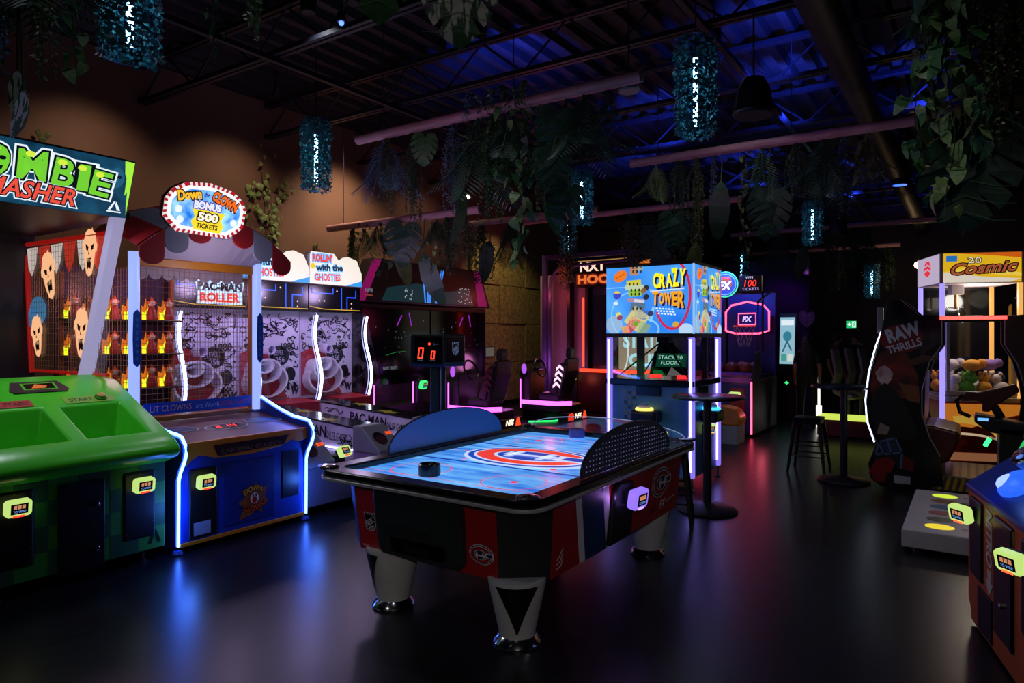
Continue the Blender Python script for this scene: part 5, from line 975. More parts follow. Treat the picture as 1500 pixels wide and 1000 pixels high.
# orange and white children's ride in front of it
p = on_z(1082, 652, 0.0); kd = thing('kiddie_ride', 'orange rounded tub on a low white platform before the basketball game', 'ride', (p.x - 0.22, p.y + 0.1, 0)); B().box(-0.2, 0.2, -0.1, 0.3, 0, 0.28).build('platform', M('9aa4a4', 0.5), kd, 0.01); B().prism([(-0.2, 0.28), (0.22, 0.28), (0.24, 0.4), (0.16, 0.52), (0.0, 0.56), (-0.2, 0.56)], 'y', -0.08, 0.28).build('tub', M('d89018', 0.4), kd, 0.03, False, 3); B().lathe([(0.06, 0.0), (0.075, 0.03), (0.07, 0.14), (0.05, 0.16)], 14, (-0.22, -0.15, 0.28)).build('seat_knob', M('d84a18', 0.4), kd, 0, True); B().box(-0.32, -0.1, -0.22, -0.08, 0, 0.28).build('step', M('8a9494', 0.5), kd, 0.01)

# ================================================================== sit-in shooter with cut-out side panels
JY = 8.3; JP = thing('shooting_game_cabinet', 'sit-in shooting game with curved volcano printed side panels and red light bar', 'arcade machine', (0.15, JY, 0))
def jp(u, v): p = on_y(u, v, JY); return (p.x - 0.15, p.z)
LPX = [(1300, 441), (1320, 439), (1346, 461), (1380, 463), (1380, 505), (1362, 530), (1351, 570), (1351, 606), (1362, 640), (1378, 668), (1382, 712), (1292, 712), (1276, 700), (1272, 678), (1284, 648), (1273, 620), (1269, 590), (1274, 550), (1286, 507), (1291, 486)]
RPX = [(1472, 463), (1560, 455), (1590, 470), (1600, 720), (1500, 720), (1500, 640), (1506, 600), (1502, 570), (1490, 532), (1472, 505)]
DK = M('1a1418', 0.3, 0, 0, 0.3, 6)
for yy in (0.0, 1.05):
    L_ = B().prism([jp(*p) for p in LPX], 'y', yy - 0.03, yy + 0.03).build('side_panel', DK, JP, 0.006); R_ = B().prism([jp(*p) for p in RPX], 'y', yy - 0.03, yy + 0.03).build('front_side_panel', M('3a1018', 0.3), JP, 0.006)
    if yy == 0.0: JL = L_
    inner = [jp(*p) for p in ((1380, 468), (1380, 505), (1362, 530), (1351, 570), (1351, 606), (1362, 640), (1378, 668))]; B().tube([(x, yy - 0.032, z) for x, z in inner], 0.007, 5).build('edge_trim', M('b0a8b0', 0.3, 0.5), L_, 0, True)
    inner = [jp(*p) for p in ((1472, 468), (1472, 505), (1490, 532), (1502, 570), (1506, 600), (1500, 640))]; B().tube([(x, yy - 0.032, z) for x, z in inner], 0.007, 5).build('edge_trim', M('b0a8b0', 0.3, 0.5), R_, 0, True)
    xa, za = jp(1377, 465); xb, _ = jp(1475, 465); B().box(xa, xb, yy - 0.05, yy + 0.05, za - 0.03, za + 0.015).build('top_bar', BLK, JP, 0.005)
    if yy == 0.0: B().box(xa, xb, -0.06, -0.05, za - 0.025, za + 0.012).build('red_light_bar', E('ff5048', 2.5), JP)
lp = [jp(*p) for p in ((1292, 486), (1284, 507), (1274, 545), (1269, 585), (1271, 615), (1282, 647))]; B().tube([(x - 0.008, -0.01, z) for x, z in lp], 0.007, 6).build('light_strip', E('d8e4ff', 4.0), JL, 0, True)
bxx, bzz = jp(1292, 450); B().box(bxx - 0.05, bxx + 0.01, 0.0, 0.06, bzz - 0.28, bzz).build('hinge_bracket', M('8a8890', 0.4, 0.5), JL, 0.006)
def ja(pts): return [jp(*p) for p in pts]
a = Art(); FIRE = two_tone('fire_sky', '2a0c10', '8a2c1c', 5.0, (1, 1, 1), 0, 0.4); a.poly(ja([(1274, 575), (1280, 540), (1290, 515), (1310, 505), (1330, 520), (1345, 550), (1344, 580), (1285, 590)]), FIRE, 1); a.poly(ja([(1286, 556), (1283, 545), (1290, 537), (1297, 535), (1304, 540), (1309, 547), (1306, 556), (1301, 562), (1297, 572), (1293, 563)]), two_tone('ash_plume', 'a87068', 'e0c8c8', 9.0), 2); a.poly(ja([(1320, 441), (1346, 463), (1378, 465), (1378, 500), (1350, 520), (1330, 470)]), two_tone('dusk_sky', '1c1020', '4a1c24', 6.0), 1); a.poly(ja([(1273, 600), (1285, 568), (1296, 560), (1310, 568), (1326, 590), (1345, 630), (1340, 645), (1286, 640)]), M('0a0a0c', 0.5), 3)
a.poly(ja([(1316, 560), (1346, 566), (1348, 590), (1330, 586)]), M('7a4420', 0.5), 2); a.poly(ja([(1332, 527), (1352, 519), (1376, 523), (1356, 530), (1334, 536)]), M('5a2820', 0.5), 2); a.poly(ja([(1356, 470), (1362, 468), (1372, 498), (1366, 500)]), M('3a2a30', 0.5), 2)
build_t = a.build('volcano_print', JL, (0, -0.032, 0))
cx, cz = jp(1320, 496); a = Art(); a.ell(cx, cz, 0.2, 0.15, M('7a0c14', 0.4), 1); a.txt('RAW', cx + 0.02, cz + 0.07, 0.32, 0.15, M('c8c8dc', 0.4), 3, (), 0.32, 0.05); a.txt('THRILLS', cx + 0.03, cz - 0.075, 0.33, 0.085, M('c8c8dc', 0.4), 3, (), 0.32, 0.03); a.build('maker_logo', JL, (0, -0.033, 0))
a = Art(); a.poly(ja([(1290, 644), (1312, 641), (1322, 660), (1320, 682), (1284, 682), (1282, 664)]), M('22222c', 0.4), 1); a.poly(ja([(1293, 647), (1310, 645), (1317, 660), (1290, 663)]), M('38405a', 0.3), 2); a.poly(ja([(1278, 690), (1296, 676), (1300, 690), (1296, 704), (1280, 704)]), M('7a1418', 0.4), 1); [a.stroke(ja(P_), 0.02, M('5a6a90', 0.35), 3) for P_ in ([(1283, 664), (1288, 646), (1312, 641), (1322, 662), (1320, 684)], [(1288, 646), (1294, 664), (1322, 662)], [(1283, 664), (1294, 664)], [(1300, 645), (1306, 663)])]; a.poly(ja([(1272, 692), (1284, 672), (1300, 668), (1312, 676), (1306, 690), (1290, 694)]), M('8a1a1c', 0.35), 2); a.poly(ja([(1322, 664), (1340, 676), (1338, 690), (1320, 684)]), M('6a1418', 0.35), 2); a.poly(ja([(1290, 618), (1304, 625), (1300, 636), (1284, 634)]), M('9a8478', 0.4), 4); a.build('jeep_print', JL, (0, -0.034, 0))
a = Art(); x0, z0 = jp(1310, 706); a.rect(x0, x0 + 0.15, z0, z0 + 0.08, M('a8a8b0', 0.5), 1); a.build('notice_sticker', JL, (0, -0.034, 0))
xl, _ = jp(1365, 690); B().box(xl, 1.0, -0.02, 1.0, 0.05, 0.2).build('floor_deck', M('5a5652', 0.35, 0.6, 0, 0.2, 60, 0.6), JP, 0.006); a = Art()
for i in range(7): a.poly([(xl + 0.05 + i * 0.06, 0.06), (xl + 0.08 + i * 0.06, 0.06), (xl + 0.11 + i * 0.06, 0.19), (xl + 0.08 + i * 0.06, 0.19)], M('b89020', 0.4), 1)
a.txt('WATCH YOUR', xl + 0.72, 0.16, 0.4, 0.035, M('c8c4c0', 0.5), 2); a.txt('STEP', xl + 0.72, 0.095, 0.36, 0.07, M('c8c4c0', 0.5), 2); a.build('step_warning', JP, (0, -0.0215, 0))
ds = B()
for i in range(10): ds.box(xl + 0.03 + i * 0.075, xl + 0.075 + i * 0.075, 0.0, 0.95, 0.2, 0.206)
stuff(ds.build('tread_ribs', M('8a847c', 0.3, 0.7), JP)); sx, sz = jp(1385, 640)
B().prism([(sx - 0.2, sz - 0.28), (sx + 0.02, sz - 0.28), (sx + 0.13, sz - 0.02), (sx + 0.11, sz + 0.05), (sx - 0.1, sz + 0.1), (sx - 0.2, sz + 0.1)], 'y', 0.08, 0.97).build('bench_seat', M('5a1218', 0.4), JP, 0.03, False, 3); B().prism([(sx - 0.3, sz - 0.3), (sx - 0.2, sz - 0.3), (sx - 0.18, sz + 0.65), (sx - 0.28, sz + 0.65)], 'y', 0.08, 0.97).build('bench_back', M('1a1014', 0.4), JP, 0.02)
B().box(jp(1500, 500)[0] + 0.05, 0.98, 0.1, 0.95, 0.2, 1.75).build('screen_housing', M('140c10', 0.4), JP, 0.01)
gx, gz = jp(1432, 605)
gp = B().prism([(gx - 0.02, gz - 0.02), (gx + 0.42, gz - 0.1), (gx + 0.42, gz - 0.24), (gx + 0.1, gz - 0.2), (gx - 0.03, gz - 0.1)], 'y', 0.1, 0.4).build('gun_shelf', M('0c1020', 0.35), JP, 0.02); Art().rect(gx, gx + 0.09, gz - 0.085, gz - 0.055, E('60a0ff', 1.6), 1).build('shelf_light', gp, (0, 0.098, 0))
gn = B().prism([(-0.26, 0.0), (-0.22, 0.1), (-0.1, 0.1), (0.06, 0.15), (0.2, 0.2), (0.23, 0.12), (0.1, 0.02), (0.02, -0.04), (-0.02, -0.1), (-0.08, -0.1), (-0.08, 0.0), (-0.15, 0.01)], 'y', -0.045, 0.045).build('mounted_gun', M('4a1014', 0.35), JP, 0.015, False, 3); gn.location = (gx + 0.12, 0.22, gz + 0.1); B().tube([(-0.24, 0, 0.06), (-0.3, 0, 0.0), (-0.27, 0, -0.12), (-0.18, 0, -0.16)], 0.022, 8).build('gun_grip', M('101012', 0.4), gn, 0, True)
B().tube([(gx + 0.2, 0.22, gz - 0.06), (gx + 0.14, 0.22, gz + 0.06)], 0.04, 10).build('gun_mount', BLK, JP); gx2, gz2 = jp(1443, 650); B().tube([(gx2, 0.14, gz2 - 0.04), (gx2 + 0.04, 0.14, gz2 + 0.04)], 0.02, 6).build('green_light', LEDG, JP)
B().box(gx + 0.18, gx + 0.42, 0.1, 0.9, 0.2, gz - 0.15).build('gun_pedestal', M('120a10', 0.4), JP, 0.01)

# ================================================================== claw machine with plush toys
CW = thing('claw_machine', 'white framed claw machine full of plush toys with yellow swirl header', 'claw machine', (-0.31, 10.0, 0), math.radians(20)); cw, cd = 0.84, 0.8
B().box(0, cw, 0, cd, 0.02, 0.82).build('base_cabinet', M('b03020', 0.4), CW, 0.01); a = Art(); a.poly([(0.0, 0.45), (0.3, 0.5), (0.6, 0.62), (cw, 0.68), (cw, 0.8), (0.0, 0.8)], E('d88028', 0.55), 1); a.arc(0.2, 0.3, 0.5, 0.35, 0.09, E('e8b848', 0.5), 2, 0, 100, 20); a.arc(0.2, 0.22, 0.45, 0.3, 0.04, E('301008', 0.3), 3, 0, 110, 20); a.rect(0.0, cw, 0.1, 0.2, E('b87850', 0.4), 2); a.arc(0.1, 0.3, 0.6, 0.15, 0.03, E('f0d8b0', 0.5), 3, -20, 100, 20); a.build('swirl_print', CW, (0, -0.002, 0))
B().box(0, cw, 0, cd, 0.82, 0.88).build('tray_rim', M('b8b0a8', 0.4), CW, 0.01); B().box(0.03, cw - 0.03, 0.03, cd - 0.03, 0.86, 0.9).build('toy_floor', M('8a8078', 0.5), CW)
for (x, y) in ((0, 0), (cw, 0), (0, cd), (cw, cd)):
    m_ = E('9a8cff', 1.3) if x == 0 else E('ffb860', 0.9); B().box(x - 0.025, x + 0.025, y - 0.025, y + 0.025, 0.1 if x == 0 else 0.88, 2.3).build('corner_light', m_, CW, 0.006)
for z in (1.86, 0.93): B().box(0.03, cw - 0.03, -0.012, 0.008, z - 0.025, z + 0.025).build('door_frame', M('c8c0b4', 0.4), CW, 0.004)
for x in (0.06, cw - 0.06): B().box(x - 0.02, x + 0.02, -0.012, 0.008, 0.93, 1.86).build('door_frame', M('c8c0b4', 0.4), CW, 0.004)
B().box(0.03, cw - 0.03, 0.0, 0.004, 0.9, 2.28).build('front_pane', GLASS, CW); B().box(0.0, 0.004, 0.03, cd - 0.03, 0.9, 2.28).build('side_pane', GLASS, CW); B().box(0.03, cw - 0.03, cd - 0.01, cd, 0.9, 2.28).build('rear_mirror', M('303438', 0.1, 0.9), CW)
hd = B().box(-0.03, cw + 0.03, -0.03, cd + 0.03, 2.28, 2.66).build('header', M('c8b8c8', 0.4), CW, 0.01); a = Art(); a.rect(0, cw, 2.29, 2.65, E('e8b820', 0.85), 1); a.poly([(0, 2.29), (0.85 * cw, 2.29), (cw, 2.33), (cw * 0.5, 2.36), (0, 2.42)], E('e8dccc', 0.8), 2); a.poly([(0.1, 2.65), (cw, 2.65), (cw, 2.58), (0.5, 2.62)], E('d86018', 0.8), 2); a.poly([(0, 2.42), (0.4, 2.5), (cw, 2.4), (cw, 2.36), (0.4, 2.4)], E('f0d050', 0.85), 2)
a.txt('Cosmic', 0.44, 2.47, 0.72, 0.14, E('b05838', 0.8), 5, [(0.06, E('2a1008', 0.4))], 0.06, 0.02, 0.35); a.txt('20', 0.34, 2.56, 0.14, 0.07, E('e8e0d0', 0.9), 5, [(0.06, E('2a1008', 0.4))]); a.rect(0.03, 0.15, 2.55, 2.62, E('2878c8', 0.8), 4); a.build('header_art', hd, (0, -0.032, 0))
a = Art(); a.rect(-cd, 0, 2.29, 2.65, E('cfc0dc', 0.75), 1); a.ell(-0.42, 2.5, 0.13, 0.1, E('e83848', 0.95), 2); a.stroke([(-0.53, 2.53), (-0.42, 2.55), (-0.31, 2.52)], 0.02, E('cfc0dc', 0.75), 3); a.stroke([(-0.53, 2.47), (-0.42, 2.49), (-0.31, 2.46)], 0.02, E('cfc0dc', 0.75), 3); a.build('side_header_art', hd, (-0.032, 0, 0), (0, -1, 0), (0, 0, 1))
# claw
cl_ = B().box(0.2, 0.34, 0.28, 0.42, 2.16, 2.28).build('claw_carriage', M('c8c4c0', 0.4), CW, 0.006); B().tube([(0.27, 0.35, 1.98), (0.27, 0.35, 2.16)], 0.02, 8).build('claw_stem', M('b87840', 0.3, 0.6), cl_)
for k in range(3):
    t = 2 * PI * k / 3 + 0.4; c_, s_ = math.cos(t), math.sin(t); B().tube([(0.27, 0.35, 1.99), (0.27 + 0.1 * c_, 0.35 + 0.1 * s_, 2.0), (0.27 + 0.15 * c_, 0.35 + 0.15 * s_, 1.9), (0.27 + 0.09 * c_, 0.35 + 0.09 * s_, 1.8)], 0.009, 6).build('claw_arm', CHROME, cl_, 0, True)
lamp('POINT', (0.08, 10.5, 2.1), (1.0, 0.85, 0.65), 20, None, 0.12)
cols_ = ['e8e0d8', '58a828', 'f0b038', 'd8d0d8', '8868c8', '78b038', 'f0e8f0', '4078c0', 'e8a040', 'b8b0b8', '60a838', 'f0d8d0', '9070d0', 'e0d0b0']
rt_ = Matrix.Rotation(math.radians(20), 4, 'Z'); k = 0
for j in range(3):
    for i in range(4):
        lx, ly = 0.14 + i * 0.185 + 0.03 * (j % 2), 0.14 + j * 0.22; lz = 0.901 + 0.0; pw = rt_ @ Vector((lx, ly, 0)); c = cols_[k % len(cols_)]; nm = {'e8e0d8': 'cream', '58a828': 'leaf green', 'f0b038': 'orange', 'd8d0d8': 'pale grey', '8868c8': 'violet', '78b038': 'lime green', 'f0e8f0': 'white', '4078c0': 'blue', 'e8a040': 'amber', 'b8b0b8': 'grey', '60a838': 'grass green', 'f0d8d0': 'blush'}.get(c, 'cream')
        t = thing('plush_toy', '%s round plush toy in the pile inside the claw machine' % nm, 'plush toy', (-0.31 + pw.x, 10.0 + pw.y, lz), k * 1.1, 'plush toys in the claw machine'); m_ = M(c, 0.8, 0, 0, 0.1, 20)
        B().ball((0, 0, 0.085), 0.085, 8, 1.05, 0.95, 1.0).build('body', m_, t, 0, True); B().ball((0.05, -0.03, 0.2), 0.062, 7).build('head', m_, t, 0, True); 
        for s in (-1, 1): B().ball((0.05 + s * 0.045, -0.02, 0.262), 0.024, 5).build('ear', m_, t, 0, True)
        k += 1
for (lx, ly, c, nm) in ((0.4, 0.2, 'f0a838', 'bright orange plush toy lying on top of the pile in the claw machine'), (0.62, 0.32, '8f70c8', 'large violet plush toy lying on top of the pile in the claw machine'), (0.2, 0.32, 'd8d0d4', 'pale grey plush toy lying on top of the pile in the claw machine')):
    pw = rt_ @ Vector((lx, ly, 0)); t = thing('plush_toy', nm, 'plush toy', (-0.31 + pw.x, 10.0 + pw.y, 1.192), 0.6, 'plush toys in the claw machine'); m_ = M(c, 0.8, 0, 0, 0.1, 20); B().ball((0, 0, 0.075), 0.1, 8, 1.15, 0.9, 0.75).build('body', m_, t, 0, True); B().ball((0.1, -0.03, 0.1), 0.06, 7).build('head', m_, t, 0, True)
# neighbour with a blue lit side
NB = thing('blue_panel_machine', 'arcade machine with bright blue side panel and amber light edge beside claw machine', 'arcade machine', (0.62, 10.0, 0), math.radians(-14)); B().box(0, 1.0, 0, 0.9, 0.02, 2.1).build('cabinet', M('0c1424', 0.4), NB, 0.01); Art().rect(0.02, 0.98, 0.9, 2.08, E('1878c0', 0.6), 1).build('front_art', NB, (0, -0.002, 0)); B().tube([(0, -0.01, 0.6), (0, -0.01, 2.0), (0.14, -0.02, 2.12), (0.6, -0.02, 2.3)], 0.018, 6).build('amber_light_edge', E('ffb040', 1.6), NB, 0, True)
hd = B().box(0.05, 0.95, 0.1, 0.6, 2.1, 2.75).build('header', M('503018', 0.4), NB, 0.01); a = Art(); a.poly([(0.06, 2.15), (0.5, 2.15), (0.4, 2.72), (0.06, 2.72)], E('c89018', 0.6), 1); a.poly([(0.5, 2.15), (0.94, 2.15), (0.94, 2.72), (0.4, 2.72)], E('a03838', 0.5), 1); a.build('header_art', hd, (0, 0.098, 0))

# ================================================================== white step platform with coloured pads
SPX = thing('step_platform', 'white low step platform with a row of coloured round pads', 'platform', (-0.45, 5.98, 0)); B().box(0, 1.3, 0, 1.62, 0.035, 0.17).build('deck', M('bcb8c4', 0.45, 0, 0, 0.06), SPX, 0.008)
for i, (c, e) in enumerate((('f0d820', 0.9), ('3a5030', 0), ('a03040', 0), ('2868a0', 0), ('a06030', 0), ('d8f040', 0.9))):
    Art().ell(0.24, 0.22 + i * 0.24, 0.1, 0.085, E(c, e) if e else M(c, 0.4), 1).build('round_pad', SPX, (0, 0, 0.1702), (1, 0, 0), (0, 1, 0)); Art().rect(0.38, 0.47, 0.2 + i * 0.24, 0.24 + i * 0.24, M('6a6470', 0.4), 1).build('pad_print', SPX, (0, 0, 0.1702), (1, 0, 0), (0, 1, 0))
for (x, y) in ((0.1, 0.08), (1.2, 0.08), (0.1, 1.5), (1.2, 1.5)): B().lathe([(0.03, 0), (0.03, 0.015), (0.015, 0.02), (0.015, 0.04)], 12, (x, y, 0)).build('levelling_foot', STEEL, SPX)

# ================================================================== orange fronted racer console at the right
NT = thing('racer_console', 'orange fronted arcade console with blue top and glowing blue dome', 'arcade machine', (-0.02, 4.78, 0), math.radians(-77)); OR = M('c85a26', 0.4, 0, 0, 0.08)
B().prism([(0.0, 0.13), (0.06, 0.06), (0.06, 0.02), (1.7, 0.02), (1.7, 0.765), (0.0, 0.765)], 'y', 0.0, 0.85).build('cabinet', OR, NT, 0.006)
B().prism([(-0.012, 0.76), (-0.012, 0.785), (0.30, 1.02), (0.85, 1.06), (0.85, 0.76)], 'x', -0.012, 1.71).build('blue_top', M('0c2a9a', 0.3), NT, 0.006)
for x0 in (0.06, 0.93):
    d = B().box(x0 + 0.02, x0 + 0.25, -0.014, 0.01, 0.30, 0.735).build('reader_plate', BLK, NT, 0.02); B().box(x0 + 0.16, x0 + 0.42, -0.008, 0.01, 0.04, 0.27).build('kick_recess', M('040406', 0.4), NT, 0.004); d = B().box(x0 + 0.47, x0 + 0.76, -0.014, 0.01, 0.14, 0.735).build('coin_door', M('0a0a0c', 0.25), NT, 0.03)
    for z in (0.32, 0.55): B().lathe([(0.014, 0), (0.014, 0.01), (0.009, 0.014)], 10).xf(Matrix.Translation((x0 + 0.62, -0.015, z)) @ Matrix.Rotation(PI / 2, 4, 'X')).build('lock', CHROME, d, 0, True)
    a = Art(); a.txt('NITRO', 0, 0, 0.30, 0.105, M('c8c4cc', 0.4), 1, (), 0, 0.04, 0.2); a.build('side_lettering', NT, (x0 + 0.36, -0.0015, 0.58), (0, 0, -1), (1, 0, 0)); a = Art(); a.poly([(-0.03, 0.06), (0.03, 0.06), (0.03, 0.0), (0.07, 0.0), (0.0, -0.08), (-0.07, 0.0), (-0.03, 0.0)], M('c8c4cc', 0.4), 1); a.build('arrow_mark', NT, (x0 + 0.36, -0.0015, 0.355))
    reader(NT, (x0 + 0.11, -0.05, 0.655), RINGY, 0.55, 0.2, ('TAP', 'TO PLAY'), 'ff5a30', 1.05)
dm = B().ball((0, 0, 0), 0.1, 10, 1.5, 1.0, 0.55).build('glowing_dome', E('2a68ff', 1.0), NT, 0, True); dm.location = (0.48, 0.11, 0.885); dm.rotation_euler = (0.65, 0, 0); B().ball((-0.03, -0.03, 0.03), 0.06, 8, 1.2, 0.9, 0.5).build('dome_highlight', E('a8c4ff', 1.1), dm, 0, True)
rg = B().ball((0, 0, 0), 0.17, 12, 1.7, 0.9, 0.42).build('black_cowl', M('050508', 0.12), NT, 0, True); rg.location = (0.56, 0.22, 1.06); rg.rotation_euler = (0.2, -0.3, 0.0); B().tube([(-0.27, -0.05, 0.05), (-0.1, -0.06, 0.085), (0.1, -0.06, 0.09), (0.3, -0.04, 0.06)], 0.007, 6).build('green_light_line', E('30e070', 0.7), rg, 0, True); B().tube([(0.5, 0.3, 0.95), (0.54, 0.24, 1.04)], 0.06, 10).build('cowl_neck', M('0a1c78', 0.3), NT, 0, True)
lamp('POINT', (0.06, 4.32, 1.0), (0.15, 0.3, 1.0), 0.5, None, 0.05)

# ================================================================== far basketball arena game with red neon
NX = thing('arena_game_cabinet', 'tall dark arena game with red neon frame and lit lettering on top', 'arcade machine', (-6.5, 13.3, 0)); B().box(-1.75, 1.5, 0.1, 0.4, 0.02, 3.0).build('rear_wall', M('8a6a80', 0.6), NX); B().box(-0.85, 1.5, -0.4, 0.1, 0.02, 0.85).build('counter', M('3a0c10', 0.4), NX, 0.01)
for x in (-0.9, -0.45): B().box(x - 0.04, x + 0.04, -0.1, 0.1, 0.85, 3.0).build('upright', BLK, NX, 0.006)
B().tube([(-0.52, -0.12, 0.95), (-0.52, -0.12, 2.45)], 0.022, 6).build('red_neon', E('ff3a28', 3.0), NX); B().box(-0.45, 1.5, -0.42, -0.39, 0.86, 0.93).build('red_neon', E('ff3a20', 2.4), NX)
sc = B().box(-0.38, 0.2, 0.0, 0.04, 0.98, 2.5).build('dark_screen', M('241a30', 0.25), NX); s2 = B().box(0.25, 1.45, 0.0, 0.04, 0.9, 2.4).build('bright_screen', M('202020', 0.3), NX); a = Art(); a.rect(0.27, 1.43, 0.92, 2.38, E('a89c84', 0.7), 1); a.txt('STATE', 0.82, 1.52, 0.9, 0.3, E('b0f0f8', 1.0), 2, (), 0, 0.05); a.txt('CUP', 0.85, 1.12, 0.7, 0.28, E('b0f0f8', 1.0), 2, (), 0, 0.05); a.arc(0.15, 1.3, 0.35, 0.6, 0.03, E('e8fcff', 0.9), 2, -70, 70, 16); a.build('screen_picture', s2, (0, -0.002, 0))
mq = B().box(-0.72, 1.5, -0.1, 0.15, 2.68, 3.27).build('marquee', M('140c0c', 0.4), NX, 0.01); a = Art(); a.txt('NXT', -0.3, 3.12, 0.62, 0.2, E('ffe0c8', 1.0), 2, (), 0, 0.04); a.txt('HOOPS', -0.12, 2.85, 1.1, 0.2, E('f07838', 0.9), 2, [(0.1, E('7a2010', 0.6))], 0, 0.05); a.stroke([(-0.65, 3.25), (0.5, 3.25)], 0.02, E('c89058', 0.7), 2); a.ell(1.0, 3.08, 0.25, 0.12, E('f08028', 0.8), 2); a.build('marquee_art', mq, (0, -0.102, 0))
lamp('POINT', (-7.6, 12.75, 2.5), (1.0, 0.12, 0.12), 8, None, 0.1); lamp('POINT', (-7.6, 12.6, 1.0), (0.9, 0.25, 0.7), 14, None, 0.2); lamp('POINT', (-6.8, 12.6, 0.7), (1.0, 0.15, 0.08), 2.5, None, 0.1)
reader(NX, (-0.6, -0.45, 0.75), RINGY, 0, 0.1, ('5.00', 'TO PLAY'), 'ff3020', 1.6); B().box(-0.7, -0.5, -0.45, -0.39, 0.1, 0.85).build('reader_stand', BLK, NX, 0.01)

# ================================================================== ticket kiosk, far light strips, leaf ornament
KS = thing('ticket_kiosk', 'tall black self-service kiosk with a pale blue touch screen', 'kiosk', (-3.05, 14.2, 0)); B().box(-0.2, 0.2, 0.0, 0.35, 0, 0.92).build('base_cabinet', M('0a0c10', 0.4), KS, 0.01); B().prism([(0.05, 0.9), (0.16, 2.08), (0.24, 2.08), (0.2, 0.9)], 'x', -0.17, 0.17).build('screen_housing', M('16181c', 0.4), KS, 0.01)
a = Art(); a.rect(-0.14, 0.14, 0.05, 0.98, E('9ccadc', 0.8), 1); a.rect(-0.12, 0.12, 0.82, 0.92, E('e8f4f8', 0.9), 2); a.ell(0, 0.6, 0.08, 0.1, E('3888a0', 0.8), 2); a.stroke([(-0.08, 0.3), (0.0, 0.5), (0.08, 0.32)], 0.03, E('2a7088', 0.8), 2); a.rect(-0.11, -0.01, 0.1, 0.25, E('50a898', 0.8), 2); a.rect(0.01, 0.11, 0.1, 0.25, E('e0e8e0', 0.8), 2); a.build('touch_screen', KS, (0, 0.05 - 0.0, 1.02), (1, 0, 0), (0, 0.11, 1.18)); Art().poly([(-0.03, 0.0), (0.02, 0.04), (0.02, 0.015), (0.05, 0.015), (0.05, -0.015), (0.02, -0.015), (0.02, -0.04)], E('40f080', 1.2), 1).build('arrow_light', KS, (0, -0.002, 0.7))
p = on_y(1230, 613, 12.0); q = thing('prize_counter', 'red front panel with a bright yellow green light line on top', 'counter', (-1.55, 12.0, 0)); B().box(-0.55, 0.9, 0.0, 0.5, 0.02, 0.28).build('front_panel', M('4a0c14', 0.5, 0, 0, 0.4, 10), q, 0.006); B().box(-0.55, 0.9, -0.02, 0.48, 0.28, 0.33).build('light_line', E('d8f060', 0.9), q)
tag(B().box(-0.018, 0.018, 0, 0.02, 0.38, 1.02).box(-0.04, 0.04, -0.03, 0.05, 0.0, 0.38).build('white_light_tube', E('f8f4e8', 2.0)), 'upright white light tube standing beside the far stools', 'light').location = (-2.28, 13.2, 0.0)

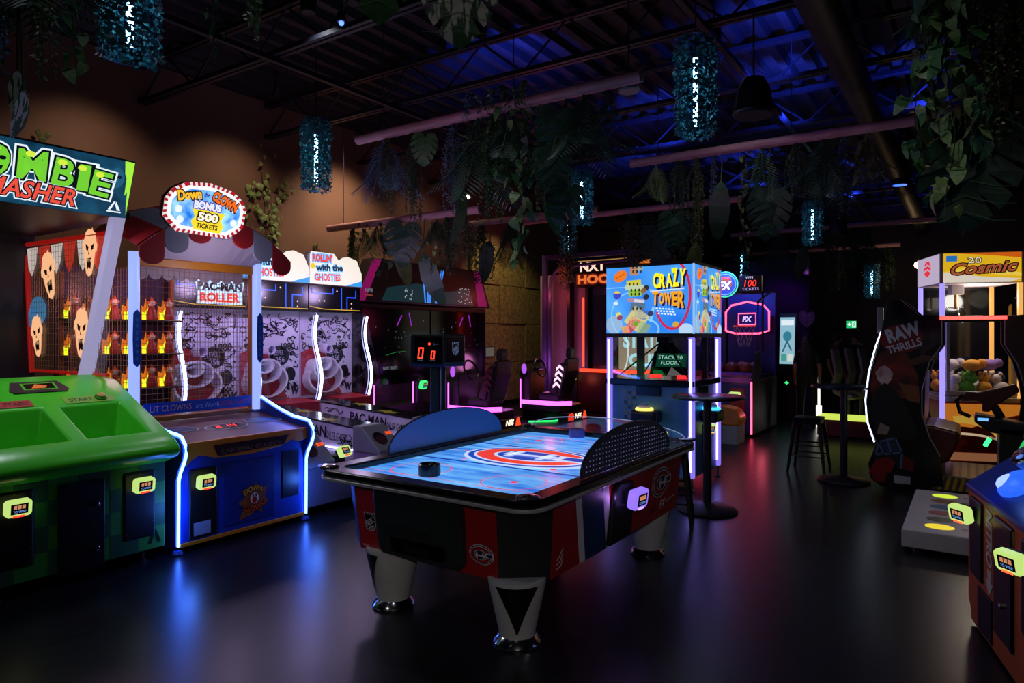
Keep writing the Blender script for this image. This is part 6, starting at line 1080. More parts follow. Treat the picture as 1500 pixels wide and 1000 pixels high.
# ================================================================== people at the far end
def person(loc, rz, shirt, legs, hair, skin, lab, long_hair, hgt=1.7, bend=0.0):
    o = thing('person', lab, 'person', loc, rz); s = hgt / 1.7
    V = [(0, 0, 0.95), (0, 0.01, 1.1), (0, 0.0, 1.28), (0, 0.01, 1.42), (0, -0.005, 1.5), (0, -0.02, 1.58), (0, -0.02, 1.66)]; Rr = [(0.15, 0.11), (0.125, 0.095), (0.15, 0.1), (0.1, 0.07), (0.05, 0.05), (0.075, 0.09), (0.06, 0.075)]; Ed = [(i, i + 1) for i in range(6)]
    def chain(start, pts, rad):
        prev = start
        for p_, r_ in zip(pts, rad): V.append(p_); Rr.append((r_, r_)); Ed.append((prev, len(V) - 1)); prev = len(V) - 1
        return prev
    for sd in (-1, 1):
        chain(0, [(sd * 0.09, 0, 0.88), (sd * 0.1, -0.01, 0.5), (sd * 0.1, 0.02, 0.1), (sd * 0.1, 0.0, 0.04), (sd * 0.1, -0.12, 0.03)], [0.095, 0.06, 0.042, 0.04, 0.03])
        w_ = chain(3, [(sd * 0.17, 0.0, 1.38), (sd * 0.215, 0.03, 1.12), (sd * 0.21, -0.06, 0.9), (sd * 0.21, -0.09, 0.84)], [0.052, 0.04, 0.03, 0.026])
        for k in range(4): chain(w_, [(sd * 0.21, -0.075 - 0.016 * k, 0.80), (sd * 0.205, -0.08 - 0.016 * k, 0.765 + 0.008 * abs(k - 1.5))], [0.009, 0.007])
        chain(w_, [(sd * 0.185, -0.11, 0.82), (sd * 0.18, -0.12, 0.79)], [0.01, 0.008])
    me = bpy.data.meshes.new('body'); me.from_pydata([(x * s, y * s, z * s) for x, y, z in V], Ed, []); ob = bpy.data.objects.new('body', me); COL.objects.link(ob); md = ob.modifiers.new('skin', 'SKIN')
    for i, r_ in enumerate(Rr): me.skin_vertices[0].data[i].radius = (r_[0] * s, r_[1] * s); me.skin_vertices[0].data[i].use_root = (i == 0)
    ss = ob.modifiers.new('sub', 'SUBSURF'); ss.levels = 2; ss.render_levels = 2; bpy.context.view_layer.update(); m2 = bpy.data.meshes.new_from_object(ob.evaluated_get(bpy.context.evaluated_depsgraph_get())); bpy.data.objects.remove(ob); m2.materials.clear()
    for c in (skin, shirt, legs): m2.materials.append(c)
    for pl in m2.polygons:
        x, y, z = [k / s for k in pl.center]; arm = abs(x) > 0.165; pl.material_index = 0 if (z > 1.43 or (arm and z < 1.2 and z > 0.72)) else (1 if z > 0.93 else 2); pl.use_smooth = True
    m2.name = 'body'; bd = link('body', m2, o)
    hr = B().ball((0, 0.005 * s, 1.625 * s), 0.105 * s, 9, 0.92, 1.02, 1.05)
    if long_hair: hr.lathe([(0.095 * s, 1.66 * s), (0.105 * s, 1.5 * s), (0.12 * s, 1.35 * s), (0.08 * s, 1.2 * s)], 14, (0, 0.045 * s, 0), 1.0, 0.55)
    hr.build('hair', hair, o, 0, True)
    fc = B(); fc.ball((-0.03 * s, -0.112 * s, 1.615 * s), 0.009 * s, 5).ball((0.03 * s, -0.112 * s, 1.615 * s), 0.009 * s, 5); fc.build('eyes', M('101014', 0.3), o); B().prism([(-0.012 * s, 1.57 * s), (0.012 * s, 1.57 * s), (0, 1.61 * s)], 'y', -0.125 * s, -0.1 * s).build('nose', skin, o); B().box(-0.022 * s, 0.022 * s, -0.114 * s, -0.1 * s, 1.545 * s, 1.552 * s).build('mouth', M('703830', 0.5), o)
    for sd in (-1, 1): B().ball((sd * 0.095 * s, -0.01 * s, 1.6 * s), 0.022 * s, 5, 0.5, 0.8, 1.2).build('ear', skin, o, 0, True)
    return o
SK = M('8a5a48', 0.6); HR = M('0c0808', 0.6)
person((-2.42, 12.9, 0), PI + 0.2, M('08080c', 0.8), M('0a0a10', 0.8), HR, SK, 'person in black with long dark hair seen from behind at far end', True, 1.62)
person((-2.22, 14.6, 0), 1.2, M('0c0c14', 0.8), M('0a0a10', 0.8), HR, SK, 'person in dark clothes standing sideways beyond the bar table', False, 1.66)
person((-1.95, 15.2, 0), -0.6, M('101018', 0.8), M('0a0a10', 0.8), HR, SK, 'person in dark top with faintly lit face beyond the bar table', False, 1.72)
# row of pale curved seats
for i in range(3):
    p = (-1.72 + i * 0.16, 11.95 + 0.62 + i * 0.35, 0); ch = thing('curved_seat', ['pale curved bucket seat standing right behind the yellow green light line', 'pale curved bucket seat standing between two others', 'pale curved bucket seat at the far end of its row'][i], 'seat', p, -0.5, 'curved seats in a row'); q = B(); pf = [(0.0, 0.55), (-0.05, 0.6), (-0.22, 0.66), (-0.26, 0.8), (-0.2, 1.0), (-0.24, 1.2), (-0.28, 1.4), (-0.24, 1.42), (-0.19, 1.22), (-0.15, 1.0), (-0.2, 0.82), (-0.17, 0.72), (0.12, 0.66), (0.16, 0.6)]
    q.prism(pf, 'y', -0.09, 0.09).build('shell', M('5a5460', 0.35), ch, 0.015, False, 3); B().tube([(0, 0, 0.0), (0, 0, 0.58)], 0.04, 10).build('stem', BLK, ch)

# ================================================================== hanging leaf lanterns
from mathutils.geometry import tessellate_polygon
def leaf_mat(name, h1, h2, sc=7.0, tr=0.12, es=0):
    m = two_tone(name, h1, h2, sc, (1, 1, 1), es, 0.45); b_ = m.node_tree.nodes['Principled BSDF']
    b_.inputs['Subsurface Weight'].default_value = tr; b_.inputs['Subsurface Radius'].default_value = (0.02, 0.04, 0.02); return m
LG = leaf_mat('leaf_green', '2c5a2c', '4a7a40'); LD = leaf_mat('leaf_dark', '1a3a28', '2a5038'); LB = leaf_mat('leaf_blue', '3a5878', '5a7898'); LO = leaf_mat('leaf_olive', '4a5428', '6a7440'); LT = leaf_mat('leaf_teal', '16505a', '2a7e86'); LP = leaf_mat('leaf_pale', '6a8a4a', '90a868')
LV = two_tone('leaf_variegated', '2a5a34', 'c8c8c0', 5.0, (3, 1, 0.8), 0, 0.45, 0.47, 0.52, 2)
STEM = M('3a4428', 0.6); POLE = two_tone('bamboo_skin', '9a7078', 'b88a90', 2.0, (1, 6, 6), 0, 0.45)
def leaf_shell(n, rad, hgt, size, seed):
    r = random.Random(seed); q = B()
    for _ in range(n):
        t = r.uniform(0, 2 * PI); z = r.uniform(0, hgt); rr = rad * r.uniform(0.78, 1.03); c = Vector((rr * math.cos(t), rr * math.sin(t), z)); d = Vector((r.uniform(-1, 1), r.uniform(-1, 1), r.uniform(-1, 0.4))).normalized(); s_ = d.cross(Vector((math.cos(t), math.sin(t), r.uniform(-0.6, 0.6)))).normalized(); L = size * r.uniform(0.7, 1.3)
        q.quad(c, c + d * L * 0.5 + s_ * L * 0.33, c + d * L, c + d * L * 0.5 - s_ * L * 0.33)
    return q
LAN = None
def lantern(u, vb, lab, z0=3.4, Y=None):
    global LAN
    p = on_z(u, vb, z0) if Y is None else on_y(u, vb, Y)
    if LAN is None:
        o = thing('leaf_lantern', lab, 'hanging lamp', tuple(p), 0, 'teal leafy lanterns under the roof'); LAN = o
        stuff(leaf_shell(2100, 0.172, 0.82, 0.042, 3).build('leaf_shell', LT, o, recalc=False)); B().tube([(0, 0, 0.07), (0, 0, 0.66)], 0.022, 10).build('lamp_tube', E('98dcff', 8.0), o); w_ = B()
        for z in (0.0, 0.27, 0.54, 0.82): w_.tube([(0.15 * math.cos(t), 0.15 * math.sin(t), z) for t in [2 * PI * i / 24 for i in range(25)]], 0.004, 4, False)
        for i in range(10): t = 2 * PI * i / 10; w_.tube([(0.15 * math.cos(t), 0.15 * math.sin(t), 0), (0.15 * math.cos(t), 0.15 * math.sin(t), 0.82)], 0.003, 4)
        w_.build('wire_frame', M('2a5a88', 0.4, 0.5), o); B().tube([(0, 0, 0.66), (0, 0, 1.95)], 0.006, 6).tube([(-0.15, 0, 0.82), (0.15, 0, 0.82)], 0.004, 4).build('cable', BLK, o)
    else: copy_tree(LAN, None, tuple(p), 0.7 * u, lab)
lantern(190, 84, 'teal leafy lantern hanging over the zombie game'); lantern(463, 277, 'teal leafy lantern hanging before the brown wall'); lantern(1019, 196, 'teal leafy lantern hanging over the blue sign cabinet'); lantern(852, 327, 'teal leafy lantern close to a lower one near stone wall'); lantern(832, 373, 'teal leafy lantern just above the red lit plant'); lantern(1190, 357, 'teal leafy lantern among plants beyond the far bamboo pole'); lantern(1086, 412, 'teal leafy lantern directly behind the round glowing sign', 3.4, 18.0); lantern(1277, 436, 'teal leafy lantern near the exit sign', 3.4, 19.0)
for o_ in [o for o in COL.objects if o.name.startswith('leaf_lantern')][-2:]:
    B().tube([(0, 0, 1.9), (0, 0, ZC + 0.05 - o_.location.z)], 0.006, 5).build('cable_extension', BLK, o_)

# ================================================================== bamboo poles
def pole(xa, xb, y, z, lab, r=0.057):
    o = thing('bamboo_pole', lab, 'pole', (xa, y, z), 0, 'bamboo poles hung under the roof'); L = xb - xa; pts = []; rad = []; n = max(3, int(L / 0.42))
    for i in range(n):
        x0, x1 = L * i / n, L * (i + 1) / n; pts += [(x0 + 0.02, 0, 0), (x1 - 0.02, 0, 0), (x1 - 0.005, 0, 0)]; rad += [r, r, r * 1.07]
    B().tube(pts, rad, 16).build('cane', POLE, o, 0, True); B().tube([(L + 0.001, 0, 0), (L - 0.03, 0, 0)], r * 0.8, 12).build('cut_end', M('4a3428', 0.6), o)
    for x in (L * 0.12, L * 0.62): B().tube([(x, 0, r * 0.9), (x, 0, ZC + 0.02 - z)], 0.005, 5).build('cable', M('28284a', 0.4), o)
    return o
pole(-6.18, -2.49, 5.80, 4.0, 'bamboo pole with trailing plants above the air hockey table'); pole(-3.91, -0.52, 8.70, 4.0, 'bamboo pole with broad leaves above the blue sign cabinet'); pole(-9.0, -5.8, 7.80, 3.43, 'lower bamboo pole reaching the warm lit brown wall'); pole(-7.8, -3.3, 12.0, 4.0, 'bamboo pole above the basketball games'); pole(-6.2, -1.55, 20.4, 4.0, 'distant bamboo pole near the far wall'); pole(-4.78, -1.0, 2.9, 4.25, 'bamboo pole above and before the air hockey table'); pole(-5.7, -3.6, 1.75, 4.35, 'bamboo pole above the zombie game'); pole(-0.42, 1.6, 5.80, 4.2, 'bamboo pole above the step platform'); pole(-7.95, -5.2, 10.3, 3.75, 'bamboo pole above the racing seats')
pole(-4.75, -0.6, 16.3, 4.0, 'bamboo pole above the far bar table')

# ================================================================== plants
def flat_leaf(pts, fold=0.25, droop=0.25, mid=None):
    """outline in x (across) and y (stem at 0, tip negative) -> hanging blade"""
    q = B(); ys = [p[1] for p in pts]; L = max(0.01, -min(ys))
    tri = tessellate_polygon([[Vector((p[0], p[1], 0)) for p in pts]])
    for (x, y) in pts: q.v.append((x, -abs(x) * fold + droop * L * (min(0, y) / L) ** 2, y))
    q.f = [tuple(t) for t in tri]; return q
def monstera_outline(w_, h_, cuts=5, depth=0.38):
    def edge(t):   # t 0..1 from the top lobe to the tip
        return 0.5 * w_ * (math.sin(PI * (0.16 + 0.84 * t)) ** 0.62) * (1 - 0.12 * t), h_ * (0.16 - 1.04 * t + 0.02 * math.sin(6 * t))
    side = [(0.10 * w_, 0.17 * h_)]
    for i in range(cuts + 1):
        t0, t1 = i / (cuts + 1) + (0.03 if i else 0), (i + 1) / (cuts + 1) - 0.02
        for k in range(4): side.append(edge(t0 + (t1 - t0) * k / 3 if i < cuts or k < 3 else 0.985))
        if i < cuts: ex, ey = edge(t1 + 0.02); side.append((ex * depth, ey + 0.19 * h_))
    return [(0, 0)] + side + [(0, -0.9 * h_)] + [(-x, y) for x, y in reversed(side)]
def heart_outline(w_, h_): return [(0, 0), (0.3 * w_, 0.1 * h_), (0.5 * w_, -0.1 * h_), (0.42 * w_, -0.45 * h_), (0.15 * w_, -0.85 * h_), (0, -h_), (-0.15 * w_, -0.85 * h_), (-0.42 * w_, -0.45 * h_), (-0.5 * w_, -0.1 * h_), (-0.3 * w_, 0.1 * h_)]
def paddle_outline(w_, h_): return [(0.02 * w_, 0), (0.32 * w_, -0.14 * h_), (0.5 * w_, -0.42 * h_), (0.44 * w_, -0.7 * h_), (0.22 * w_, -0.92 * h_), (0, -h_), (-0.22 * w_, -0.92 * h_), (-0.44 * w_, -0.7 * h_), (-0.5 * w_, -0.42 * h_), (-0.32 * w_, -0.14 * h_), (-0.02 * w_, 0)]
p = on_y(1182, 458, 18.58); pts = monstera_outline(0.4, 0.42); lf = thing('leaf_ornament', 'pale cut-out monstera leaf ornament on the purple wall', 'wall decoration', (p.x, 18.575, p.z)); B().prism(pts, 'y', -0.012, 0.0).build('leaf_plate', M('8a86a0', 0.5), lf); B().tube([(0, -0.014, 0.0), (0, -0.016, -0.36)], 0.006, 5).build('midrib', M('4a4660', 0.5), lf)
MESH = {}
def leaf_mesh(kind, mat):
    k = (kind, mat.name)
    if k not in MESH:
        o_ = {'monstera': monstera_outline(0.9, 0.95), 'heart': heart_outline(0.75, 1.0), 'paddle': paddle_outline(0.36, 1.0)}[kind]
        ob = flat_leaf(o_, 0.18 if kind != 'heart' else 0.3, 0.2).build('leaf', mat, None, recalc=False); MESH[k] = ob.data; bpy.data.objects.remove(ob)
    return MESH[k]
def put_leaf(parent, kind, mat, loc, s, rz, tilt=0.0, roll=0.0, midrib=False):
    o = link('leaf', leaf_mesh(kind, mat), parent); o.location = loc; o.scale = (s, s, s); o.rotation_euler = (tilt, roll, rz)
    if midrib:
        k = ('rib', kind)
        if k not in MESH:
            q = B(); q.tube([(0, -0.004, 0), (0, 0.045, -0.45), (0, 0.16, -0.88)], [0.012, 0.008, 0.003], 5)
            if kind == 'monstera':
                for i in range(5):
                    for sd in (-1, 1): q.tube([(0, 0.02, -0.12 - 0.14 * i), (sd * 0.2, 0.0, -0.17 - 0.15 * i), (sd * 0.36, -0.02, -0.2 - 0.145 * i)], [0.006, 0.004, 0.002], 4)
            ob = q.build('midrib', M('5a7a50', 0.5), None); MESH[k] = ob.data; bpy.data.objects.remove(ob)
        link('midrib', MESH[k], o)
    return o
CAMRZ = TH
def face(p): return math.atan2(p[0], -p[1]) * 1.0  # leaf fronts roughly towards the middle of the room
def vine(p, length, lab, grp, seed, mat=LG, ls=0.09, dens=15, spread=0.06):
    r = random.Random(seed); o = thing('trailing_vine', lab, 'hanging plant', p, 0, grp); n = int(length / 0.12) + 2
    pts = [(0.03 * math.sin(seed + i * 0.7), 0.03 * math.cos(seed * 2 + i * 0.5), -length * i / (n - 1)) for i in range(n)]; pts[0] = (0, 0, 0); B().tube(pts, 0.004, 5).build('stem', STEM, o, 0, True)
    for i in range(int(length * dens)):
        t = (i + 0.5) / (length * dens); q = pts[min(n - 1, int(t * (n - 1)))]
        put_leaf(o, 'heart', mat if r.random() < 0.8 else LP, (q[0] + r.uniform(-spread, spread), q[1] + r.uniform(-spread, spread), -length * t + 0.03), ls * r.uniform(0.65, 1.15), r.uniform(0, 2 * PI), r.uniform(-0.5, 0.3), r.uniform(-0.6, 0.6))
    return o
FR = {}
def frond_mesh(mat, n=20, wd=0.26):
    k = mat.name
    if k not in FR:
        q = B(); q.tube([(0, 0, 0), (0, 0.06, -0.35), (0, 0.22, -0.72), (0, 0.42, -0.96)], [0.012, 0.01, 0.006, 0.002], 5)
        for i in range(n):
            t = 0.08 + 0.9 * i / n; y = 0.42 * t ** 2.2; z = -0.96 * t ** 0.9; L = wd * math.sin(PI * (0.12 + 0.85 * t)) ** 0.8
            for sd in (-1, 1): q.quad((0, y, z), (sd * L * 0.5, y + 0.02, z - L * 0.30 + 0.008), (sd * L, y + 0.05, z - L * 0.72), (sd * L * 0.48, y + 0.02, z - L * 0.30 - 0.012))
        ob = q.build('frond', mat, None, recalc=False); FR[k] = ob.data; bpy.data.objects.remove(ob)
    return FR[k]
def palm(p, s, lab, grp, seed, mat=LD, n=6):
    r = random.Random(seed); o = thing('hanging_palm', lab, 'hanging plant', p, 0, grp)
    for i in range(n):
        f = link('frond', frond_mesh(mat), o); f.scale = (s, s, s * r.uniform(0.8, 1.1)); f.rotation_euler = (r.uniform(-0.15, 0.25), r.uniform(-0.15, 0.15), 2 * PI * i / n + r.uniform(-0.3, 0.3))
    return o
def strands(p, length, lab, grp, seed, mat=LO, n=16, rad=0.12, ls=0.03):
    r = random.Random(seed); o = thing('leafy_strands', lab, 'hanging plant', p, 0, grp); q = B(); st = B()
    for k in range(n):
        t = r.uniform(0, 2 * PI); rr = rad * r.uniform(0.1, 1); L = length * r.uniform(0.55, 1.0); m = 7; P = [(rr * math.cos(t) * min(1, i / 2.0) + 0.012 * math.sin(i + k), rr * math.sin(t) * min(1, i / 2.0), -L * i / (m - 1)) for i in range(m)]
        st.tube(P, 0.0025, 4)
        for i in range(int(L / (ls * 0.55))):
            f = i / (L / (ls * 0.55)); j = min(m - 2, int(f * (m - 1))); g = f * (m - 1) - j; c = Vector(P[j]).lerp(Vector(P[j + 1]), g); d = Vector((r.uniform(-1, 1), r.uniform(-1, 1), r.uniform(-0.9, 0.1))).normalized(); sd = d.cross(Vector((r.uniform(-1, 1), r.uniform(-1, 1), 0.5))).normalized(); Ls = ls * r.uniform(0.7, 1.3); q.quad(c, c + d * Ls * 0.5 + sd * Ls * 0.3, c + d * Ls, c + d * Ls * 0.5 - sd * Ls * 0.3)
    st.build('stems', STEM, o); stuff(q.build('foliage', mat, o, recalc=False)); return o
def big_leaves(p, items, lab, grp, kind='monstera', mat=LD, stem=True):
    """items: (dx, dy, dz, size, rz, tilt, roll)"""
    o = thing('%s_plant' % ('monstera' if kind == 'monstera' else 'banana_leaf'), lab, 'hanging plant', p, 0, grp)
    for (dx, dy, dz, s, rz, ti, ro) in items:
        put_leaf(o, kind, mat, (dx, dy, dz), s, rz, ti, ro, True)
        if stem: B().tube([(0, 0, 0), (dx * 0.3, dy * 0.3, dz * 0.4), (dx, dy, dz)], 0.008, 5).build('stalk', STEM, o, 0, True)
    return o
def on_pole(u, Y, z): p = on_y(u, 200, Y); return (p.x, Y, z - 0.05)
# ---- pole above the hockey table
G = 'plants on the pole above the hockey table'; A = lambda u: on_pole(u, 5.8, 4.0)
strands(A(567), 0.95, 'olive wispy strands beside a blue tinted palm on the bamboo pole', G, 1, LO, 18, 0.1); palm(A(562), 0.75, 'blue tinted small palm at the warm wall end of the bamboo pole', G, 2, LB, 5); strands(A(605), 1.15, 'dark wispy strands next to heart shaped leaf on the bamboo pole', G, 3, LD, 20, 0.1)
big_leaves(A(628), [(0, -0.06, -0.12, 0.36, 0.5, 0, 0.1)], 'single heart shaped monstera leaf hanging right under the bamboo pole', G, 'monstera', LG); strands(A(665), 1.1, 'blue grey trailing strands over the hockey table', G, 5, LB, 22, 0.14, 0.03)
big_leaves(A(688), [(0, -0.1, -0.75, 0.62, 1.7, 0, 0.15)], 'long folded green leaf hanging below the blue grey strands', G, 'paddle', LG); palm(A(700), 1.0, 'dark green palm hanging next to the blue grey strands', G, 6, LD, 6)
strands(A(722), 1.2, 'green bushy trailing strands over the hockey rink', G, 7, LG, 26, 0.15, 0.04); palm(A(745), 0.7, 'spiky fan palm behind the long pothos vine', G, 8, LD, 8)
vine(A(762), 1.6, 'longest pothos vine with pale tips over the hockey rink', G, 4, LG, 0.13, 22, 0.07); vine(A(742), 0.75, 'short bushy pothos vine at the top of the bamboo pole', G, 9, LG, 0.13, 34, 0.12); vine(A(775), 0.85, 'bushy pothos vine beside the longest vine', G, 10, LD, 0.12, 30, 0.12)
strands(A(790), 1.2, 'thin root like strands beside the large monstera', G, 11, LO, 8, 0.06); big_leaves(A(830), [(-0.05, -0.08, -0.18, 0.5, 0.5, 0, 0.2), (-0.1, -0.12, -0.55, 0.48, 0.4, 0, -0.1), (0.05, -0.05, -0.9, 0.42, 0.7, 0, 0.3)], 'large dark monstera with three leaves near the pole end', G, 'monstera', LD)
big_leaves(A(805), [(0.0, -0.1, -1.0, 0.36, 0.9, 0, -0.5)], 'single drooping slim leaf hanging below the monstera', G, 'paddle', LG); palm(A(855), 0.85, 'spiky dark palm in front of two lanterns', G, 12, LD, 7); palm(A(888), 0.4, 'small palm tuft on top of the pole end', G, 13, LD, 5)
for u, lb in ((690, 'bluish leafy tuft growing on top of the bamboo pole'), (735, 'green leafy tuft on the bamboo pole above the spiky fan palm'), (770, 'green leafy tuft on the bamboo pole above the longest vine')): strands((A(u)[0], 5.8, 4.22), 0.35, lb, 'tufts on the bamboo pole', u, LG if u > 700 else LB, 16, 0.2, 0.05)
# ---- pole above the sign cabinet
G = 'plants on the pole above the sign cabinet'; A = lambda u: on_pole(u, 8.7, 4.0)
palm(A(962), 0.62, 'grey green split leaf palm at the pole end', G, 21, LP, 3); strands(A(995), 0.9, 'dark strands above the large round monstera', G, 22, LD, 22, 0.16); big_leaves(A(990), [(0, -0.06, -0.75, 0.52, 0.5, 0, 0.0)], 'round monstera leaf above the orange ball print', G, 'monstera', LD)
strands(A(1020), 1.4, 'long olive strands between monstera and paddle leaf', G, 23, LO, 20, 0.12); big_leaves(A(1022), [(0, -0.05, -1.1, 0.62, 0.7, 0, 0.12)], 'olive paddle leaf hanging just above the blue sign box', G, 'paddle', LO); big_leaves(A(1058), [(0, -0.05, -0.35, 0.75, 0.4, 0, 0.05)], 'teal dark paddle leaf under the bamboo pole', G, 'paddle', LD)
strands(A(1045), 0.95, 'pale lilac strands beside the dark paddle leaf', G, 24, LB, 8, 0.05); vine(A(1090), 1.35, 'sparse vine with small leaves left of the broad monstera', G, 25, LO, 0.09, 14); big_leaves(A(1128), [(0, -0.05, -0.62, 0.62, 0.4, 0, 0.05)], 'broad glossy monstera leaf above the basketball games', G, 'monstera', LD)
palm(A(1115), 0.7, 'feathery palm above the broad monstera', G, 26, LD, 6); palm(A(1205), 0.85, 'spiky fan palm near the dark duct', G, 27, LD, 8); strands(A(1235), 1.0, 'lilac trailing strands near the fan palm', G, 28, LB, 10, 0.07); palm(A(1270), 0.6, 'grassy palm tuft under pole end by hanging vines', G, 29, LO, 7); strands(A(1165), 0.8, 'dark strands between broad monstera and fan palm', G, 30, LD, 22, 0.16)
# ---- lower pole at the brown wall
G = 'plants on the lower pole by the brown wall'; A = lambda u: on_pole(u, 7.8, 3.43)
strands(A(517), 0.75, 'dense small leaved bush hanging on the lower pole by warm wall', G, 41, LO, 26, 0.13, 0.04); palm(A(535), 0.6, 'fern like palm silhouetted against the warm wall', G, 42, LG, 4); vine(A(560), 0.8, 'black looking ivy hanging before the warm wall', G, 43, LD, 0.09, 40, 0.12); palm(A(552), 0.55, 'fan palm silhouetted between fern and ivy', G, 44, LD, 7)
big_leaves(A(595), [(0, -0.05, -0.1, 0.7, 0.6, 0, 0.1)], 'dark split monstera leaf at warm wall end of lower pole', G, 'monstera', LD); big_leaves(A(622), [(0.0, -0.06, -0.5, 0.85, 0.3, 0, -0.35)], 'grey banana leaf hanging over the racing marquee', G, 'paddle', LD); big_leaves(A(585), [(0, -0.06, -0.3, 0.7, 0.9, 0, -0.3)], 'brown banana leaf tip hanging beside the racing marquee', G, 'paddle', LO)
palm(A(640), 0.5, 'dark fan palm hanging over the racing marquee', G, 45, LD, 8); strands(A(655), 0.9, 'dark wispy strands over the racing marquee', G, 46, LD, 24, 0.14, 0.04); vine(A(632), 0.85, 'bright green ivy hanging behind the grey banana leaf', G, 47, LP, 0.07, 36, 0.1); strands(A(680), 0.8, 'bushy strands at the hockey end of the lower pole', G, 48, LO, 26, 0.16, 0.04); vine(A(545), 0.25, 'ivy creeping along the lower pole', G, 49, LD, 0.07, 90, 0.3)
# ---- further poles
G = 'plants on distant poles'
for k, (u, Y, z, kind) in enumerate(((720, 10.3, 3.75, 'b'), (745, 10.3, 3.75, 'p'), (705, 10.3, 3.75, 's'), (835, 12.0, 4.0, 's'), (925, 12.0, 4.0, 's'), (965, 12.0, 4.0, 'm'), (950, 12.0, 4.0, 's'), (1010, 12.0, 4.0, 's'), (1085, 16.3, 4.0, 's'), (1140, 16.3, 4.0, 'p'), (1180, 16.3, 4.0, 'b'), (1215, 16.3, 4.0, 's'), (1250, 16.3, 4.0, 's'), (1265, 16.3, 4.0, 'p'), (1110, 20.4, 4.0, 's'), (1170, 20.4, 4.0, 's'), (1225, 20.4, 4.0, 's'), (1300, 20.4, 4.0, 's'))):
    p = on_pole(u, Y, z); w_ = {10.3: 'over the racing seats', 12.0: 'before the basketball games', 16.3: 'above the far bar table', 20.4: 'near the far wall'}[Y]
    ex = {835: 'over the red lit plant', 925: 'over the neon frame', 950: 'close beside the round monstera', 1010: 'over the half hidden hoop', 1085: 'behind the round glowing sign', 1140: 'over the kiosk', 1215: 'beyond the fan palm', 1250: 'over the exit sign', 1265: 'near the lowest lantern', 1110: 'over the kiosk', 1170: 'over the leaf ornament', 1225: 'over the exit sign', 1300: 'near the warm spot lamp'}.get(u, ''); w2_ = (w_ + ' ' + ex).strip()
    if kind == 's': strands(p, 1.2, 'dark bushy strands hanging %s' % w2_, G + ' ' + w_, 60 + k, LD, 24, 0.24, 0.06)
    elif kind == 'p': palm(p, 0.95, 'dark spreading palm hanging %s' % w2_, G + ' ' + w_, 60 + k, LD, 7)
    elif kind == 'b': big_leaves(p, [(0, -0.05, -0.3, 0.8, 0.4, 0, 0.2)], 'dark hanging banana leaf %s' % w_, G + ' ' + w_, 'paddle', LD)
    else: big_leaves(p, [(0, -0.05, -0.4, 0.75, 0.4, 0, 0.0)], 'dark round monstera leaf hanging %s' % w_, G + ' ' + w_, 'monstera', LD)
# red lit plant by the arena game
p = on_y(832, 400, 12.6); strands((p.x, 12.6, p.z + 0.35), 0.7, 'bushy plant lit bright red beside the arena game', 'plants near the arena game', 91, LP, 26, 0.2, 0.07)
B().tube([(0, 0, 0), (0, 0, ZC - p.z - 0.35)], 0.004, 4).build('cord', BLK, [o for o in COL.objects if o.name.startswith('leafy_strands')][-1]); lamp('POINT', (p.x - 0.05, 12.3, p.z), (1.0, 0.05, 0.03), 2.0, None, 0.05)
# ---- nearest plants
G = 'plants on the nearest poles'
big_leaves((-2.24, 2.9, 4.2), [(0.04, -0.1, -0.60, 0.52, 0.55, -0.1, 0.05)], 'white and green variegated monstera leaf close overhead', G, 'monstera', LV); big_leaves((-2.75, 2.9, 4.2), [(0, -0.1, -0.28, 0.58, 0.55, -0.1, 0.1)], 'plain green monstera leaf close overhead', G, 'monstera', LG)
def hang_at(u, v, Y, ztop):   # tip at pixel (u, v) in the plane y = Y
    p = on_y(u, v, Y); return (p.x, Y, ztop), ztop - p.z
(p, L) = hang_at(312, 82, 2.9, 4.2); vine(p, L, 'small creeper hanging over the carnival game', G, 71, LG, 0.06, 26, 0.05); (p, L) = hang_at(370, 66, 2.9, 4.2); strands(p, L, 'fluffy green creeper hanging over the carnival game', G, 72, LP, 10, 0.06, 0.04)
Y7 = 1.75; Q = lambda u, v: hang_at(u, v, Y7, 4.3)
(p, L) = Q(103, 126); vine(p, L, 'pothos vine with pale green tips over the zombie game', G, 73, LG, 0.11, 20, 0.05); (p, L) = Q(65, 135); strands(p, L, 'thin drooping strands over the zombie game', G, 74, LO, 14, 0.08, 0.035); (p, L) = Q(62, 75); palm(p, L * 0.9, 'dark palm over the zombie game', G, 75, LD, 6); (p, L) = Q(22, 85); palm(p, L * 0.85, 'second spiky palm next to blue strands over the zombie game', G, 76, LG, 6); (p, L) = Q(6, 120); strands(p, L, 'blue grey trailing strands over the zombie marquee', G, 77, LB, 26, 0.12, 0.04); (p, L) = Q(20, 60); strands(p, L, 'dark leafy strands over the zombie marquee', G, 78, LD, 26, 0.14, 0.05)
(p, L) = hang_at(26, 205, 1.75, 4.3); r = big_leaves(p, [(0, 0, -L + 0.42, 0.30, 1.2, 0, 0.0), (0.03, 0.02, -L + 0.3, 0.30, 2.0, 0, 0.1)], 'variegated white and green leaf cluster hanging before the zombie sign', G, 'paddle', LV)
Y8 = 5.8; Q = lambda u, v: hang_at(u, v, Y8, 4.15)
(p, L) = Q(1412, 345); big_leaves(p, [(0.02, 0.1, -L + 0.74, 0.82, 0.15, -0.05, 0.02)], 'huge dark monstera leaf hanging above the claw machine', G, 'monstera', LD)
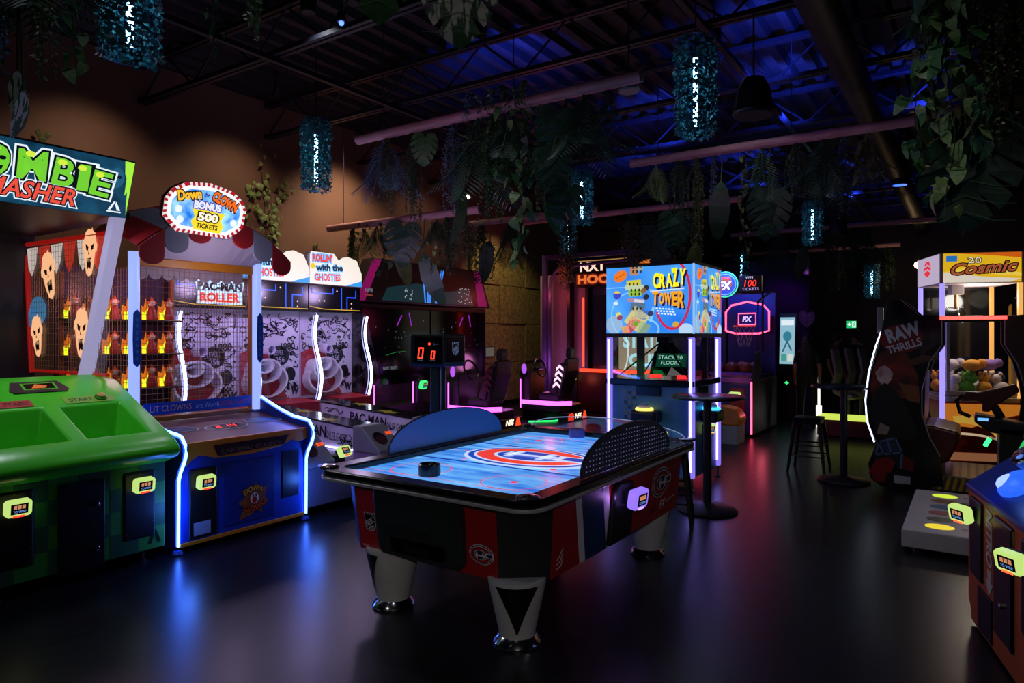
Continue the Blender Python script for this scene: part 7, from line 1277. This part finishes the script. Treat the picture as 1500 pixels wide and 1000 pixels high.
for (u, v, s, m_, lb) in ((1350, 260, 81, LG, 'leafy pothos vine beside the huge monstera leaf'), (1375, 200, 82, LG, 'dense pothos vine above the huge monstera leaf'), (1392, 318, 83, LP, 'pale pothos vine crossing the huge monstera leaf'), (1425, 240, 84, LG, 'bushy pothos vine right above the huge monstera leaf'), (1362, 120, 85, LG, 'short leafy vine close to the bamboo pole end')): (p, L) = Q(u, v); vine((p[0], p[1] - 0.12, p[2] - 0.0), L, lb, G, s, m_, 0.13, 20, 0.09)
(p, L) = Q(1455, 225); strands(p, L, 'olive wispy strands hanging above the claw machine', G, 86, LO, 30, 0.2, 0.035); (p, L) = Q(1490, 120); strands(p, L, 'dense olive strands at the end of the pole', G, 87, LO, 30, 0.2, 0.035); (p, L) = Q(1400, 90); strands(p, L, 'dark foliage mass over the step platform', G, 88, LD, 34, 0.26, 0.06); (p, L) = Q(1350, 70); palm(p, L * 0.9, 'leafy palm over the step platform', G, 89, LG, 7)
# ---- ivy climbing the brown wall
for k, (u, v, n, s) in enumerate(((385, 290, 46, 0.3), (400, 335, 22, 0.16), (415, 275, 16, 0.12), (60, 215, 8, 0.15), (245, 305, 8, 0.15), (345, 350, 10, 0.15), (470, 390, 12, 0.2))):
    p = on_x(u, v, XL + 0.03); o = thing('wall_ivy', ['largest bright ivy clump on the brown wall beside the bonus sign', 'small bright ivy clump below the largest one on the brown wall', 'thin ivy sprig above the largest clump on the brown wall', 'thin ivy sprig on the wall above the zombie sign', 'thin ivy sprig on the wall behind the striped canopy', 'ivy sprig on the wall under the small bright clump', 'ivy sprig on the wall above the white marquees'][k], 'ivy', tuple(p), 0, 'ivy sprigs on the brown wall'); r = random.Random(k); B().tube([(0, 0, -s * 1.4), (-0.012, 0.05, 0), (0, -0.03, s * 1.4)], 0.006, 4).build('stem', STEM, o)
    for i in range(n): f = put_leaf(o, 'heart', LP if k < 2 else LO, (r.uniform(0.0, 0.05), r.gauss(0, s * 0.5), r.gauss(0, s)), r.uniform(0.06, 0.11), PI / 2 + r.uniform(-0.5, 0.5), r.uniform(-0.4, 0.2), r.uniform(-0.9, 0.9))
